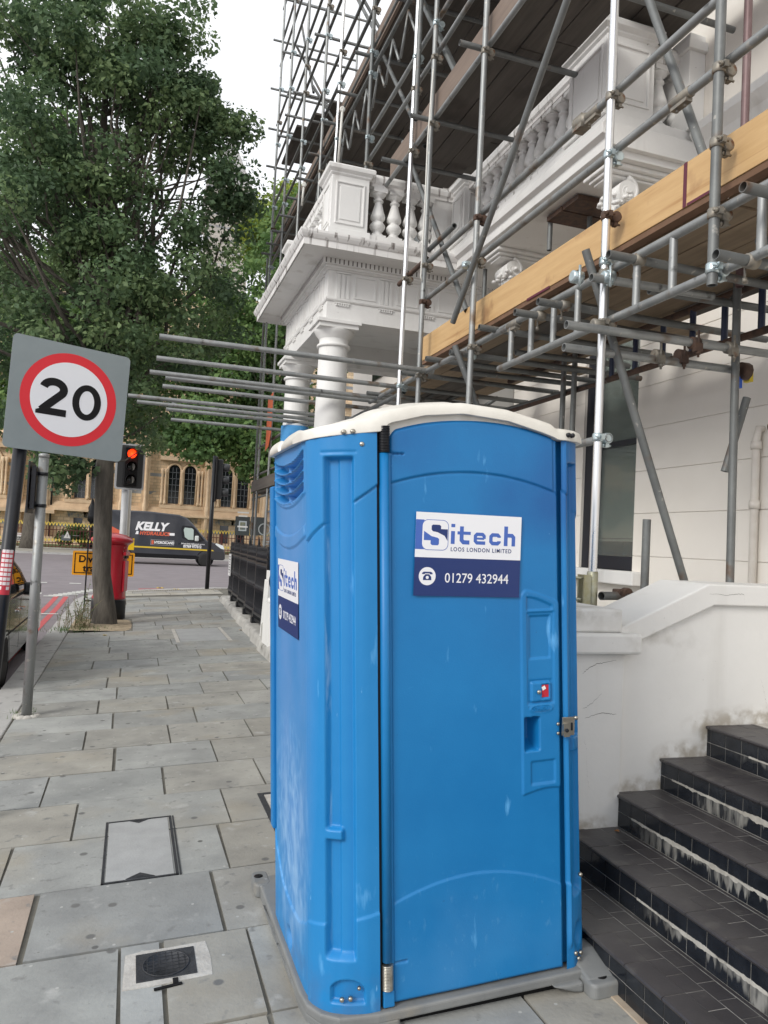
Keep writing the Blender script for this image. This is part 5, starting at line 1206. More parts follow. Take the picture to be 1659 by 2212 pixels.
for k in range(7):      # top deck: its boards start further up the street one by one
    xa = 2.62+k*.23; yb = 16.35-k*.15; ya = 14.7-k*.55
    mb = MB(); mb.box((xa, ya-4*(k > 3), 9.93+.01*(k % 2)), (xa+.22, yb, 9.97+.01*(k % 2))); mb.build('scaffold_board', OLD_WOOD, SC)
mb = MB(); mb.box((2.6, 16.3, 8.2), (4.3, 16.34, 8.42)); mb.build('toe_board', OLD_WOOD, SC)
for z, ys2 in ((5.86, (2.4, 3.7, 4.6, 5.55, 6.7, 7.6)), (7.90, (5.6, 6.8, 7.9, 9.0, 9.9, 10.7, 11.7, 12.6, 13.4, 14.2, 15.0, 15.7, 16.3)), (9.86, (11.7, 13.4, 14.2, 15.0, 16.35)), (11.6, (11.7, 15.0, 16.35)), (12.7, (13.4, 15.0, 16.35)), (10.7, (15.0, 16.35)), (13.7, (13.4, 16.35))):
    for y in ys2: tube('transom', (2.30, y+.06, z), (4.2, y+.06, z), GALV_DULL if z < 8 else GALV)
for z, a, b in ((5.80, 1.4, 8.5), (6.46, 3.6, 8.9), (6.80, 3.6, 8.9), (7.62, 5, 16.4), (7.90, 5, 16.5), (8.46, 6, 16.5), (8.95, 6, 16.4), (9.86, 8, 16.5), (10.35, 9, 16.4), (10.85, 9, 16.5), (11.6, 9, 15.2), (12.2, 9, 16.5), (12.7, 9, 16.4), (13.5, 10, 16.5), (14.2, 10, 16.4)):
    ledger(z, a, b, mt=GALV if z < 7 else GALV_DULL)
for y, zz in ((5.55, (5.80, 6.46)), (6.725, (5.80, 6.46, 6.80)), (7.28, (5.80, 6.46, 6.8, 7.62)), (8.98, (6.46, 6.8, 7.62, 8.46, 7.9)), (10.67, (7.62, 8.46, 8.95, 9.86)), (11.72, (7.62, 8.46, 8.95, 9.86, 10.35, 10.85)), (13.4, (8.46, 8.95, 9.86, 10.35, 10.85, 12.2)), (15.0, (8.46, 8.95, 9.86, 10.85, 11.6, 12.7)), (16.35, (7.62, 8.46, 8.95, 10.35, 10.85, 11.6))):
    for z in zz: coupler((XS, y, z), 'l', ZINC if z > 6.5 and random.random() < .6 else None)
for (y0, z0, y1, z1) in ((13.4, 9.9, 15.0, 12.2), (11.7, 10.9, 13.4, 13.4), (9.0, 8, 10.7, 9.9), (7.3, 5.9, 9.0, 7.9)): tube('brace', (2.66, y0, z0), (2.66, y1, z1), GALV_DULL)
for (x0, z0, x1, z1, y) in ((2.6, 7.9, 3.9, 5.9, 7.7), (2.6, 9.9, 4.0, 8.0, 10.5), (2.6, 9.9, 4.0, 8.1, 13.2), (2.6, 11.8, 3.8, 10, 15.1)): tube('brace', (x0, y, z0), (x1, y, z1), GALV_DULL)
# upper ladder beam hung under the first high deck, pale rungs
for y in [7.8+.55*k for k in range(9)]: 
    mb = MB(); mb.tube((2.66, y, 7.45), (2.66, y+.28, 7.88), .017, 10); mb.tube((2.66, y+.28, 7.88), (2.66, y+.5, 7.45), .017, 10); mb.build('lattice_strut', GALV, SC)
# white ringed poles standing on the portico roof
WR = mat('white rod', (.68, .67, .62), .5)
for a, b in (((1240, 1190), (1190, 1830)), ((822, 2010), (797, 2240))):
    f = lambda q: ((900+q[0]/2.765)/1.8228, (q[1]/2.765)/1.8228)
    X_ = 2.35 if a[0] > 1000 else 2.2
    p, q = at(*f(a), 0, X_), at(*f(b), 0, X_); mb = MB(); mb.tube(tuple(p), tuple((p[0], q[1], q[2])), .018, 10); mb.lathe(tuple(p), [(.022, -.012), (.038, -.012), (.038, .012), (.022, .012)], 16, axis='y'); mb.build('white_rod', WR, SC)
mb = MB(); mb.path([(2.47, 6.66, 6.3), (2.455, 6.68, 5.6), (2.452, 6.66, 5.0), (2.46, 6.70, 4.3), (2.47, 6.7, 4.25)], .007, 6); mb.build('white_cable', WR, SC)
# fan tubes sticking out over the pavement
z4 = lambda x, y: ((x/1.3825)/1.8228, (1200+y/1.3825)/1.8228)
for i, p in enumerate([(868, 172), (852, 290), (815, 365), (900, 397), (885, 442), (697, 493), (745, 527), (905, 568), (930, 624)]):
    q = at(*z4(*p), 2, 3.39); x1 = 2.62 if i < 2 else 3.6
    tube('fan_tube', (float(q[0]), float(q[1]), 3.39), (x1, float(q[1]), 3.39), GALV, n=14)
tube('ledger', (2.56, 7.3, 3.30), (2.56, 11.8, 3.30), GALV_DULL)
for k in range(4): tube('brace', (2.7+.3*k, 8.0+.2*k, 3.15), (3.3+.25*k, 8.15, 3.55), GALV_DULL)
# low deck at the far end with an orange flag and wire mesh panel
mb = MB(); mb.box((2.45, 14.0, 2.72), (2.49, 16.9, 2.95)); mb.build('toe_board', OLD_WOOD, SC)
mb = MB(); mb.box((2.5, 12.5, 2.68), (4.2, 16.9, 2.72)); mb.build('scaffold_board', OLD_WOOD, SC)
for z in (2.6, 3.1, 3.7): tube('ledger', (2.55, 11.7, z), (2.55, 16.9, z), GALV_DULL)
for y, x in ((16.9, 2.52), (14.2, 2.9)): tube('standard', (x, y, .2), (x, y, 8), GALV_DULL)
q = at(585, 850, 0, 2.42); mb = MB(); yy = float(q[1])
mb.add([(2.42, yy-.28, zl_) for zl_ in (4.55,)]+[(2.42, yy+.28, 4.50), (2.42, yy+.30, 3.45), (2.43, yy+.0, 3.52), (2.42, yy-.26, 3.75)], [(0, 1, 2, 3, 4)])
ob = mb.build('hazard_flag', mat('orange flag', (.60, .12, .04), .7), fixn=False); so_ = ob.modifiers.new('s', 'SOLIDIFY'); so_.thickness = .004; tag(ob, 'small orange flag hanging on the far scaffold tubes above the railings', 'flag')
t = thing('mesh_fence', 'grey wire mesh fence panel standing behind the black railings', 'fence', (2.75, 14, .3))
mb = MB(); MW = mat('mesh wire', (.30, .30, .29), .6, .5)
for k in range(34): y = 12.0+k*.13; mb.tube((2.7, y, .3), (2.7, y, 2.25), .004, 4)
for z in (.35, .9, 1.5, 2.0): mb.tube((2.7, 12, z), (2.7, 16.3, z), .005, 4)
mb.build('wire_mesh', MW, t); mb = MB()
for y in (12, 14.2, 16.3): mb.tube((2.7, y, .2), (2.7, y, 2.3), .02, 8)
mb.tube((2.7, 12, 2.28), (2.7, 16.3, 2.28), .02, 8); mb.build('frame', GALV, t)
# ------------------------------------------------------------------ speed limit sign on a leaning black pole
c4 = [z4(80, 150), z4(710, 290), z4(660, 858), z4(5, 770)]
dirh = np.array([math.sin(R(70)), math.cos(R(70)), 0]); nrm = np.array([dirh[1], -dirh[0], 0.0])   # facing the camera side
P0 = np.array([-.72, 5.05, 2.6])
def onpl(px, n, p0):
    d = RW @ _rc(*px); tt = n@(p0-CAM)/(n@d); return CAM+tt*d
SP = [onpl(c, nrm, P0) for c in c4]
t = thing('speed_limit_sign', 'square grey sign with a red ringed 20, on a tilted black pole', 'road sign', tuple(SP[3]*[1, 1, 0]))
ctr = sum(SP)/4; ux = (SP[1]-SP[0])+(SP[2]-SP[3]); ux = Vector(ux).normalized(); uy = Vector((SP[0]-SP[3])+(SP[1]-SP[2])); Ws = (np.linalg.norm(SP[1]-SP[0])+np.linalg.norm(SP[2]-SP[3]))/2; Hs = (np.linalg.norm(SP[0]-SP[3])+np.linalg.norm(SP[1]-SP[2]))/2
M_ = frame_M(tuple(ctr), ux, uy)
SG = mat('sign grey', srgb(126, 136, 138), .45, col2=srgb(134, 144, 146), scale=3, extra=overlay(srgb(190, 196, 196), 30, .76, .79))
mb = MB(); mb.prism(rrect(-Ws/2, -Hs/2, Ws/2, Hs/2, .03, 6), -.004, 0, axis='z', M=M_); mb.build('plate', SG, t)
mb = MB(); mb.prism(rrect(-Ws/2+.02, -Hs/2+.02, Ws/2-.02, Hs/2-.02, .03), -.02, -.0045, axis='z', M=M_); mb.build('plate_back', GALV_DULL, t)
rr_ = Ws*.408; ym = .0
def disc(name, r, z, mt):
    mb = MB(); mb.prism([(r*math.cos(2*math.pi*k/72), ym+r*math.sin(2*math.pi*k/72)) for k in range(72)], z-.0004, z, axis='z', M=M_); return mb.build(name, mt, t)
disc('red_ring', rr_, .001, mat('sign red', srgb(214, 28, 44), .4)); disc('white_disc', rr_*.80, .002, mat('sign white', srgb(226, 228, 232), .45))
mb = MB(); hgt = rr_*.78; sw = hgt*.235
zero = []
cx_ = rr_*.36
N_ = 40; ro = [(cx_+rr_*.305*math.cos(2*math.pi*k/N_), hgt/2*math.sin(2*math.pi*k/N_)) for k in range(N_)]; ri = [(cx_+(rr_*.305-sw*.80)*math.cos(2*math.pi*k/N_), (hgt/2-sw*.72)*math.sin(2*math.pi*k/N_)) for k in range(N_)]
for k in range(N_): j = (k+1) % N_; mb.prism([ro[k], ro[j], ri[j], ri[k]], .002, .003, axis='z', M=M_)
c2x = -rr_*.34
pts = arc(c2x, hgt*.22, rr_*.205, hgt*.20, 172, -38, 16); pts = [(a, b) for a, b in pts]; pts += [(c2x-rr_*.10, -hgt*.24), (c2x-rr_*.215, -hgt*.40)]
for q in stroke(pts, sw*.90): mb.prism([(float(a[0]), float(a[1])) for a in q], .002, .0031, axis='z', M=M_)
mb.prism([(c2x-rr_*.325, -hgt/2), (c2x+rr_*.29, -hgt/2), (c2x+rr_*.29, -hgt/2+sw*.82), (c2x-rr_*.16, -hgt/2+sw*.82), (c2x-rr_*.325, -hgt*.40)], .002, .0033, axis='z', M=M_)
mb.build('numerals', BLACKM, t)
# pole
a = at(43, 972, 1, 5.12); b = at(0, 1335, 1, 5.12); d = b-a; k = (gz(-1)-.1-a[2])/d[2]; 
mb = MB(); mb.tube(tuple(a-d*.30), tuple(a+d*k), .040, 20); mb.build('pole', BLACK, t)
for f in (-.22, -.10):
    q = a+d*f; mb = MB(); mb.tube(tuple(q-d*.02), tuple(q+d*.02), .046, 20); mb.build('clip', GALV_DULL, t)
fa = .60; q = a+d*fa; p_ = a+d*.93
RS = mat('red sticker', (.50, .03, .05), .5); st = thing('pole_sticker', 'red and white chequered sticker strip wrapped on the leaning black pole', 'sticker', tuple(q))
dn = Vector(d).normalized(); M2 = frame_M(tuple(a+d*.86), Vector((1, 0, 0)), -dn)
L2 = (p_-q); hl = float(np.linalg.norm(L2))*.78
def wrap(mb, a0, a1, z0, z1, r):
    n = 8; base = a+d*.86; ax = -dn; x_ = Vector((1, 0, 0)); x_ = (x_-ax*x_.dot(ax)).normalized(); y_ = ax.cross(x_)
    vs = []
    for i in range(n+1):
        an = R(a0+(a1-a0)*i/n); v = x_*math.cos(an)+y_*math.sin(an)
        for z in (z0, z1): vs.append(Vector(base)+v*r+ax*z)
    mb.add(vs, [(2*i, 2*i+2, 2*i+3, 2*i+1) for i in range(n)], True)
# which angles face the camera
base = Vector(a+d*.86); ax = -dn; x_ = Vector((1, 0, 0)); x_ = (x_-ax*x_.dot(ax)).normalized(); y_ = ax.cross(x_); tv = (Vector((0, 0, H))-base); ang = math.degrees(math.atan2(tv.dot(y_), tv.dot(x_)))
mb = MB(); wrap(mb, ang-52, ang+58, 0, hl, .0412); mb.build('backing', RS, st, fixn=False)
mb = MB()
for r_ in range(9):
    for c_ in range(3):
        if r_ == 0 and c_ == 1: continue
        wrap(mb, ang-44+c_*31, ang-17+c_*31, .03+hl*.105*r_, .03+hl*.105*r_+hl*.075, .0417)
mb.build('white_squares', mat('sticker white paper', (.72, .66, .66), .6), st, fixn=False)
# grey signpost with a sign seen edge on
pb = ground(57, 1547); tp = at(95, 982, 1, float(pb[1]))
t = thing('sign_post', 'galvanised grey signpost on the kerb with a sign seen edge on near its top', 'post', tuple(pb))
mb = MB(); mb.tube((pb[0], pb[1], pb[2]-.05), (tp[0]*.5+pb[0]*.5, tp[1], tp[2]), .045, 24); mb.lathe((tp[0]*.5+pb[0]*.5, tp[1], tp[2]), [(.048, -.03), (.048, .0), (.03, .012), (0, .014)], 24); mb.build('pole', GALV, t)
bx, by, bz = tp[0]*.5+pb[0]*.5, tp[1], tp[2]
mb = MB(); mb.lathe((bx, by, bz), [(.049, -.20), (.049, -.17)], 20); mb.lathe((bx, by, bz), [(.049, -.50), (.049, -.47)], 20); mb.build('band', BLACK, t)
mb = MB(); mb.box((bx-.085, by-.10, bz-.52), (bx-.05, by+.25, bz-.12)); mb.box((bx-.115, by-.12, bz-.56), (bx-.10, by+.35, bz-.08)); mb.box((bx-.10, by-.05, bz-.48), (bx-.04, by+.05, bz-.45)); mb.box((bx-.10, by-.05, bz-.20), (bx-.04, by+.05, bz-.17)); mb.build('side_sign', BLACK, t)
mb = MB()
for k in range(9):
    a_ = k*.7; mb.lathe((pb[0]+.08*math.cos(a_), pb[1]+.08*math.sin(a_), pb[2]-.01), [(.05, 0), (.045, .02), (.02, .03), (0, .03)], 8)
mb.build('mortar_collar', CONC, t)
# ------------------------------------------------------------------ pillar box
PBX, PBY = float(at(235, 1290, 1, 15.95)[0]), 15.95
PRED = mat('pillar box red', (.42, .008, .022), .3, col2=(.50, .012, .03), scale=3, coat=.3)
t = thing('pillar_box', 'red cast iron pillar box with a black base, behind the street tree', 'post box', (PBX, PBY, gz(PBX)))
g_ = gz(PBX)
mb = MB(); mb.lathe((PBX, PBY, g_), [(.315, .40), (.315, .44), (.298, .46), (.298, 1.42), (.312, 1.45), (.312, 1.47)], 40); mb.build('body', PRED, t)
mb = MB(); mb.lathe((PBX, PBY, g_), [(.325, -.05), (.325, .36), (.315, .40)], 40); mb.build('base', BLACK, t)
mb = MB(); mb.lathe((PBX, PBY, g_), [(.33, 1.47), (.36, 1.50), (.385, 1.51), (.40, 1.54), (.40, 1.57), (.37, 1.60), (.25, 1.66), (.1, 1.69), (0, 1.70)], 40); mb.build('cap', PRED, t)
mb = MB(); M_ = Matrix.Translation((PBX, PBY, g_)) @ Matrix.Rotation(R(78), 4, 'Z')
mb.box((-.15, -.308, .55), (.15, -.27, 1.15), M=M_); mb.box((-.17, -.318, 1.26), (.17, -.26, 1.33), M=M_); mb.build('door', PRED, t, bevel=.01)
mb = MB(); mb.box((-.13, -.306, 1.20), (.13, -.28, 1.25), M=M_); mb.build('slot', BLACKM, t)
mb = MB(); random.seed(3)
for k in range(9):
    an = R(-35+random.uniform(-8, 5)); z = g_+random.uniform(.95, 1.4); r = .2990
    w = random.uniform(.01, .03); x0, y0 = PBX+r*math.cos(an), PBY+r*math.sin(an); tx, ty = -math.sin(an), math.cos(an)
    mb.add([(x0, y0, z), (x0+tx*w, y0+ty*w, z), (x0+tx*w*1.3, y0+ty*w*1.3, z+w*1.6), (x0+tx*.2*w, y0+ty*.2*w, z+w*2)], [(0, 1, 2, 3)])
mb.build('paint_chips', mat('chipped paint', (.5, .35, .3), .8), t, fixn=False)
# ------------------------------------------------------------------ diversion sign on a frame
YD = 17.6
z5 = lambda x, y: ((x/1.3825)/1.8228, (1900+y/1.3825)/1.8228)
da, db = at(*z5(398, 370), 1, YD), at(*z5(728, 490), 1, YD)
t = thing('diversion_sign', 'yellow diversion sign board on a black metal stand, between the tree and the road', 'road sign', (float(da[0])+.5, YD, 0))
x0, x1, z0, z1 = float(da[0]), float(db[0]), float(at(*z5(400, 502), 1, YD)[2]), float(da[2])
YP = mat('diversion yellow', srgb(232, 160, 10), .5)
mb = MB(); mb.prism(rrect(x0, z0, x1, z1, .03), YD, YD+.01, axis='y'); mb.build('board', YP, t)
mb = MB()
for a, b, c, d_ in ((x0+.04, z0+.04, x1-.04, z0+.06), (x0+.04, z1-.06, x1-.04, z1-.04), (x0+.04, z0+.06, x0+.06, z1-.06), (x1-.06, z0+.06, x1-.04, z1-.06)): mb.box((a, YD-.003, b), (c, YD-.0005, d_))
mb.build('border', BLACKM, t)
hs = (z1-z0)
text_mesh('lettering', 'Diverted', hs*.40, BLACKM, Matrix.Translation((x0+.12, YD-.003, z0+hs*.54)) @ Matrix.Rotation(R(90), 4, 'X'), t, bold=.006, width=.98)
text_mesh('lettering', 'traffic', hs*.40, BLACKM, Matrix.Translation((x0+.22, YD-.003, z0+hs*.16)) @ Matrix.Rotation(R(90), 4, 'X'), t, bold=.006, width=.98)
ar = (x1-.30, (z0+z1)/2)
mb = MB(); mb.prism([(ar[0], ar[1]+.14), (ar[0]+.18, ar[1]), (ar[0], ar[1]-.14), (ar[0], ar[1]-.06), (ar[0]-.2, ar[1]-.06), (ar[0]-.2, ar[1]+.06), (ar[0], ar[1]+.06)], YD-.003, YD-.0005, axis='y'); mb.build('arrow', RUST, t)
fx = float(at(187, 1230, 1, YD-.05)[0]); mb = MB()
ztop = float(at(187, 1163, 1, YD-.05)[2]); zlow = float(at(187, 1299, 1, YD-.05)[2])
for xx in (fx, fx+.72): mb.box((xx-.015, YD-.06, gz(-.8)-.06), (xx+.015, YD-.03, ztop))
mb.box((fx, YD-.06, ztop-.03), (fx+.72, YD-.03, ztop)); mb.box((fx, YD-.06, zlow), (fx+.72, YD-.03, zlow+.03)); mb.box((fx+.12, YD-.06, z1-.08), (fx+.72, YD-.03, z1-.05)); mb.box((fx+.12, YD-.06, z0+.0), (fx+.72, YD-.03, z0+.03)); mb.build('stand', BLACK, t)
qa, qb = at(*z5(695, 303), 1, 18.2), at(*z5(728, 368), 1, 18.2)
mb = MB(); mb.box((float(qa[0])-.3, 18.2, float(qb[2])), (float(qb[0]), 18.22, float(qa[2]))); tag(mb.build('yellow_board', mat('yellow panel', srgb(240, 200, 20), .5), fixn=True), 'plain bright yellow board peeping out behind the red pillar box', 'sign')
# ------------------------------------------------------------------ traffic signals
YS = 19.6
def sig_px(a, b, y=YS): p = at(*a, 1, y); q = at(*b, 1, y); return float(p[0]), float(q[0]), float(q[2]), float(p[2])
x0, x1, z0, z1 = sig_px((252.5, 956), (310, 1060)); xc = (x0+x1)/2
t = thing('traffic_light', 'traffic light showing red in a white edged black case above the pillar box', 'traffic light', (xc, YS, 0))
GP = mat('pale grey pole paint', (.42, .43, .44), .4, col2=(.48, .49, .5), scale=3)
M_ = Matrix.Translation((xc, YS, 0)) @ Matrix.Rotation(R(8), 4, 'Z'); hw_ = (x1-x0)/2
mb = MB(); mb.prism(rrect(-hw_, z0, hw_, z1, .07), .0, .03, axis='y', M=M_); mb.build('backing_board', mat('board white edge', (.50, .52, .54), .5), t)
mb = MB(); mb.prism(rrect(-hw_+.045, z0+.045, hw_-.045, z1-.045, .04), -.003, -.001, axis='y', M=M_); mb.build('board_face', mat('board black', (.05, .052, .055), .5), t)
mb = MB(); mb.box((-.16, -.16, z0+.08), (.16, -.004, z1-.10), M=M_); mb.build('case', BLACKM, t, bevel=.02)
hh = (z1-z0-.18)/3
RL = bpy.data.materials.new('lit red lamp'); RL.use_nodes = True; b_ = RL.node_tree.nodes['Principled BSDF']; b_.inputs['Base Color'].default_value = (1, .05, .01, 1); b_.inputs['Emission Color'].default_value = (1, .045, .006, 1); b_.inputs['Emission Strength'].default_value = 1.5
for k in range(3):
    zc_ = z1-.10-hh*(k+.5)
    mb = MB(); mb.lathe((0, -.165, zc_), [(.108, .0), (.108, -.004), (.08, -.02), (0, -.03)], 24, axis='y', M=M_); mb.build('lamp', RL if k == 0 else mat('unlit lens', (.015, .015, .015), .15), t)
    if k == 0:
        l_ = bpy.data.lights.new('red lamp glow', 'POINT'); l_.energy = 2; l_.color = (1, .08, .02); l_.shadow_soft_size = .05; lo = bpy.data.objects.new('lamp_light', l_); S.collection.objects.link(lo); lo.location = M_ @ Vector((0, -.25, zc_)); attach(lo, t)
    mb = MB(); n = 16
    for i in range(n):     # hood open at the bottom
        a0, a1 = R(-25+230*i/n), R(-25+230*(i+1)/n); pr = lambda a_, y_, r=.122: M_ @ Vector((r*math.cos(a_), y_, zc_+r*math.sin(a_)))
        l0 = -.165-.17*(1-.45*(1-math.sin(max(0, a0)) if a0 < math.pi else 1)); l1 = -.165-.17*(1-.45*(1-math.sin(max(0, a1)) if a1 < math.pi else 1))
        mb.add([pr(a0, -.16), pr(a1, -.16), pr(a1, l1), pr(a0, l0)], [(0, 1, 2, 3)], True)
        mb.add([pr(a0, -.16, .116), pr(a1, -.16, .116), pr(a1, l1, .116), pr(a0, l0, .116)], [(3, 2, 1, 0)], True)
    mb.build('hood', BLACKM, t, fixn=False)
    if k:
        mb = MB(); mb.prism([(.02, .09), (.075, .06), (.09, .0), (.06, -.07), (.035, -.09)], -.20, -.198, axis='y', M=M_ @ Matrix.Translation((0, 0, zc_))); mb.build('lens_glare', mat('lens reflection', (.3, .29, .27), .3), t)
pcx = float(at(268, 1100, 1, YS+.1)[0]); mb = MB(); mb.tube((pcx+.03, YS+.12, -.1), (pcx, YS+.12, z0+.3), .085, 20); mb.build('pole', GP, t)
pcx2 = float(at(278, 1100, 1, YS+.3)[0]); mb = MB(); mb.tube((pcx2+.01, YS+.3, -.1), (pcx2, YS+.3, z0+.3), .05, 16)
tag(mb.build('slim_pole', mat('cream pole', (.55, .52, .46), .5)), 'slim cream pole right beside the traffic light pole', 'pole')
t = thing('traffic_light', 'black traffic light turned side on, on a black pole at the pavement edge', 'traffic light', (2.24, 23.2, .1))
bp_ = at(447, 1270, 1, 23.3); tp2 = at(466, 985, 1, 23.3)
mb = MB(); mb.tube(tuple(bp_-np.array([0, 0, .1])), (float(tp2[0])*.35+float(bp_[0])*.65, 23.3, float(tp2[2])), .062, 16); mb.build('pole', BLACK, t)
sx = float(at(468, 1030, 1, 23.2)[0]); zz0, zz1 = float(at(470, 1084, 1, 23.2)[2]), float(at(470, 988, 1, 23.2)[2])
mb = MB(); mb.box((sx-.04, 23.0, zz0), (sx+.0, 23.5, zz1)); mb.build('backing_board', BLACKM, t, bevel=.01)
mb = MB(); mb.box((sx, 23.1, zz0+.08), (sx+.17, 23.4, zz1-.06)); mb.build('case', mat('signal case', (.03, .032, .036), .5), t, bevel=.03)
for k in range(3):
    zc_ = zz1-.1-(zz1-zz0-.2)*(k+.5)/3; mb = MB(); mb.lathe((sx+.17, 23.25, zc_), [(.12, 0), (.12, .12), (.11, .2), (.10, .2), (.10, .0)], 16, axis='x'); mb.build('hood', mat('signal hood', (.05, .053, .058), .5), t)
# ------------------------------------------------------------------ parked car
CARP = mat('dark metallic grey paint', (.035, .036, .034), .22, .6, coat=1); CG = mat('car window', (.012, .014, .015), .03, spec=1.0)
RB = mat('rubber', (.012, .012, .012), .8); CHR = mat('chrome', (.6, .6, .6), .15, 1)
t = thing('parked_car', 'dark grey hatchback parked at the kerb, only its right side showing at the left edge', 'car', (-2.25, 11.9, -.17))
XR = -1.32; zr = -.17
def carp(u, w): return u, w
Yc0 = 9.0
K_ = 1.16
low = [(u*K_, w) for u, w in [(0.05, .30), (0.0, .55), (.02, .85), (.10, 1.02), (1.0, 1.04), (2.4, 1.02), (3.05, .96), (3.75, .80), (3.98, .60), (4.02, .40), (3.95, .25), (.2, .22)]]
NS = 8
def loft(sections, name, mt, close=True):
    mb = MB(); n = len(sections[0]); vs = [p for s_ in sections for p in s_]
    fs = [(i*n+k, i*n+(k+1) % n, (i+1)*n+(k+1) % n, (i+1)*n+k) for i in range(len(sections)-1) for k in range(n)]
    mb.add(vs, fs, True); mb.add(vs, [tuple(range(n))[::-1], tuple(range((len(sections)-1)*n, len(sections)*n))])
    return mb
secs = []
for x, ins in ((XR-.01, .05), (XR, .0), (XR-.0, .0)):
    pass
def sec(x, sc): 
    cy, cz = 2.0, .62
    return [(x, Yc0+cy+(u-cy)*sc, zr+cz+(w-cz)*(sc+ (1-sc)*.2)) for u, w in low]
SE = [sec(XR-.0, .955), sec(XR-.03, .985), sec(XR-.12, 1.0), sec(XR-1.58, 1.0), sec(XR-1.67, .985), sec(XR-1.70, .955)]
mb = loft(SE, 'b', CARP); mb.build('body', CARP, t, bevel=.02)
gh = [(u*K_, w) for u, w in [(.12, .98), (.25, 1.38), (.5, 1.56), (1.0, 1.62), (1.35, 1.585), (2.1, 1.33), (2.95, .97)]]
def gsec(x, top): return [(x-(top*(w-.95)*.16), Yc0+u, zr+w) for u, w in gh]
mb = loft([gsec(XR-.05, 1), [(2*(XR-.85)-a, b, c) for a, b, c in gsec(XR-.05, 1)]], 'g', CARP); mb.build('roof', CARP, t, bevel=.04)
def sidepoly(pts, off, name, mt, parent=t):
    mb = MB(); v = [(XR-.05-(w-.95)*.16+off, Yc0+u*K_, zr+w) for u, w in pts]; v2 = [(a-.02, b, c) for a, b, c in v]; n = len(v)
    mb.add(v+v2, [tuple(range(n)), tuple(range(n, 2*n))[::-1]]+[(i, n+i, n+(i+1) % n, (i+1) % n) for i in range(n)]); return mb.build(name, mt, parent)
sidepoly([(.85, 1.05), (.88, 1.53), (1.15, 1.53), (1.45, 1.46), (1.58, 1.05)], .004, 'window', CG); sidepoly([(1.66, 1.05), (1.56, 1.42), (2.05, 1.27), (2.55, 1.04)], .004, 'window', CG); sidepoly([(.25, 1.05), (.38, 1.38), (.58, 1.50), (.78, 1.53), (.78, 1.05)], .004, 'window', CG)
mb = MB(); mb.path([(XR-.05-(w-.95)*.16+.012, Yc0+u*K_, zr+w) for u, w in [(.22, 1.03), (.36, 1.41), (.56, 1.54), (1.15, 1.57), (1.45, 1.50), (2.05, 1.31), (2.65, 1.02)]], .010, 6); mb.build('window_trim', CHR, t)
mb = MB(); 
for u in (.92, 1.68, 2.72): mb.box((XR-.004, Yc0+u*K_-.003, zr+.32), (XR+.0015, Yc0+u*K_+.003, zr+.98))
mb.box((XR-.005, Yc0+.9, zr+.60), (XR+.006, Yc0+3.0, zr+.615)); mb.build('door_seam', BLACKM, t)
for u in (1.50, 1.82):
    mb = MB(); mb.box((XR-.002, Yc0+u*K_-.1, zr+.80), (XR+.028, Yc0+u*K_+.09, zr+.83)); mb.build('door_handle', CHR, t, bevel=.008)
mb = MB(); mb.box((XR-.03, Yc0+2.05*K_, zr+.98), (XR+.18, Yc0+2.15*K_, zr+1.13)); mb.box((XR-.05, Yc0+2.07*K_, zr+.96), (XR+.05, Yc0+2.13*K_, zr+1.01)); mb.build('mirror', BLACK, t, bevel=.035)
def wheel(cx, cy, cz, r, w, parent, ax='x', out=1):
    mb = MB(); prof = [(r*.62, -w/2), (r*.9, -w/2), (r*.99, -w*.36), (r, -w*.2), (r, w*.2), (r*.99, w*.36), (r*.9, w/2), (r*.62, w/2)]
    mb.lathe((cx, cy, cz), prof, 32, axis=ax); tyre = mb.build('tyre', RB, parent)
    mb = MB(); s = out*w/2
    mb.lathe((cx, cy, cz), [(r*.63, s*.9), (r*.60, s*1.0), (r*.56, s*.7), (r*.2, s*.55), (0, s*.6)], 28, axis=ax)
    for k in range(10):
        a = 2*math.pi*k/10
        if ax == 'x': M_ = Matrix.Translation((cx+s*.8, cy, cz)) @ Matrix.Rotation(a, 4, 'X'); mb.box((-.015, -r*.05, r*.08), (.015, r*.05, r*.60), M=M_)
        else: M_ = Matrix.Translation((cx, cy+s*.8, cz)) @ Matrix.Rotation(a, 4, 'Y'); mb.box((-r*.05, -.015, r*.08), (r*.05, .015, r*.60), M=M_)
    mb.build('rim', CHR, tyre)
wheel(XR-.10, Yc0+.74*K_, zr+.31, .31, .2, t); wheel(XR-.10, Yc0+3.38*K_, zr+.31, .31, .2, t); wheel(XR-1.6, Yc0+.74*K_, zr+.31, .31, .2, t, out=-1); wheel(XR-1.6, Yc0+3.38*K_, zr+.31, .31, .2, t, out=-1)
for u in (.74, 3.38): mb = MB(); mb.lathe((XR-.03, Yc0+u*K_, zr+.33), [(.36, -.1), (.36, .028), (.335, .032), (.33, -.1)], 32, axis='x'); mb.build('wheel_arch', BLACKM, t)
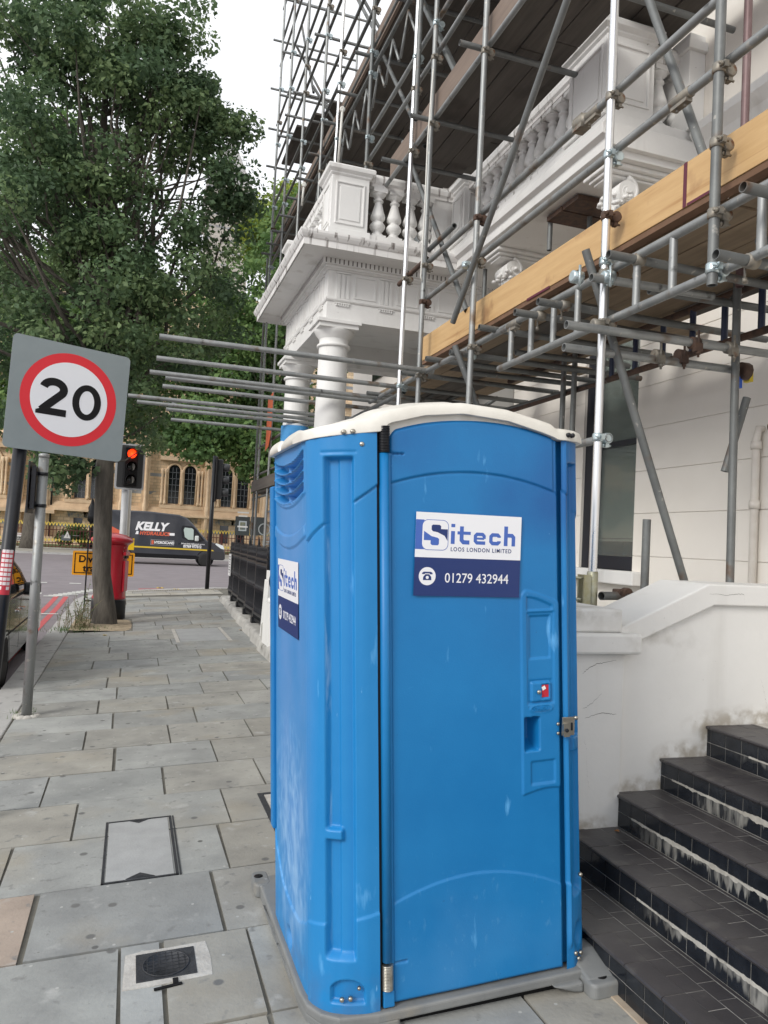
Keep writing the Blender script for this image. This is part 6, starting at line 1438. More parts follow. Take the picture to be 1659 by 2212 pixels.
# ------------------------------------------------------------------ van on the main road
VY = 43.0; VP = mat('black van paint', (.030, .033, .042), .3, .2, col2=(.05, .053, .062), scale=.7, coat=.6); OR = mat('orange vinyl', (.62, .12, .06), .4); VW = mat('white vinyl', (.8, .8, .8), .4); VYL = mat('yellow stripe', (.60, .42, .03), .4)
vz = -.03
xf = float(at(488, 1180, 1, VY)[0]); sc_ = 1.0
t = thing('van', 'black high roofed panel van with white and orange lettering, driving along the main road', 'van', (xf-3.4, VY+1, vz))
rootp = [(0, .45), (-.02, .75), (-.10, 1.05), (-.45, 1.25), (-1.05, 1.42), (-1.85, 2.30), (-2.2, 2.62), (-2.6, 2.76), (-4.2, 2.86), (-6.7, 2.83), (-6.9, 2.7), (-6.95, .5), (-6.9, .40), (-.1, .36)]
def vsec(y, sc, dz=0): return [(xf-3.4+(u+3.4)*sc, y, vz+.4+(w-.4)*(1-(1-sc)*1.2)) for u, w in rootp]
mb = loft([vsec(VY, .985), vsec(VY+.06, 1), vsec(VY+1.95, 1), vsec(VY+2.0, .985)], 'v', VP); mb.build('body', VP, t, bevel=.03)
def vpoly(pts, name, mt, off=.006):
    mb = MB(); mb.prism([(xf+u, vz+w) for u, w in pts], VY-off, VY-off+.004, axis='y'); return mb.build(name, mt, t)
vpoly([(-1.18, 1.42), (-1.75, 2.10), (-1.9, 2.16), (-2.4, 2.18), (-2.46, 2.06), (-2.40, 1.50), (-2.0, 1.32), (-1.4, 1.32)], 'window_surround', BLACK, .004)
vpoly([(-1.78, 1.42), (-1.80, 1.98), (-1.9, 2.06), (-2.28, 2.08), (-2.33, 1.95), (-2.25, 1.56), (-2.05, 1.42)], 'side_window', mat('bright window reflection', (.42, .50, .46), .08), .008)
vpoly([(-1.32, 1.44), (-1.70, 1.90), (-1.73, 1.44)], 'quarter_window', CG, .008)
vpoly([(-6.9, .90), (-.62, .84), (-.70, .92), (-6.9, .985)], 'yellow_stripe', VYL)
vpoly([(-5.5, 1.05), (-5.65, 1.75), (-6.9, 2.35), (-6.9, 1.75), (-5.9, 1.5), (-5.75, 1.1)], 'orange_swoosh', OR, .007)
vpoly([(-6.9, .36), (-.9, .36), (-.9, .56), (-6.9, .60)], 'sill_trim', BLACKM)
vpoly([(-.02, .45), (-.06, .82), (-.9, .86), (-1.6, .55), (-1.0, .42)], 'bumper', mat('bumper plastic', (.03, .03, .032), .6), .012)
vpoly([(-.08, .98), (-.16, 1.18), (-.55, 1.30), (-.58, 1.22), (-.25, 1.0)], 'headlight', mat('headlight lens', (.7, .75, .75), .15), .010)
mb = MB(); mb.box((xf-1.72, VY-.30, vz+1.36), (xf-1.52, VY-.0, vz+1.66)); mb.build('mirror', mat('mirror pale', (.55, .58, .55), .3), t, bevel=.05)
Mv = lambda u, w: Matrix.Translation((xf+u, VY-.012, vz+w)) @ Matrix.Rotation(R(90), 4, 'X')
text_mesh('lettering', 'KELLY', .60, VW, Mv(-4.86, 1.84), t, bold=.03, shear=.25, width=.98)
text_mesh('lettering', 'HYDRAULICS', .26, OR, Mv(-4.62, 1.58), t, bold=.012, shear=.15, width=1.0)
vpoly([(-4.68, 1.59), (-4.84, 1.59), (-4.78, 1.76), (-4.68, 1.76)], 'white_bar', VW); vpoly([(-3.12, 1.60), (-2.80, 1.60), (-2.80, 1.74), (-3.12, 1.74)], 'white_bar', VW)
vpoly([(-4.02, 1.05), (-2.80, 1.05), (-2.80, 1.34), (-4.02, 1.34)], 'badge_edge', mat('badge grey', (.35, .35, .36), .5), .006); vpoly([(-4.0, 1.07), (-2.82, 1.07), (-2.82, 1.32), (-4.0, 1.32)], 'badge', BLACK, .009)
text_mesh('lettering', 'HYDROSCAND', .20, VW, Mv(-3.84, 1.13), t, bold=.008, width=.76)
vpoly([(-3.98, 1.09), (-3.87, 1.09), (-3.87, 1.30), (-3.98, 1.30)], 'badge_mark', OR, .011)
text_mesh('lettering', '24 hour hose replacement service', .105, VW, Mv(-2.42, 1.17), t, bold=.003, width=.86)
text_mesh('lettering', '07769 977312', .21, VW, Mv(-2.30, .985), t, bold=.010, width=.80)
for u in (-1.10, -5.4): wheel(xf+u, VY+.10, vz+.36, .37, .26, t, 'y', -1)
for u in (-1.10, -5.4): wheel(xf+u, VY+1.9, vz+.36, .37, .26, t, 'y', 1)
for u in (-1.10, -5.4): mb = MB(); mb.lathe((xf+u, VY, vz+.40), [(.47, .05), (.47, -.004), (.43, -.006), (.42, .05)], 28, axis='y'); mb.build('wheel_arch', BLACKM, t)
# ------------------------------------------------------------------ museum across the main road
def brickmat(name, c1, c2, mortar, sx=1.0, band=None):
    def ex(n, L, mp, out, b):
        tcx = n.nodes.new('ShaderNodeTexCoord'); sp = n.nodes.new('ShaderNodeSeparateXYZ'); cb = n.nodes.new('ShaderNodeCombineXYZ'); L.new(tcx.outputs['Object'], sp.inputs[0])
        ad = n.nodes.new('ShaderNodeMath'); L.new(sp.outputs['X'], ad.inputs[0]); L.new(sp.outputs['Y'], ad.inputs[1]); L.new(ad.outputs[0], cb.inputs['X']); L.new(sp.outputs['Z'], cb.inputs['Y'])
        bt = n.nodes.new('ShaderNodeTexBrick'); bt.inputs['Scale'].default_value = 1; bt.inputs['Brick Width'].default_value = .55; bt.inputs['Row Height'].default_value = .30; bt.inputs['Mortar Size'].default_value = .018; bt.inputs['Bias'].default_value = -.1
        bt.inputs['Color1'].default_value = (*c1, 1); bt.inputs['Color2'].default_value = (*c2, 1); bt.inputs['Mortar'].default_value = (*mortar, 1); L.new(cb.outputs[0], bt.inputs['Vector'])
        o2 = bt.outputs['Color']
        if band:
            # blue grey bands every few courses, broken up with noise
            md = n.nodes.new('ShaderNodeMath'); md.operation = 'MODULO'; md.inputs[1].default_value = 1.8; L.new(sp.outputs['Z'], md.inputs[0])
            lt = n.nodes.new('ShaderNodeMath'); lt.operation = 'LESS_THAN'; lt.inputs[1].default_value = .3; L.new(md.outputs[0], lt.inputs[0])
            t = n.nodes.new('ShaderNodeTexNoise'); t.inputs['Scale'].default_value = .5; L.new(cb.outputs[0], t.inputs['Vector']); g = n.nodes.new('ShaderNodeMath'); g.operation = 'GREATER_THAN'; g.inputs[1].default_value = .47; L.new(t.outputs['Fac'], g.inputs[0])
            mu = n.nodes.new('ShaderNodeMath'); mu.operation = 'MULTIPLY'; L.new(lt.outputs[0], mu.inputs[0]); L.new(g.outputs[0], mu.inputs[1])
            mi = n.nodes.new('ShaderNodeMix'); mi.data_type = 'RGBA'; mi.inputs[7].default_value = (*band, 1); L.new(mu.outputs[0], mi.inputs[0]); L.new(o2, mi.inputs[6]); o2 = mi.outputs[2]
        t = n.nodes.new('ShaderNodeTexNoise'); t.inputs['Scale'].default_value = .9; t.inputs['Detail'].default_value = 8; L.new(cb.outputs[0], t.inputs['Vector'])
        r = n.nodes.new('ShaderNodeMapRange'); r.inputs[1].default_value = .3; r.inputs[2].default_value = .7; r.inputs[3].default_value = .72; r.inputs[4].default_value = 1.18; L.new(t.outputs['Fac'], r.inputs[0])
        m3 = n.nodes.new('ShaderNodeVectorMath'); m3.operation = 'SCALE'; L.new(o2, m3.inputs[0]); L.new(r.outputs[0], m3.inputs['Scale'])
        return m3.outputs[0]
    return mat(name, c1, .85, extra=ex)
TERRA = brickmat('buff terracotta', (.80, .62, .42), (.60, .44, .28), (.44, .34, .24), band=(.30, .32, .34))
TERR2 = mat('terracotta moulding', (.60, .43, .28), .8, col2=(.74, .56, .38), scale=1.5)
MGL = mat('museum window glass', (.012, .014, .018), .1, spec=.7)
MU = thing('museum', 'ornate buff terracotta museum with arched windows and a slated tower across the main road', 'museum', (0, 78, 0)); YM = 78
mb = MB(); mb.box((-60, YM, -.1), (70, YM+20, 26)); mb.build('wall', TERRA, MU)
pairs = [((-5.45, -4.45), (-4.0, -3.0)), ((3.15, 4.2), (4.65, 5.75)), ((8.3, 9.35), (9.9, 11.0)), ((-14.5, -13.5), (-13, -12)), ((16.5, 17.5), (18, 19))]
def arch_poly(x0, x1, z0, z1, n=10):
    r = (x1-x0)/2; c = (x0+x1)/2; return [(x0, z0), (x1, z0)]+[(c+r*math.cos(math.pi*k/n), z1-r+r*math.sin(math.pi*k/n)) for k in range(n+1)]
for pr_ in pairs:
    for x0, x1 in pr_:
        mb = MB(); mb.prism(arch_poly(x0, x1, 4.6, 8.45), YM-.03, YM-.01, axis='y'); w = mb.build('window', MGL, MU)
        mb = MB()
        for k in range(1, 3): mb.box((x0+(x1-x0)*k/3-.02, YM-.06, 4.6), (x0+(x1-x0)*k/3+.02, YM-.03, 8.2))
        for k in range(1, 6): mb.box((x0, YM-.06, 4.6+.62*k-.02), (x1, YM-.03, 4.6+.62*k+.02))
        mb.build('glazing_bars', mat('glazing bars', (.16, .17, .18), .5), w)
        mb = MB(); r = (x1-x0)/2+.02; c = (x0+x1)/2; mb.path([(x0-.08, YM-.06, 4.6)]+[(c-(r+.1)*math.cos(math.pi*k/12), YM-.06, 8.45-r+(r+.1)*math.sin(math.pi*k/12)) for k in range(13)]+[(x1+.08, YM-.06, 4.6)], .11, 8); mb.build('arch_moulding', TERR2, w)
    xa, xb = pr_[0][0], pr_[1][1]
    mb = MB()
    for x in (xa-.30, xa-.62, (pr_[0][1]+pr_[1][0])/2, xb+.30, xb+.62): mb.lathe((x, YM-.22, 0), [(.17, 4.45), (.17, 4.7), (.11, 4.8), (.11, 7.5), (.17, 7.65), (.19, 7.95), (.12, 8.0)], 12)
    mb.box((xa-.9, YM-.45, 8.85), (xb+.9, YM, 9.25)); mb.box((xa-.8, YM-.35, 4.1), (xb+.8, YM, 4.45)); mb.build('window_columns', TERR2, MU)
    for x0, x1 in pr_: mb = MB(); mb.box((x0+.1, YM-.02, .9), (x1-.1, YM-.005, 2.7)); mb.build('window', MGL, MU); mb = MB(); mb.prism(arch_poly(x0+.0, x1-.0, 11, 14.5), YM-.03, YM-.01, axis='y'); mb.build('window', MGL, MU)
    mb = MB()
    for x0, x1 in pr_:
        for k in range(7):
            a = (x0+x1)/2+(k-3)*.26; mb.prism([(a-.1, 2.75), (a+.1, 2.75), (a+.14+(k-3)*.03, 3.25), (a-.14+(k-3)*.03, 3.25)], YM-.05, YM-.005, axis='y')
    mb.build('voussoirs', mat('grey terracotta', (.20, .21, .22), .8, col2=(.42, .36, .27), scale=2.5, contrast=.8), MU)
mb = MB()
for k, (z, dd) in enumerate(((1.0, .95), (3.3, .85), (3.45, .75), (3.6, .62), (3.75, .50), (3.9, .40), (4.05, .28))):
    mb.box((-60, YM-dd, z if k else -.1), (70, YM, z+.15 if k else .8))
for k, (z, dd) in enumerate(((9.6, .15), (9.8, .3), (10.05, .2), (16, .3), (16.3, .5), (21, .5))): mb.box((-60, YM-dd, z), (70, YM, z+.2))
for x in (-1.2, 1.0, 6.9, 12.6, -7.8, -10.2, 14.4): mb.box((x-.35, YM-.55, 0), (x+.35, YM, 21)); mb.lathe((x, YM-.62, 0), [(.2, 0), (.2, 4.4), (.13, 4.5), (.13, 9), (.2, 9.2), (.2, 9.5)], 10)
mb.build('string_courses', TERR2, MU)
mb = MB(); mb.box((-60, YM-1.0, 2.95), (-7.0, YM, 3.3)); mb.build('ledge', TERR2, MU)
mb = MB(); mb.tube((-8.35+1.0, YM-.5, 0), (-8.35+1.0, YM-.5, 12), .08, 8)
for z in (3, 5, 7, 9): mb.lathe((-7.35, YM-.5, z), [(.14, -.05), (.14, .05)], 10)
mb.build('rainwater_pipe', BLACK, MU)
q = at(498, 298, 1, 112); tx_ = 10.9
GT = brickmat('grey tower terracotta', (.42, .40, .36), (.34, .33, .31), (.28, .27, .25), band=(.24, .25, .27))
SLATE = mat('banded slate', (.30, .30, .30), .7, col2=(.40, .39, .38), scale=.8)
mb = MB(); mb.box((7.3, 108, 0), (13.3, 114, 50.5)); mb.box((7.0, 107.7, 50.5), (13.6, 114.3, 51.4)); mb.box((7.0, 107.7, 46), (13.6, 114.3, 46.6)); mb.build('tower', GT, MU)
mb = MB(); v = [(7.2, 107.9, 51.4), (13.4, 107.9, 51.4), (13.4, 114.1, 51.4), (7.2, 114.1, 51.4), (10.3, 111, 60.5)]; mb.add(v, [(0, 1, 4), (1, 2, 4), (2, 3, 4), (3, 0, 4)]); mb.tube((10.3, 111, 60), (10.3, 111, 63), .1, 8); mb.build('spire', SLATE, MU)
# museum railing: oxblood bars with gilded heads, three sections
MR = mat('oxblood railing paint', (.11, .022, .018), .5); GO = mat('gilding', (.82, .62, .12), .4, .2)
def mrail(xa, xb, label):
    t = thing('museum_railing', label, 'railing', ((xa+xb)/2, 62.5, .09), 'oxblood railings with gilded heads along the museum')
    mb = MB(); 
    for z in (.22, .50, 1.48): mb.box((xa, 62.47, z), (xb, 62.53, z+.05))
    x = xa+.1
    while x < xb: mb.tube((x, 62.5, .15), (x, 62.5, 1.85), .026, 6, cap=False); x += .24
    x = xa+1.2
    while x < xb: mb.box((x-.06, 62.44, .1), (x+.06, 62.56, 1.9)); x += 4.8
    mb.build('bars', MR, t)
    mb = MB(); x = xa+.1; 
    while x < xb:
        mb.prism([(x-.0, 1.78), (x+.035, 1.84), (x+.12, 2.10), (x+.06, 2.09), (x, 1.95), (x-.06, 2.09), (x-.12, 2.10), (x-.035, 1.84)], 62.48, 62.52, axis='y')
        mb.prism([(x-.06, .70), (x, .60), (x+.06, .70), (x+.09, .80), (x+.03, .78), (x, .92), (x-.03, .78), (x-.09, .80)], 62.46, 62.49, axis='y'); x += .24
    mb.build('gilded_heads', GO, t)
    mb = MB(); mb.box((xa, 62.3, .0), (xb, 62.7, .16)); mb.build('kerb_stone', CONC, t)
mrail(-18, -1.0, 'oxblood museum railing with gilded heads left of the street tree'); mrail(-.9, 5.6, 'oxblood museum railing with gilded heads behind the van'); mrail(5.7, 22, 'oxblood museum railing with gilded heads right of the van')
def fsign(px, py, qx, qy, y, name, label, mt, cat='sign'):
    a, b = at(*z5(px, py), 1, y), at(*z5(qx, qy), 1, y); t = thing(name, label, cat, ((a[0]+b[0])/2, y, 0)); mb = MB(); mb.box((float(a[0]), y, float(b[2])), (float(b[0]), y+.05, float(a[2]))); mb.build('board', mt, t); return t, a, b
SWH = mat('street sign white', (.68, .67, .64), .5)
t, a, b = fsign(60, 272, 158, 318, 62.3, 'street_sign', 'white street name sign reading Cromwell Road on the oxblood railing', SWH)
w_s = float(b[0]-a[0])
text_mesh('lettering', 'CROMWELL', .36*w_s/3.2, BLACKM, Matrix.Translation((float(a[0])+w_s*.20, 62.29, float(b[2])+.52*w_s/3.2)) @ Matrix.Rotation(R(90), 4, 'X'), t, bold=.008, width=w_s*.76/(.36*w_s/3.2*6.3))
text_mesh('lettering', 'ROAD SW7', .36*w_s/3.2, BLACKM, Matrix.Translation((float(a[0])+w_s*.20, 62.29, float(b[2])+.14*w_s/3.2)) @ Matrix.Rotation(R(90), 4, 'X'), t, bold=.008, width=w_s*.72/(.36*w_s/3.2*6.2))
text_mesh('lettering', 'THE ROYAL BOROUGH', .14*w_s/3.2, mat('sign red small', (.4, .05, .05), .6), Matrix.Translation((float(a[0])+w_s*.16, 62.29, float(b[2])+1.15*w_s/3.2)) @ Matrix.Rotation(R(90), 4, 'X'), t, bold=.003)
t, a, b = fsign(335, 284, 384, 318, 62.3, 'warning_sign', 'small dark grey sign with a white warning triangle on the oxblood railing', mat('dark sign', (.11, .12, .125), .5))
mb = MB(); c = (float(a[0])+.40, float(b[2])+.2); mb.prism([(c[0]-.24, c[1]), (c[0]+.24, c[1]), (c[0], c[1]+.55)], 62.28, 62.298, axis='y'); mb.build('triangle', SWH, t)
mb = MB(); mb.box((c[0]-.02, 62.27, c[1]+.1), (c[0]+.03, 62.279, c[1]+.3)); mb.box((c[0]+.4, 62.28, c[1]+.2), (c[0]+.85, 62.298, c[1]+.24)); mb.build('marks', mat('grey marks', (.25, .25, .25), .6), t)
DGP = mat('dark panel', (.035, .042, .042), .5)
t, a, b = fsign(1283, 183, 1356, 290, 60.5, 'poster_panel', 'dark notice panel with a framed nature poster, behind the corner of the black railings', DGP, 'poster')
mb = MB(); mb.box((float(a[0])+.28, 60.46, float(b[2])+.35), (float(b[0])-.25, 60.49, float(a[2])-.35)); mb.build('poster_frame', mat('poster frame', (.42, .46, .48), .4), t)
mb = MB(); mb.box((float(a[0])+.38, 60.44, float(b[2])+.45), (float(b[0])-.35, 60.455, float(a[2])-.45)); mb.build('poster', mat('green poster', (.08, .10, .05), .4, col2=(.28, .28, .20), scale=1.2, extra=overlay((.10, .14, .19), .8, .5, .6, seed=3)), t)
mb = MB(); cxp = float(a[0]+b[0])/2
for k, w in enumerate((.9, .7, 0, 0, .8)): 
    if w: mb.box((cxp-w/2, 60.43, float(b[2])+1.75-.28*k), (cxp+w/2, 60.438, float(b[2])+1.87-.28*k))
mb.build('poster_text', SWH, t)
t, a, b = fsign(1367, 186, 1440, 290, 60.5, 'poster_panel', 'dark notice panel with a round emblem, right of the framed poster', DGP, 'poster')
mb = MB(); cx_p = float(a[0])+1.1; cz_ = float(a[2])-.95; mb.path([(cx_p+.45*math.cos(k*.3927), 60.47, cz_+.45*math.sin(k*.3927)) for k in range(16)], .05, 6, closed=True)
for k in range(4): mb.box((cx_p-.1, 60.46, cz_-1.0-.2*k-(.25 if k > 1 else 0)), (cx_p+.45, 60.48, cz_-.92-.2*k-(.25 if k > 1 else 0)))
mb.build('print', mat('pale print', (.35, .38, .38), .5), t)
t = thing('gatepost_lamp', 'black iron post with a rounded head standing behind the museum railing', 'post', (-2.1, 64, 0))
q = at(*z5(498, 200), 1, 64); mb = MB(); zt_ = float(q[2]); mb.lathe((float(q[0]), 64, 0), [(.16, 0), (.16, .6), (.11, .8), (.10, zt_-.3), (.3, zt_-.1), (.34, zt_+.3), (.26, zt_+.7), (.30, zt_+.9), (.14, zt_+1.25), (.1, zt_+1.5), (0, zt_+1.7)], 14); mb.build('lamp_post', BLACK, t)
# ------------------------------------------------------------------ vegetation
def leafmat(name, c1, c2, c3=None):
    M = bpy.data.materials.new(name); M.use_nodes = True; n = M.node_tree; L = n.links; b = n.nodes['Principled BSDF']; o = n.nodes['Material Output']
    a = n.nodes.new('ShaderNodeAttribute'); a.attribute_name = 'lc'; r = n.nodes.new('ShaderNodeValToRGB'); r.color_ramp.elements[0].color = (*c1, 1); r.color_ramp.elements[1].color = (*c2, 1)
    if c3: e = r.color_ramp.elements.new(.5); e.color = (*c3, 1)
    L.new(a.outputs['Fac'], r.inputs[0]); L.new(r.outputs[0], b.inputs['Base Color']); b.inputs['Roughness'].default_value = .55; b.inputs['Specular IOR Level'].default_value = .3
    t = n.nodes.new('ShaderNodeBsdfTranslucent'); L.new(r.outputs[0], t.inputs['Color']); m = n.nodes.new('ShaderNodeMixShader'); m.inputs[0].default_value = .38
    L.new(b.outputs[0], m.inputs[1]); L.new(t.outputs[0], m.inputs[2]); L.new(m.outputs[0], o.inputs['Surface']); return M
BARK = mat('bark', (.055, .048, .04), .95, col2=(.13, .115, .095), scale=5, contrast=.4, stretch=(3.5, 3.5, .6), bump=1.0, bscale=12)
def leaves(name, centers, radii, n, size, mt, parent, flat=.5, rs=1):
    g = np.random.default_rng(rs); k = len(centers); w = radii[:, 0]**2; w = w/w.sum(); ci = g.choice(k, n, p=w)
    d = g.normal(size=(n, 3)); d /= np.linalg.norm(d, axis=1)[:, None]; rad = g.random(n)**.45
    p = centers[ci]+d*radii[ci]*rad[:, None]
    nn = d*.5+g.normal(size=(n, 3))*.6+np.array([0, 0, .5]); nn /= np.linalg.norm(nn, axis=1)[:, None]
    t = np.cross(nn, g.normal(size=(n, 3))); t /= np.linalg.norm(t, axis=1)[:, None]; b = np.cross(nn, t)
    s = size*(.5+1.0*g.random(n))[:, None]
    v = np.stack([p-t*s, p-b*s*.62+t*s*.1+nn*s*.12, p+t*s*1.0-nn*s*.15, p+b*s*.62+t*s*.1+nn*s*.12], 1).reshape(-1, 3)
    me = bpy.data.meshes.new(name); me.vertices.add(4*n); me.vertices.foreach_set('co', v.ravel()); me.loops.add(4*n); me.loops.foreach_set('vertex_index', np.arange(4*n)); me.polygons.add(n); me.polygons.foreach_set('loop_start', np.arange(n)*4); me.polygons.foreach_set('loop_total', np.full(n, 4))
    me.update(); at_ = me.attributes.new('lc', 'FLOAT', 'FACE'); cc = g.random(k)*.6; at_.data.foreach_set('value', np.clip(cc[ci]+.4*g.random(n), 0, 1)); me.materials.append(mt)
    ob = bpy.data.objects.new(name, me); S.collection.objects.link(ob); attach(ob, parent); return ob
def tree(name, label, base, trunk_pts, trunk_r, blobs, n, size, mt, rs, clusters, cr, limbs=14, group=None, gapf=0):
    t = thing(name, label, 'tree', tuple(base), group)
    mb = MB(); mb.path(trunk_pts, trunk_r, 14)
    g = random.Random(rs); C = []; Rr = []
    gg = np.random.default_rng(rs)
    for (c, r, w) in blobs:
        for _ in range(int(clusters*w)):
            d = gg.normal(size=3); d /= np.linalg.norm(d); u = gg.random()**.42; p = np.array(c)+d*np.array(r)*u; C.append(p); q = cr*(.6+.8*gg.random()); Rr.append((q, q, q*.75))
    C = np.array(C); Rr = np.array(Rr); T = [Vector(p) for p in trunk_pts]
    order = sorted(range(len(C)), key=lambda i: g.random())[:limbs]
    tw = MB()
    for i in order:
        e = Vector(C[i]); cand = [(p, r) for p, r in list(zip(T, trunk_r))[len(T)//2:] if p.z < e.z-.3] or [(T[len(T)//2], trunk_r[len(T)//2])]
        s_, r_ = g.choice(cand[-4:] if g.random() < .7 else cand); r0 = min(r_*.42, .008+.011*(e-s_).length); pts = []
        for k in range(7):
            f = k/6; q = s_.lerp(e, f); q.z += (e-s_).length*.10*math.sin(f*math.pi)*(-.6); q += Vector((g.uniform(-1, 1), g.uniform(-1, 1), g.uniform(-1, 1)))*.05*(e-s_).length*math.sin(f*math.pi); pts.append(q)
        tw.path(pts, [r0*(1-.82*k/6) for k in range(7)], 6)
    mb.build('trunk', BARK, t); tw.build('limbs', BARK, t, fixn=False)
    leaves('crown', C, Rr, n, size, mt, t, rs=rs); return t
LM1 = leafmat('street tree leaf', (.06, .105, .058), (.25, .34, .15), (.125, .20, .10)); LM2 = leafmat('plane leaf', (.06, .115, .045), (.25, .36, .11), (.12, .21, .07)); LM3 = leafmat('sunny plane leaf', (.10, .17, .03), (.42, .46, .08), (.22, .30, .05))
tb = ground(224, 1352); tbx, tby = float(tb[0]), 14.85
tz = gz(tbx)
def tp_(px, py, y): q = at(px, py, 1, y); return (float(q[0]), float(q[1]), float(q[2]))
trk = [(tbx, tby, tz-.1), (tbx, tby, tz+.05), (tbx+.0, tby, tz+.3), tp_(219, 1240, tby), tp_(223, 1100, tby), tp_(228, 980, tby), tp_(230, 850, tby+.1), tp_(232, 700, tby+.1), tp_(236, 550, tby+.2), tp_(222, 420, tby+.2), tp_(225, 250, tby+.2), tp_(235, 60, tby+.2)]
rad_ = [.30, .235, .19, .165, .160, .155, .15, .14, .12, .09, .06, .03]
blobs = []
for px, py, rx, rz, w in ((40, 560, 300, 210, .9), (150, 720, 210, 130, .45), (20, 330, 150, 170, .45), (290, 640, 150, 150, .40), (430, 620, 120, 150, .22), (250, 440, 130, 130, .30), (250, 120, 190, 170, .70), (360, 250, 130, 110, .36), (440, 300, 105, 135, .34), (400, 110, 85, 110, .24), (485, 290, 50, 60, .09), (480, 430, 70, 60, .12), (130, 240, 110, 110, .28), (300, 800, 150, 70, .16), (120, 850, 200, 70, .2), (430, 480, 110, 90, .16), (30, 60, 90, 70, .14), (180, 20, 190, 90, .3)):
    c_ = tp_(px, py, tby); k_ = tby/1640/.96; blobs.append((c_, (rx*k_, min(rx*k_, 2.0), rz*k_), w))
TA = tree('street_tree', 'slim trunked street tree with a dark leafy crown rising from the pavement pit', (tbx, tby, tz), trk, rad_, blobs, 70000, .050, LM1, 4, 64, .40, limbs=120)
mb = MB()
for a, b, r in (((230, 850), (285, 760), .05), ((285, 760), (300, 640), .035), ((228, 880), (330, 790), .03), ((236, 560), (300, 330), .06), ((225, 420), (195, 330), .05), ((195, 330), (180, 150), .03), ((300, 330), (330, 120), .035), ((228, 960), (340, 900), .022), ((232, 1000), (300, 975), .018)):
    p, q = Vector(tp_(*a, tby)), Vector(tp_(*b, tby)); m_ = (p+q)/2+Vector((.04, 0, -.06)); mb.path([p, m_, q], [r, r*.85, r*.6], 8)
mb.build('limbs', BARK, TA)
# hanging sprays of the tree in front of the museum
dc = []; 
for (px, py, y) in ((110, 990, 14), (150, 1000, 14.5), (140, 1040, 14.3), (105, 1015, 13.8), (330, 960, 16), (300, 930, 15), (170, 1010, 14.6), (20, 900, 14), (60, 940, 13.6)): dc.append(tp_(px, py, y))
leaves('low_spray', np.array(dc), np.array([(.35, .35, .28)]*len(dc)), 1500, .055, LM1, TA, rs=9)
bl = [((-9.5, 60, 19), (7.5, 6, 8), 1.0), ((-3.0, 61, 17), (6, 6, 8), .9), ((-8.5, 58, 11), (5.5, 5, 4.5), .6), ((-1.5, 60, 12), (4.5, 5, 4), .5), ((-6, 60, 27), (6, 6, 5), .5)]
bx = -6.95; tree('plane_tree', 'large dark plane tree by the museum railing, its thick trunk behind the leaning black pole', (bx, 60, 0), [(bx, 60, -.2), (bx, 60, 1), (bx+.1, 60, 4), (bx+.4, 60, 7), (bx+.2, 60, 11), (bx+.8, 60, 16), (bx+.5, 60, 22)], [.75, .58, .50, .46, .4, .3, .15], bl, 42000, .20, LM2, 11, 130, 1.5, limbs=40)
bl = [((10.0, 60, 18), (5.4, 5, 8), 1.1), ((5.0, 60, 15), (4.2, 5, 7), .8), ((9.6, 58, 9.0), (4.4, 4, 3.2), .6), ((4.6, 58, 9.4), (3.0, 3, 2.0), .34), ((12, 60, 26.0), (3.6, 4, 5), .5)]
tree('plane_tree', 'broad plane tree with low hanging boughs in front of the museum, left of the portico', (12.6, 60, 0), [(12.8, 60, -.2), (12.8, 60, 2), (12.4, 60, 6), (11.5, 60, 10), (10.8, 60, 16), (10.5, 60, 24)], [.7, .55, .5, .42, .3, .12], bl, 46000, .19, LM2, 12, 130, 1.4, limbs=40)
bl = [((12.4, 66, 29.0), (4.2, 3.5, 5.0), 1.3), ((9.4, 66, 27.5), (2.2, 3, 2.5), .5), ((15.5, 66, 27), (3, 3, 5), .6)]
tree('plane_tree', 'tall tree with a sunlit yellow green top, showing between the museum tower and the scaffold', (12.4, 66, 0), [(12.4, 66, 0), (12.4, 66, 12), (12.4, 66, 24), (12.4, 66, 30)], [.6, .45, .25, .1], bl, 17000, .20, LM3, 13, 90, 1.1, limbs=20)
t = thing('garden_shrub', 'dark rounded shrub behind the museum railing, right of the signpost', 'shrub', (-4.5, 65, 0)); g = np.random.default_rng(5)
leaves('foliage', np.array([(-5+.5*k, 65, .9+.5*math.sin(k)) for k in range(7)]), np.array([(.8, .7, .7)]*7), 2600, .11, LM2, t, rs=3)
t = thing('garden_shrub', 'low bright green shrub behind the museum railing beside the small grey sign', 'shrub', (-1.8, 65, 0))
leaves('foliage', np.array([(-2.9+.4*k, 65, .45) for k in range(7)]), np.array([(.5, .5, .5)]*7), 1800, .10, LM3, t, rs=4)
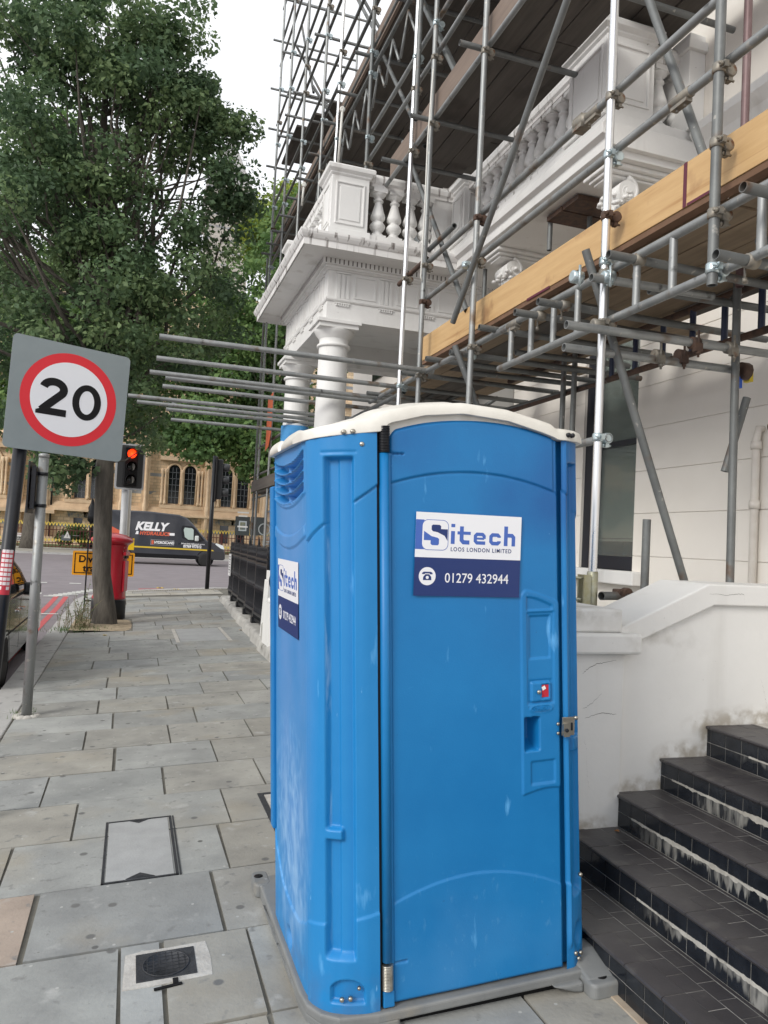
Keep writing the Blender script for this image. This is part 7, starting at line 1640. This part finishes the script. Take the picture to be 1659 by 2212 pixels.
# weeds at the foot of the tree
t = thing('tall_weeds', 'clump of tall straggly weeds at the kerb side of the street tree', 'weeds', (tbx-.4, tby-.35, tz)); random.seed(8)
mb = MB(); ml = MB(); STK = mat('dry stalk', (.16, .12, .07), .8, col2=(.22, .2, .1), scale=20)
for k in range(46):
    x = tbx-.42+random.gauss(0, .12); y = tby-.45+random.gauss(0, .16); hh_ = random.uniform(.15, .75)*(1.15 if k < 6 else .75); lx, ly = random.gauss(0, .12), random.gauss(0, .1)
    pts = [(x+lx*f*f, y+ly*f*f, tz+.02+hh_*f) for f in (0, .33, .66, 1)]; mb.path(pts, [.006, .005, .004, .002], 5)
    for j in range(int(hh_*26)):
        f = random.uniform(.2, 1); c = Vector((x+lx*f*f, y+ly*f*f, tz+hh_*f)); a = random.uniform(0, 6.28); l = random.uniform(.03, .08); d_ = Vector((math.cos(a), math.sin(a), .3)); s_ = Vector((-math.sin(a), math.cos(a), 0))*l*.22; ml.add([c, c+d_*l*.5+s_, c+d_*l, c+d_*l*.5-s_], [(0, 1, 2, 3)])
mb.build('stalks', STK, t, fixn=False); ml.build('weed_leaves', WEED, t, fixn=False)
mb = MB()
for k in range(260):
    x = tbx-.45+random.gauss(0, .22); y = tby-.6+random.gauss(0, .2); a = random.uniform(0, 6.28); l = random.uniform(.03, .09); mb.add([(x, y, gz(x)+.01), (x+.008, y, gz(x)+.01), (x+l*.5*math.cos(a), y+l*.5*math.sin(a), gz(x)+.01+l)], [(0, 1, 2)])
for k in range(60):
    x = pb[0]-.05+random.gauss(0, .05); y = pb[1]+.1+random.gauss(0, .1); l = random.uniform(.02, .06); mb.add([(x, y, gz(x)), (x+.006, y, gz(x)), (x+random.uniform(-.02, .02), y, gz(x)+l)], [(0, 1, 2)])
tag(mb.build('grass', WEED, fixn=False), 'thin grass growing in the tree pit and round the signpost', 'grass', kind='stuff')
random.seed(14)
for (px, py, s, mt, l) in ((1165, 780, 0, 0, 0),): pass
q = ground((900+165/3.16)/1.8228, (2000+1525/3.16)/1.8228); leaf_litter(float(q[0]), float(q[1]), float(q[2]), .07, mat('pale dry leaf', (.40, .33, .25), .8), 'curled pale dry leaf on the pavement near the stone plinth', .5)
q = ground(*z5(568, 833)); leaf_litter(float(q[0]), float(q[1]), float(q[2])+.0, .05, LEAFY, 'yellow leaf on the flagstones just in front of the tree pit', 2)
for i, (px, py) in enumerate(((345, 545), (875, 577), (955, 585))):
    q = at(*z5(px, py), 2, -.08 if i == 0 else .04); leaf_litter(float(q[0]), float(q[1]), float(q[2]), .16, LEAFY if i else LEAFB, ['brown leaf lying in the road beyond the red lines', 'yellow leaf on the corner of the pavement left of the other', 'yellow leaf on the corner of the pavement nearest the black traffic light'][i], i)
# second building line across the side street, hidden mostly by trees
bpy.context.view_layer.update()
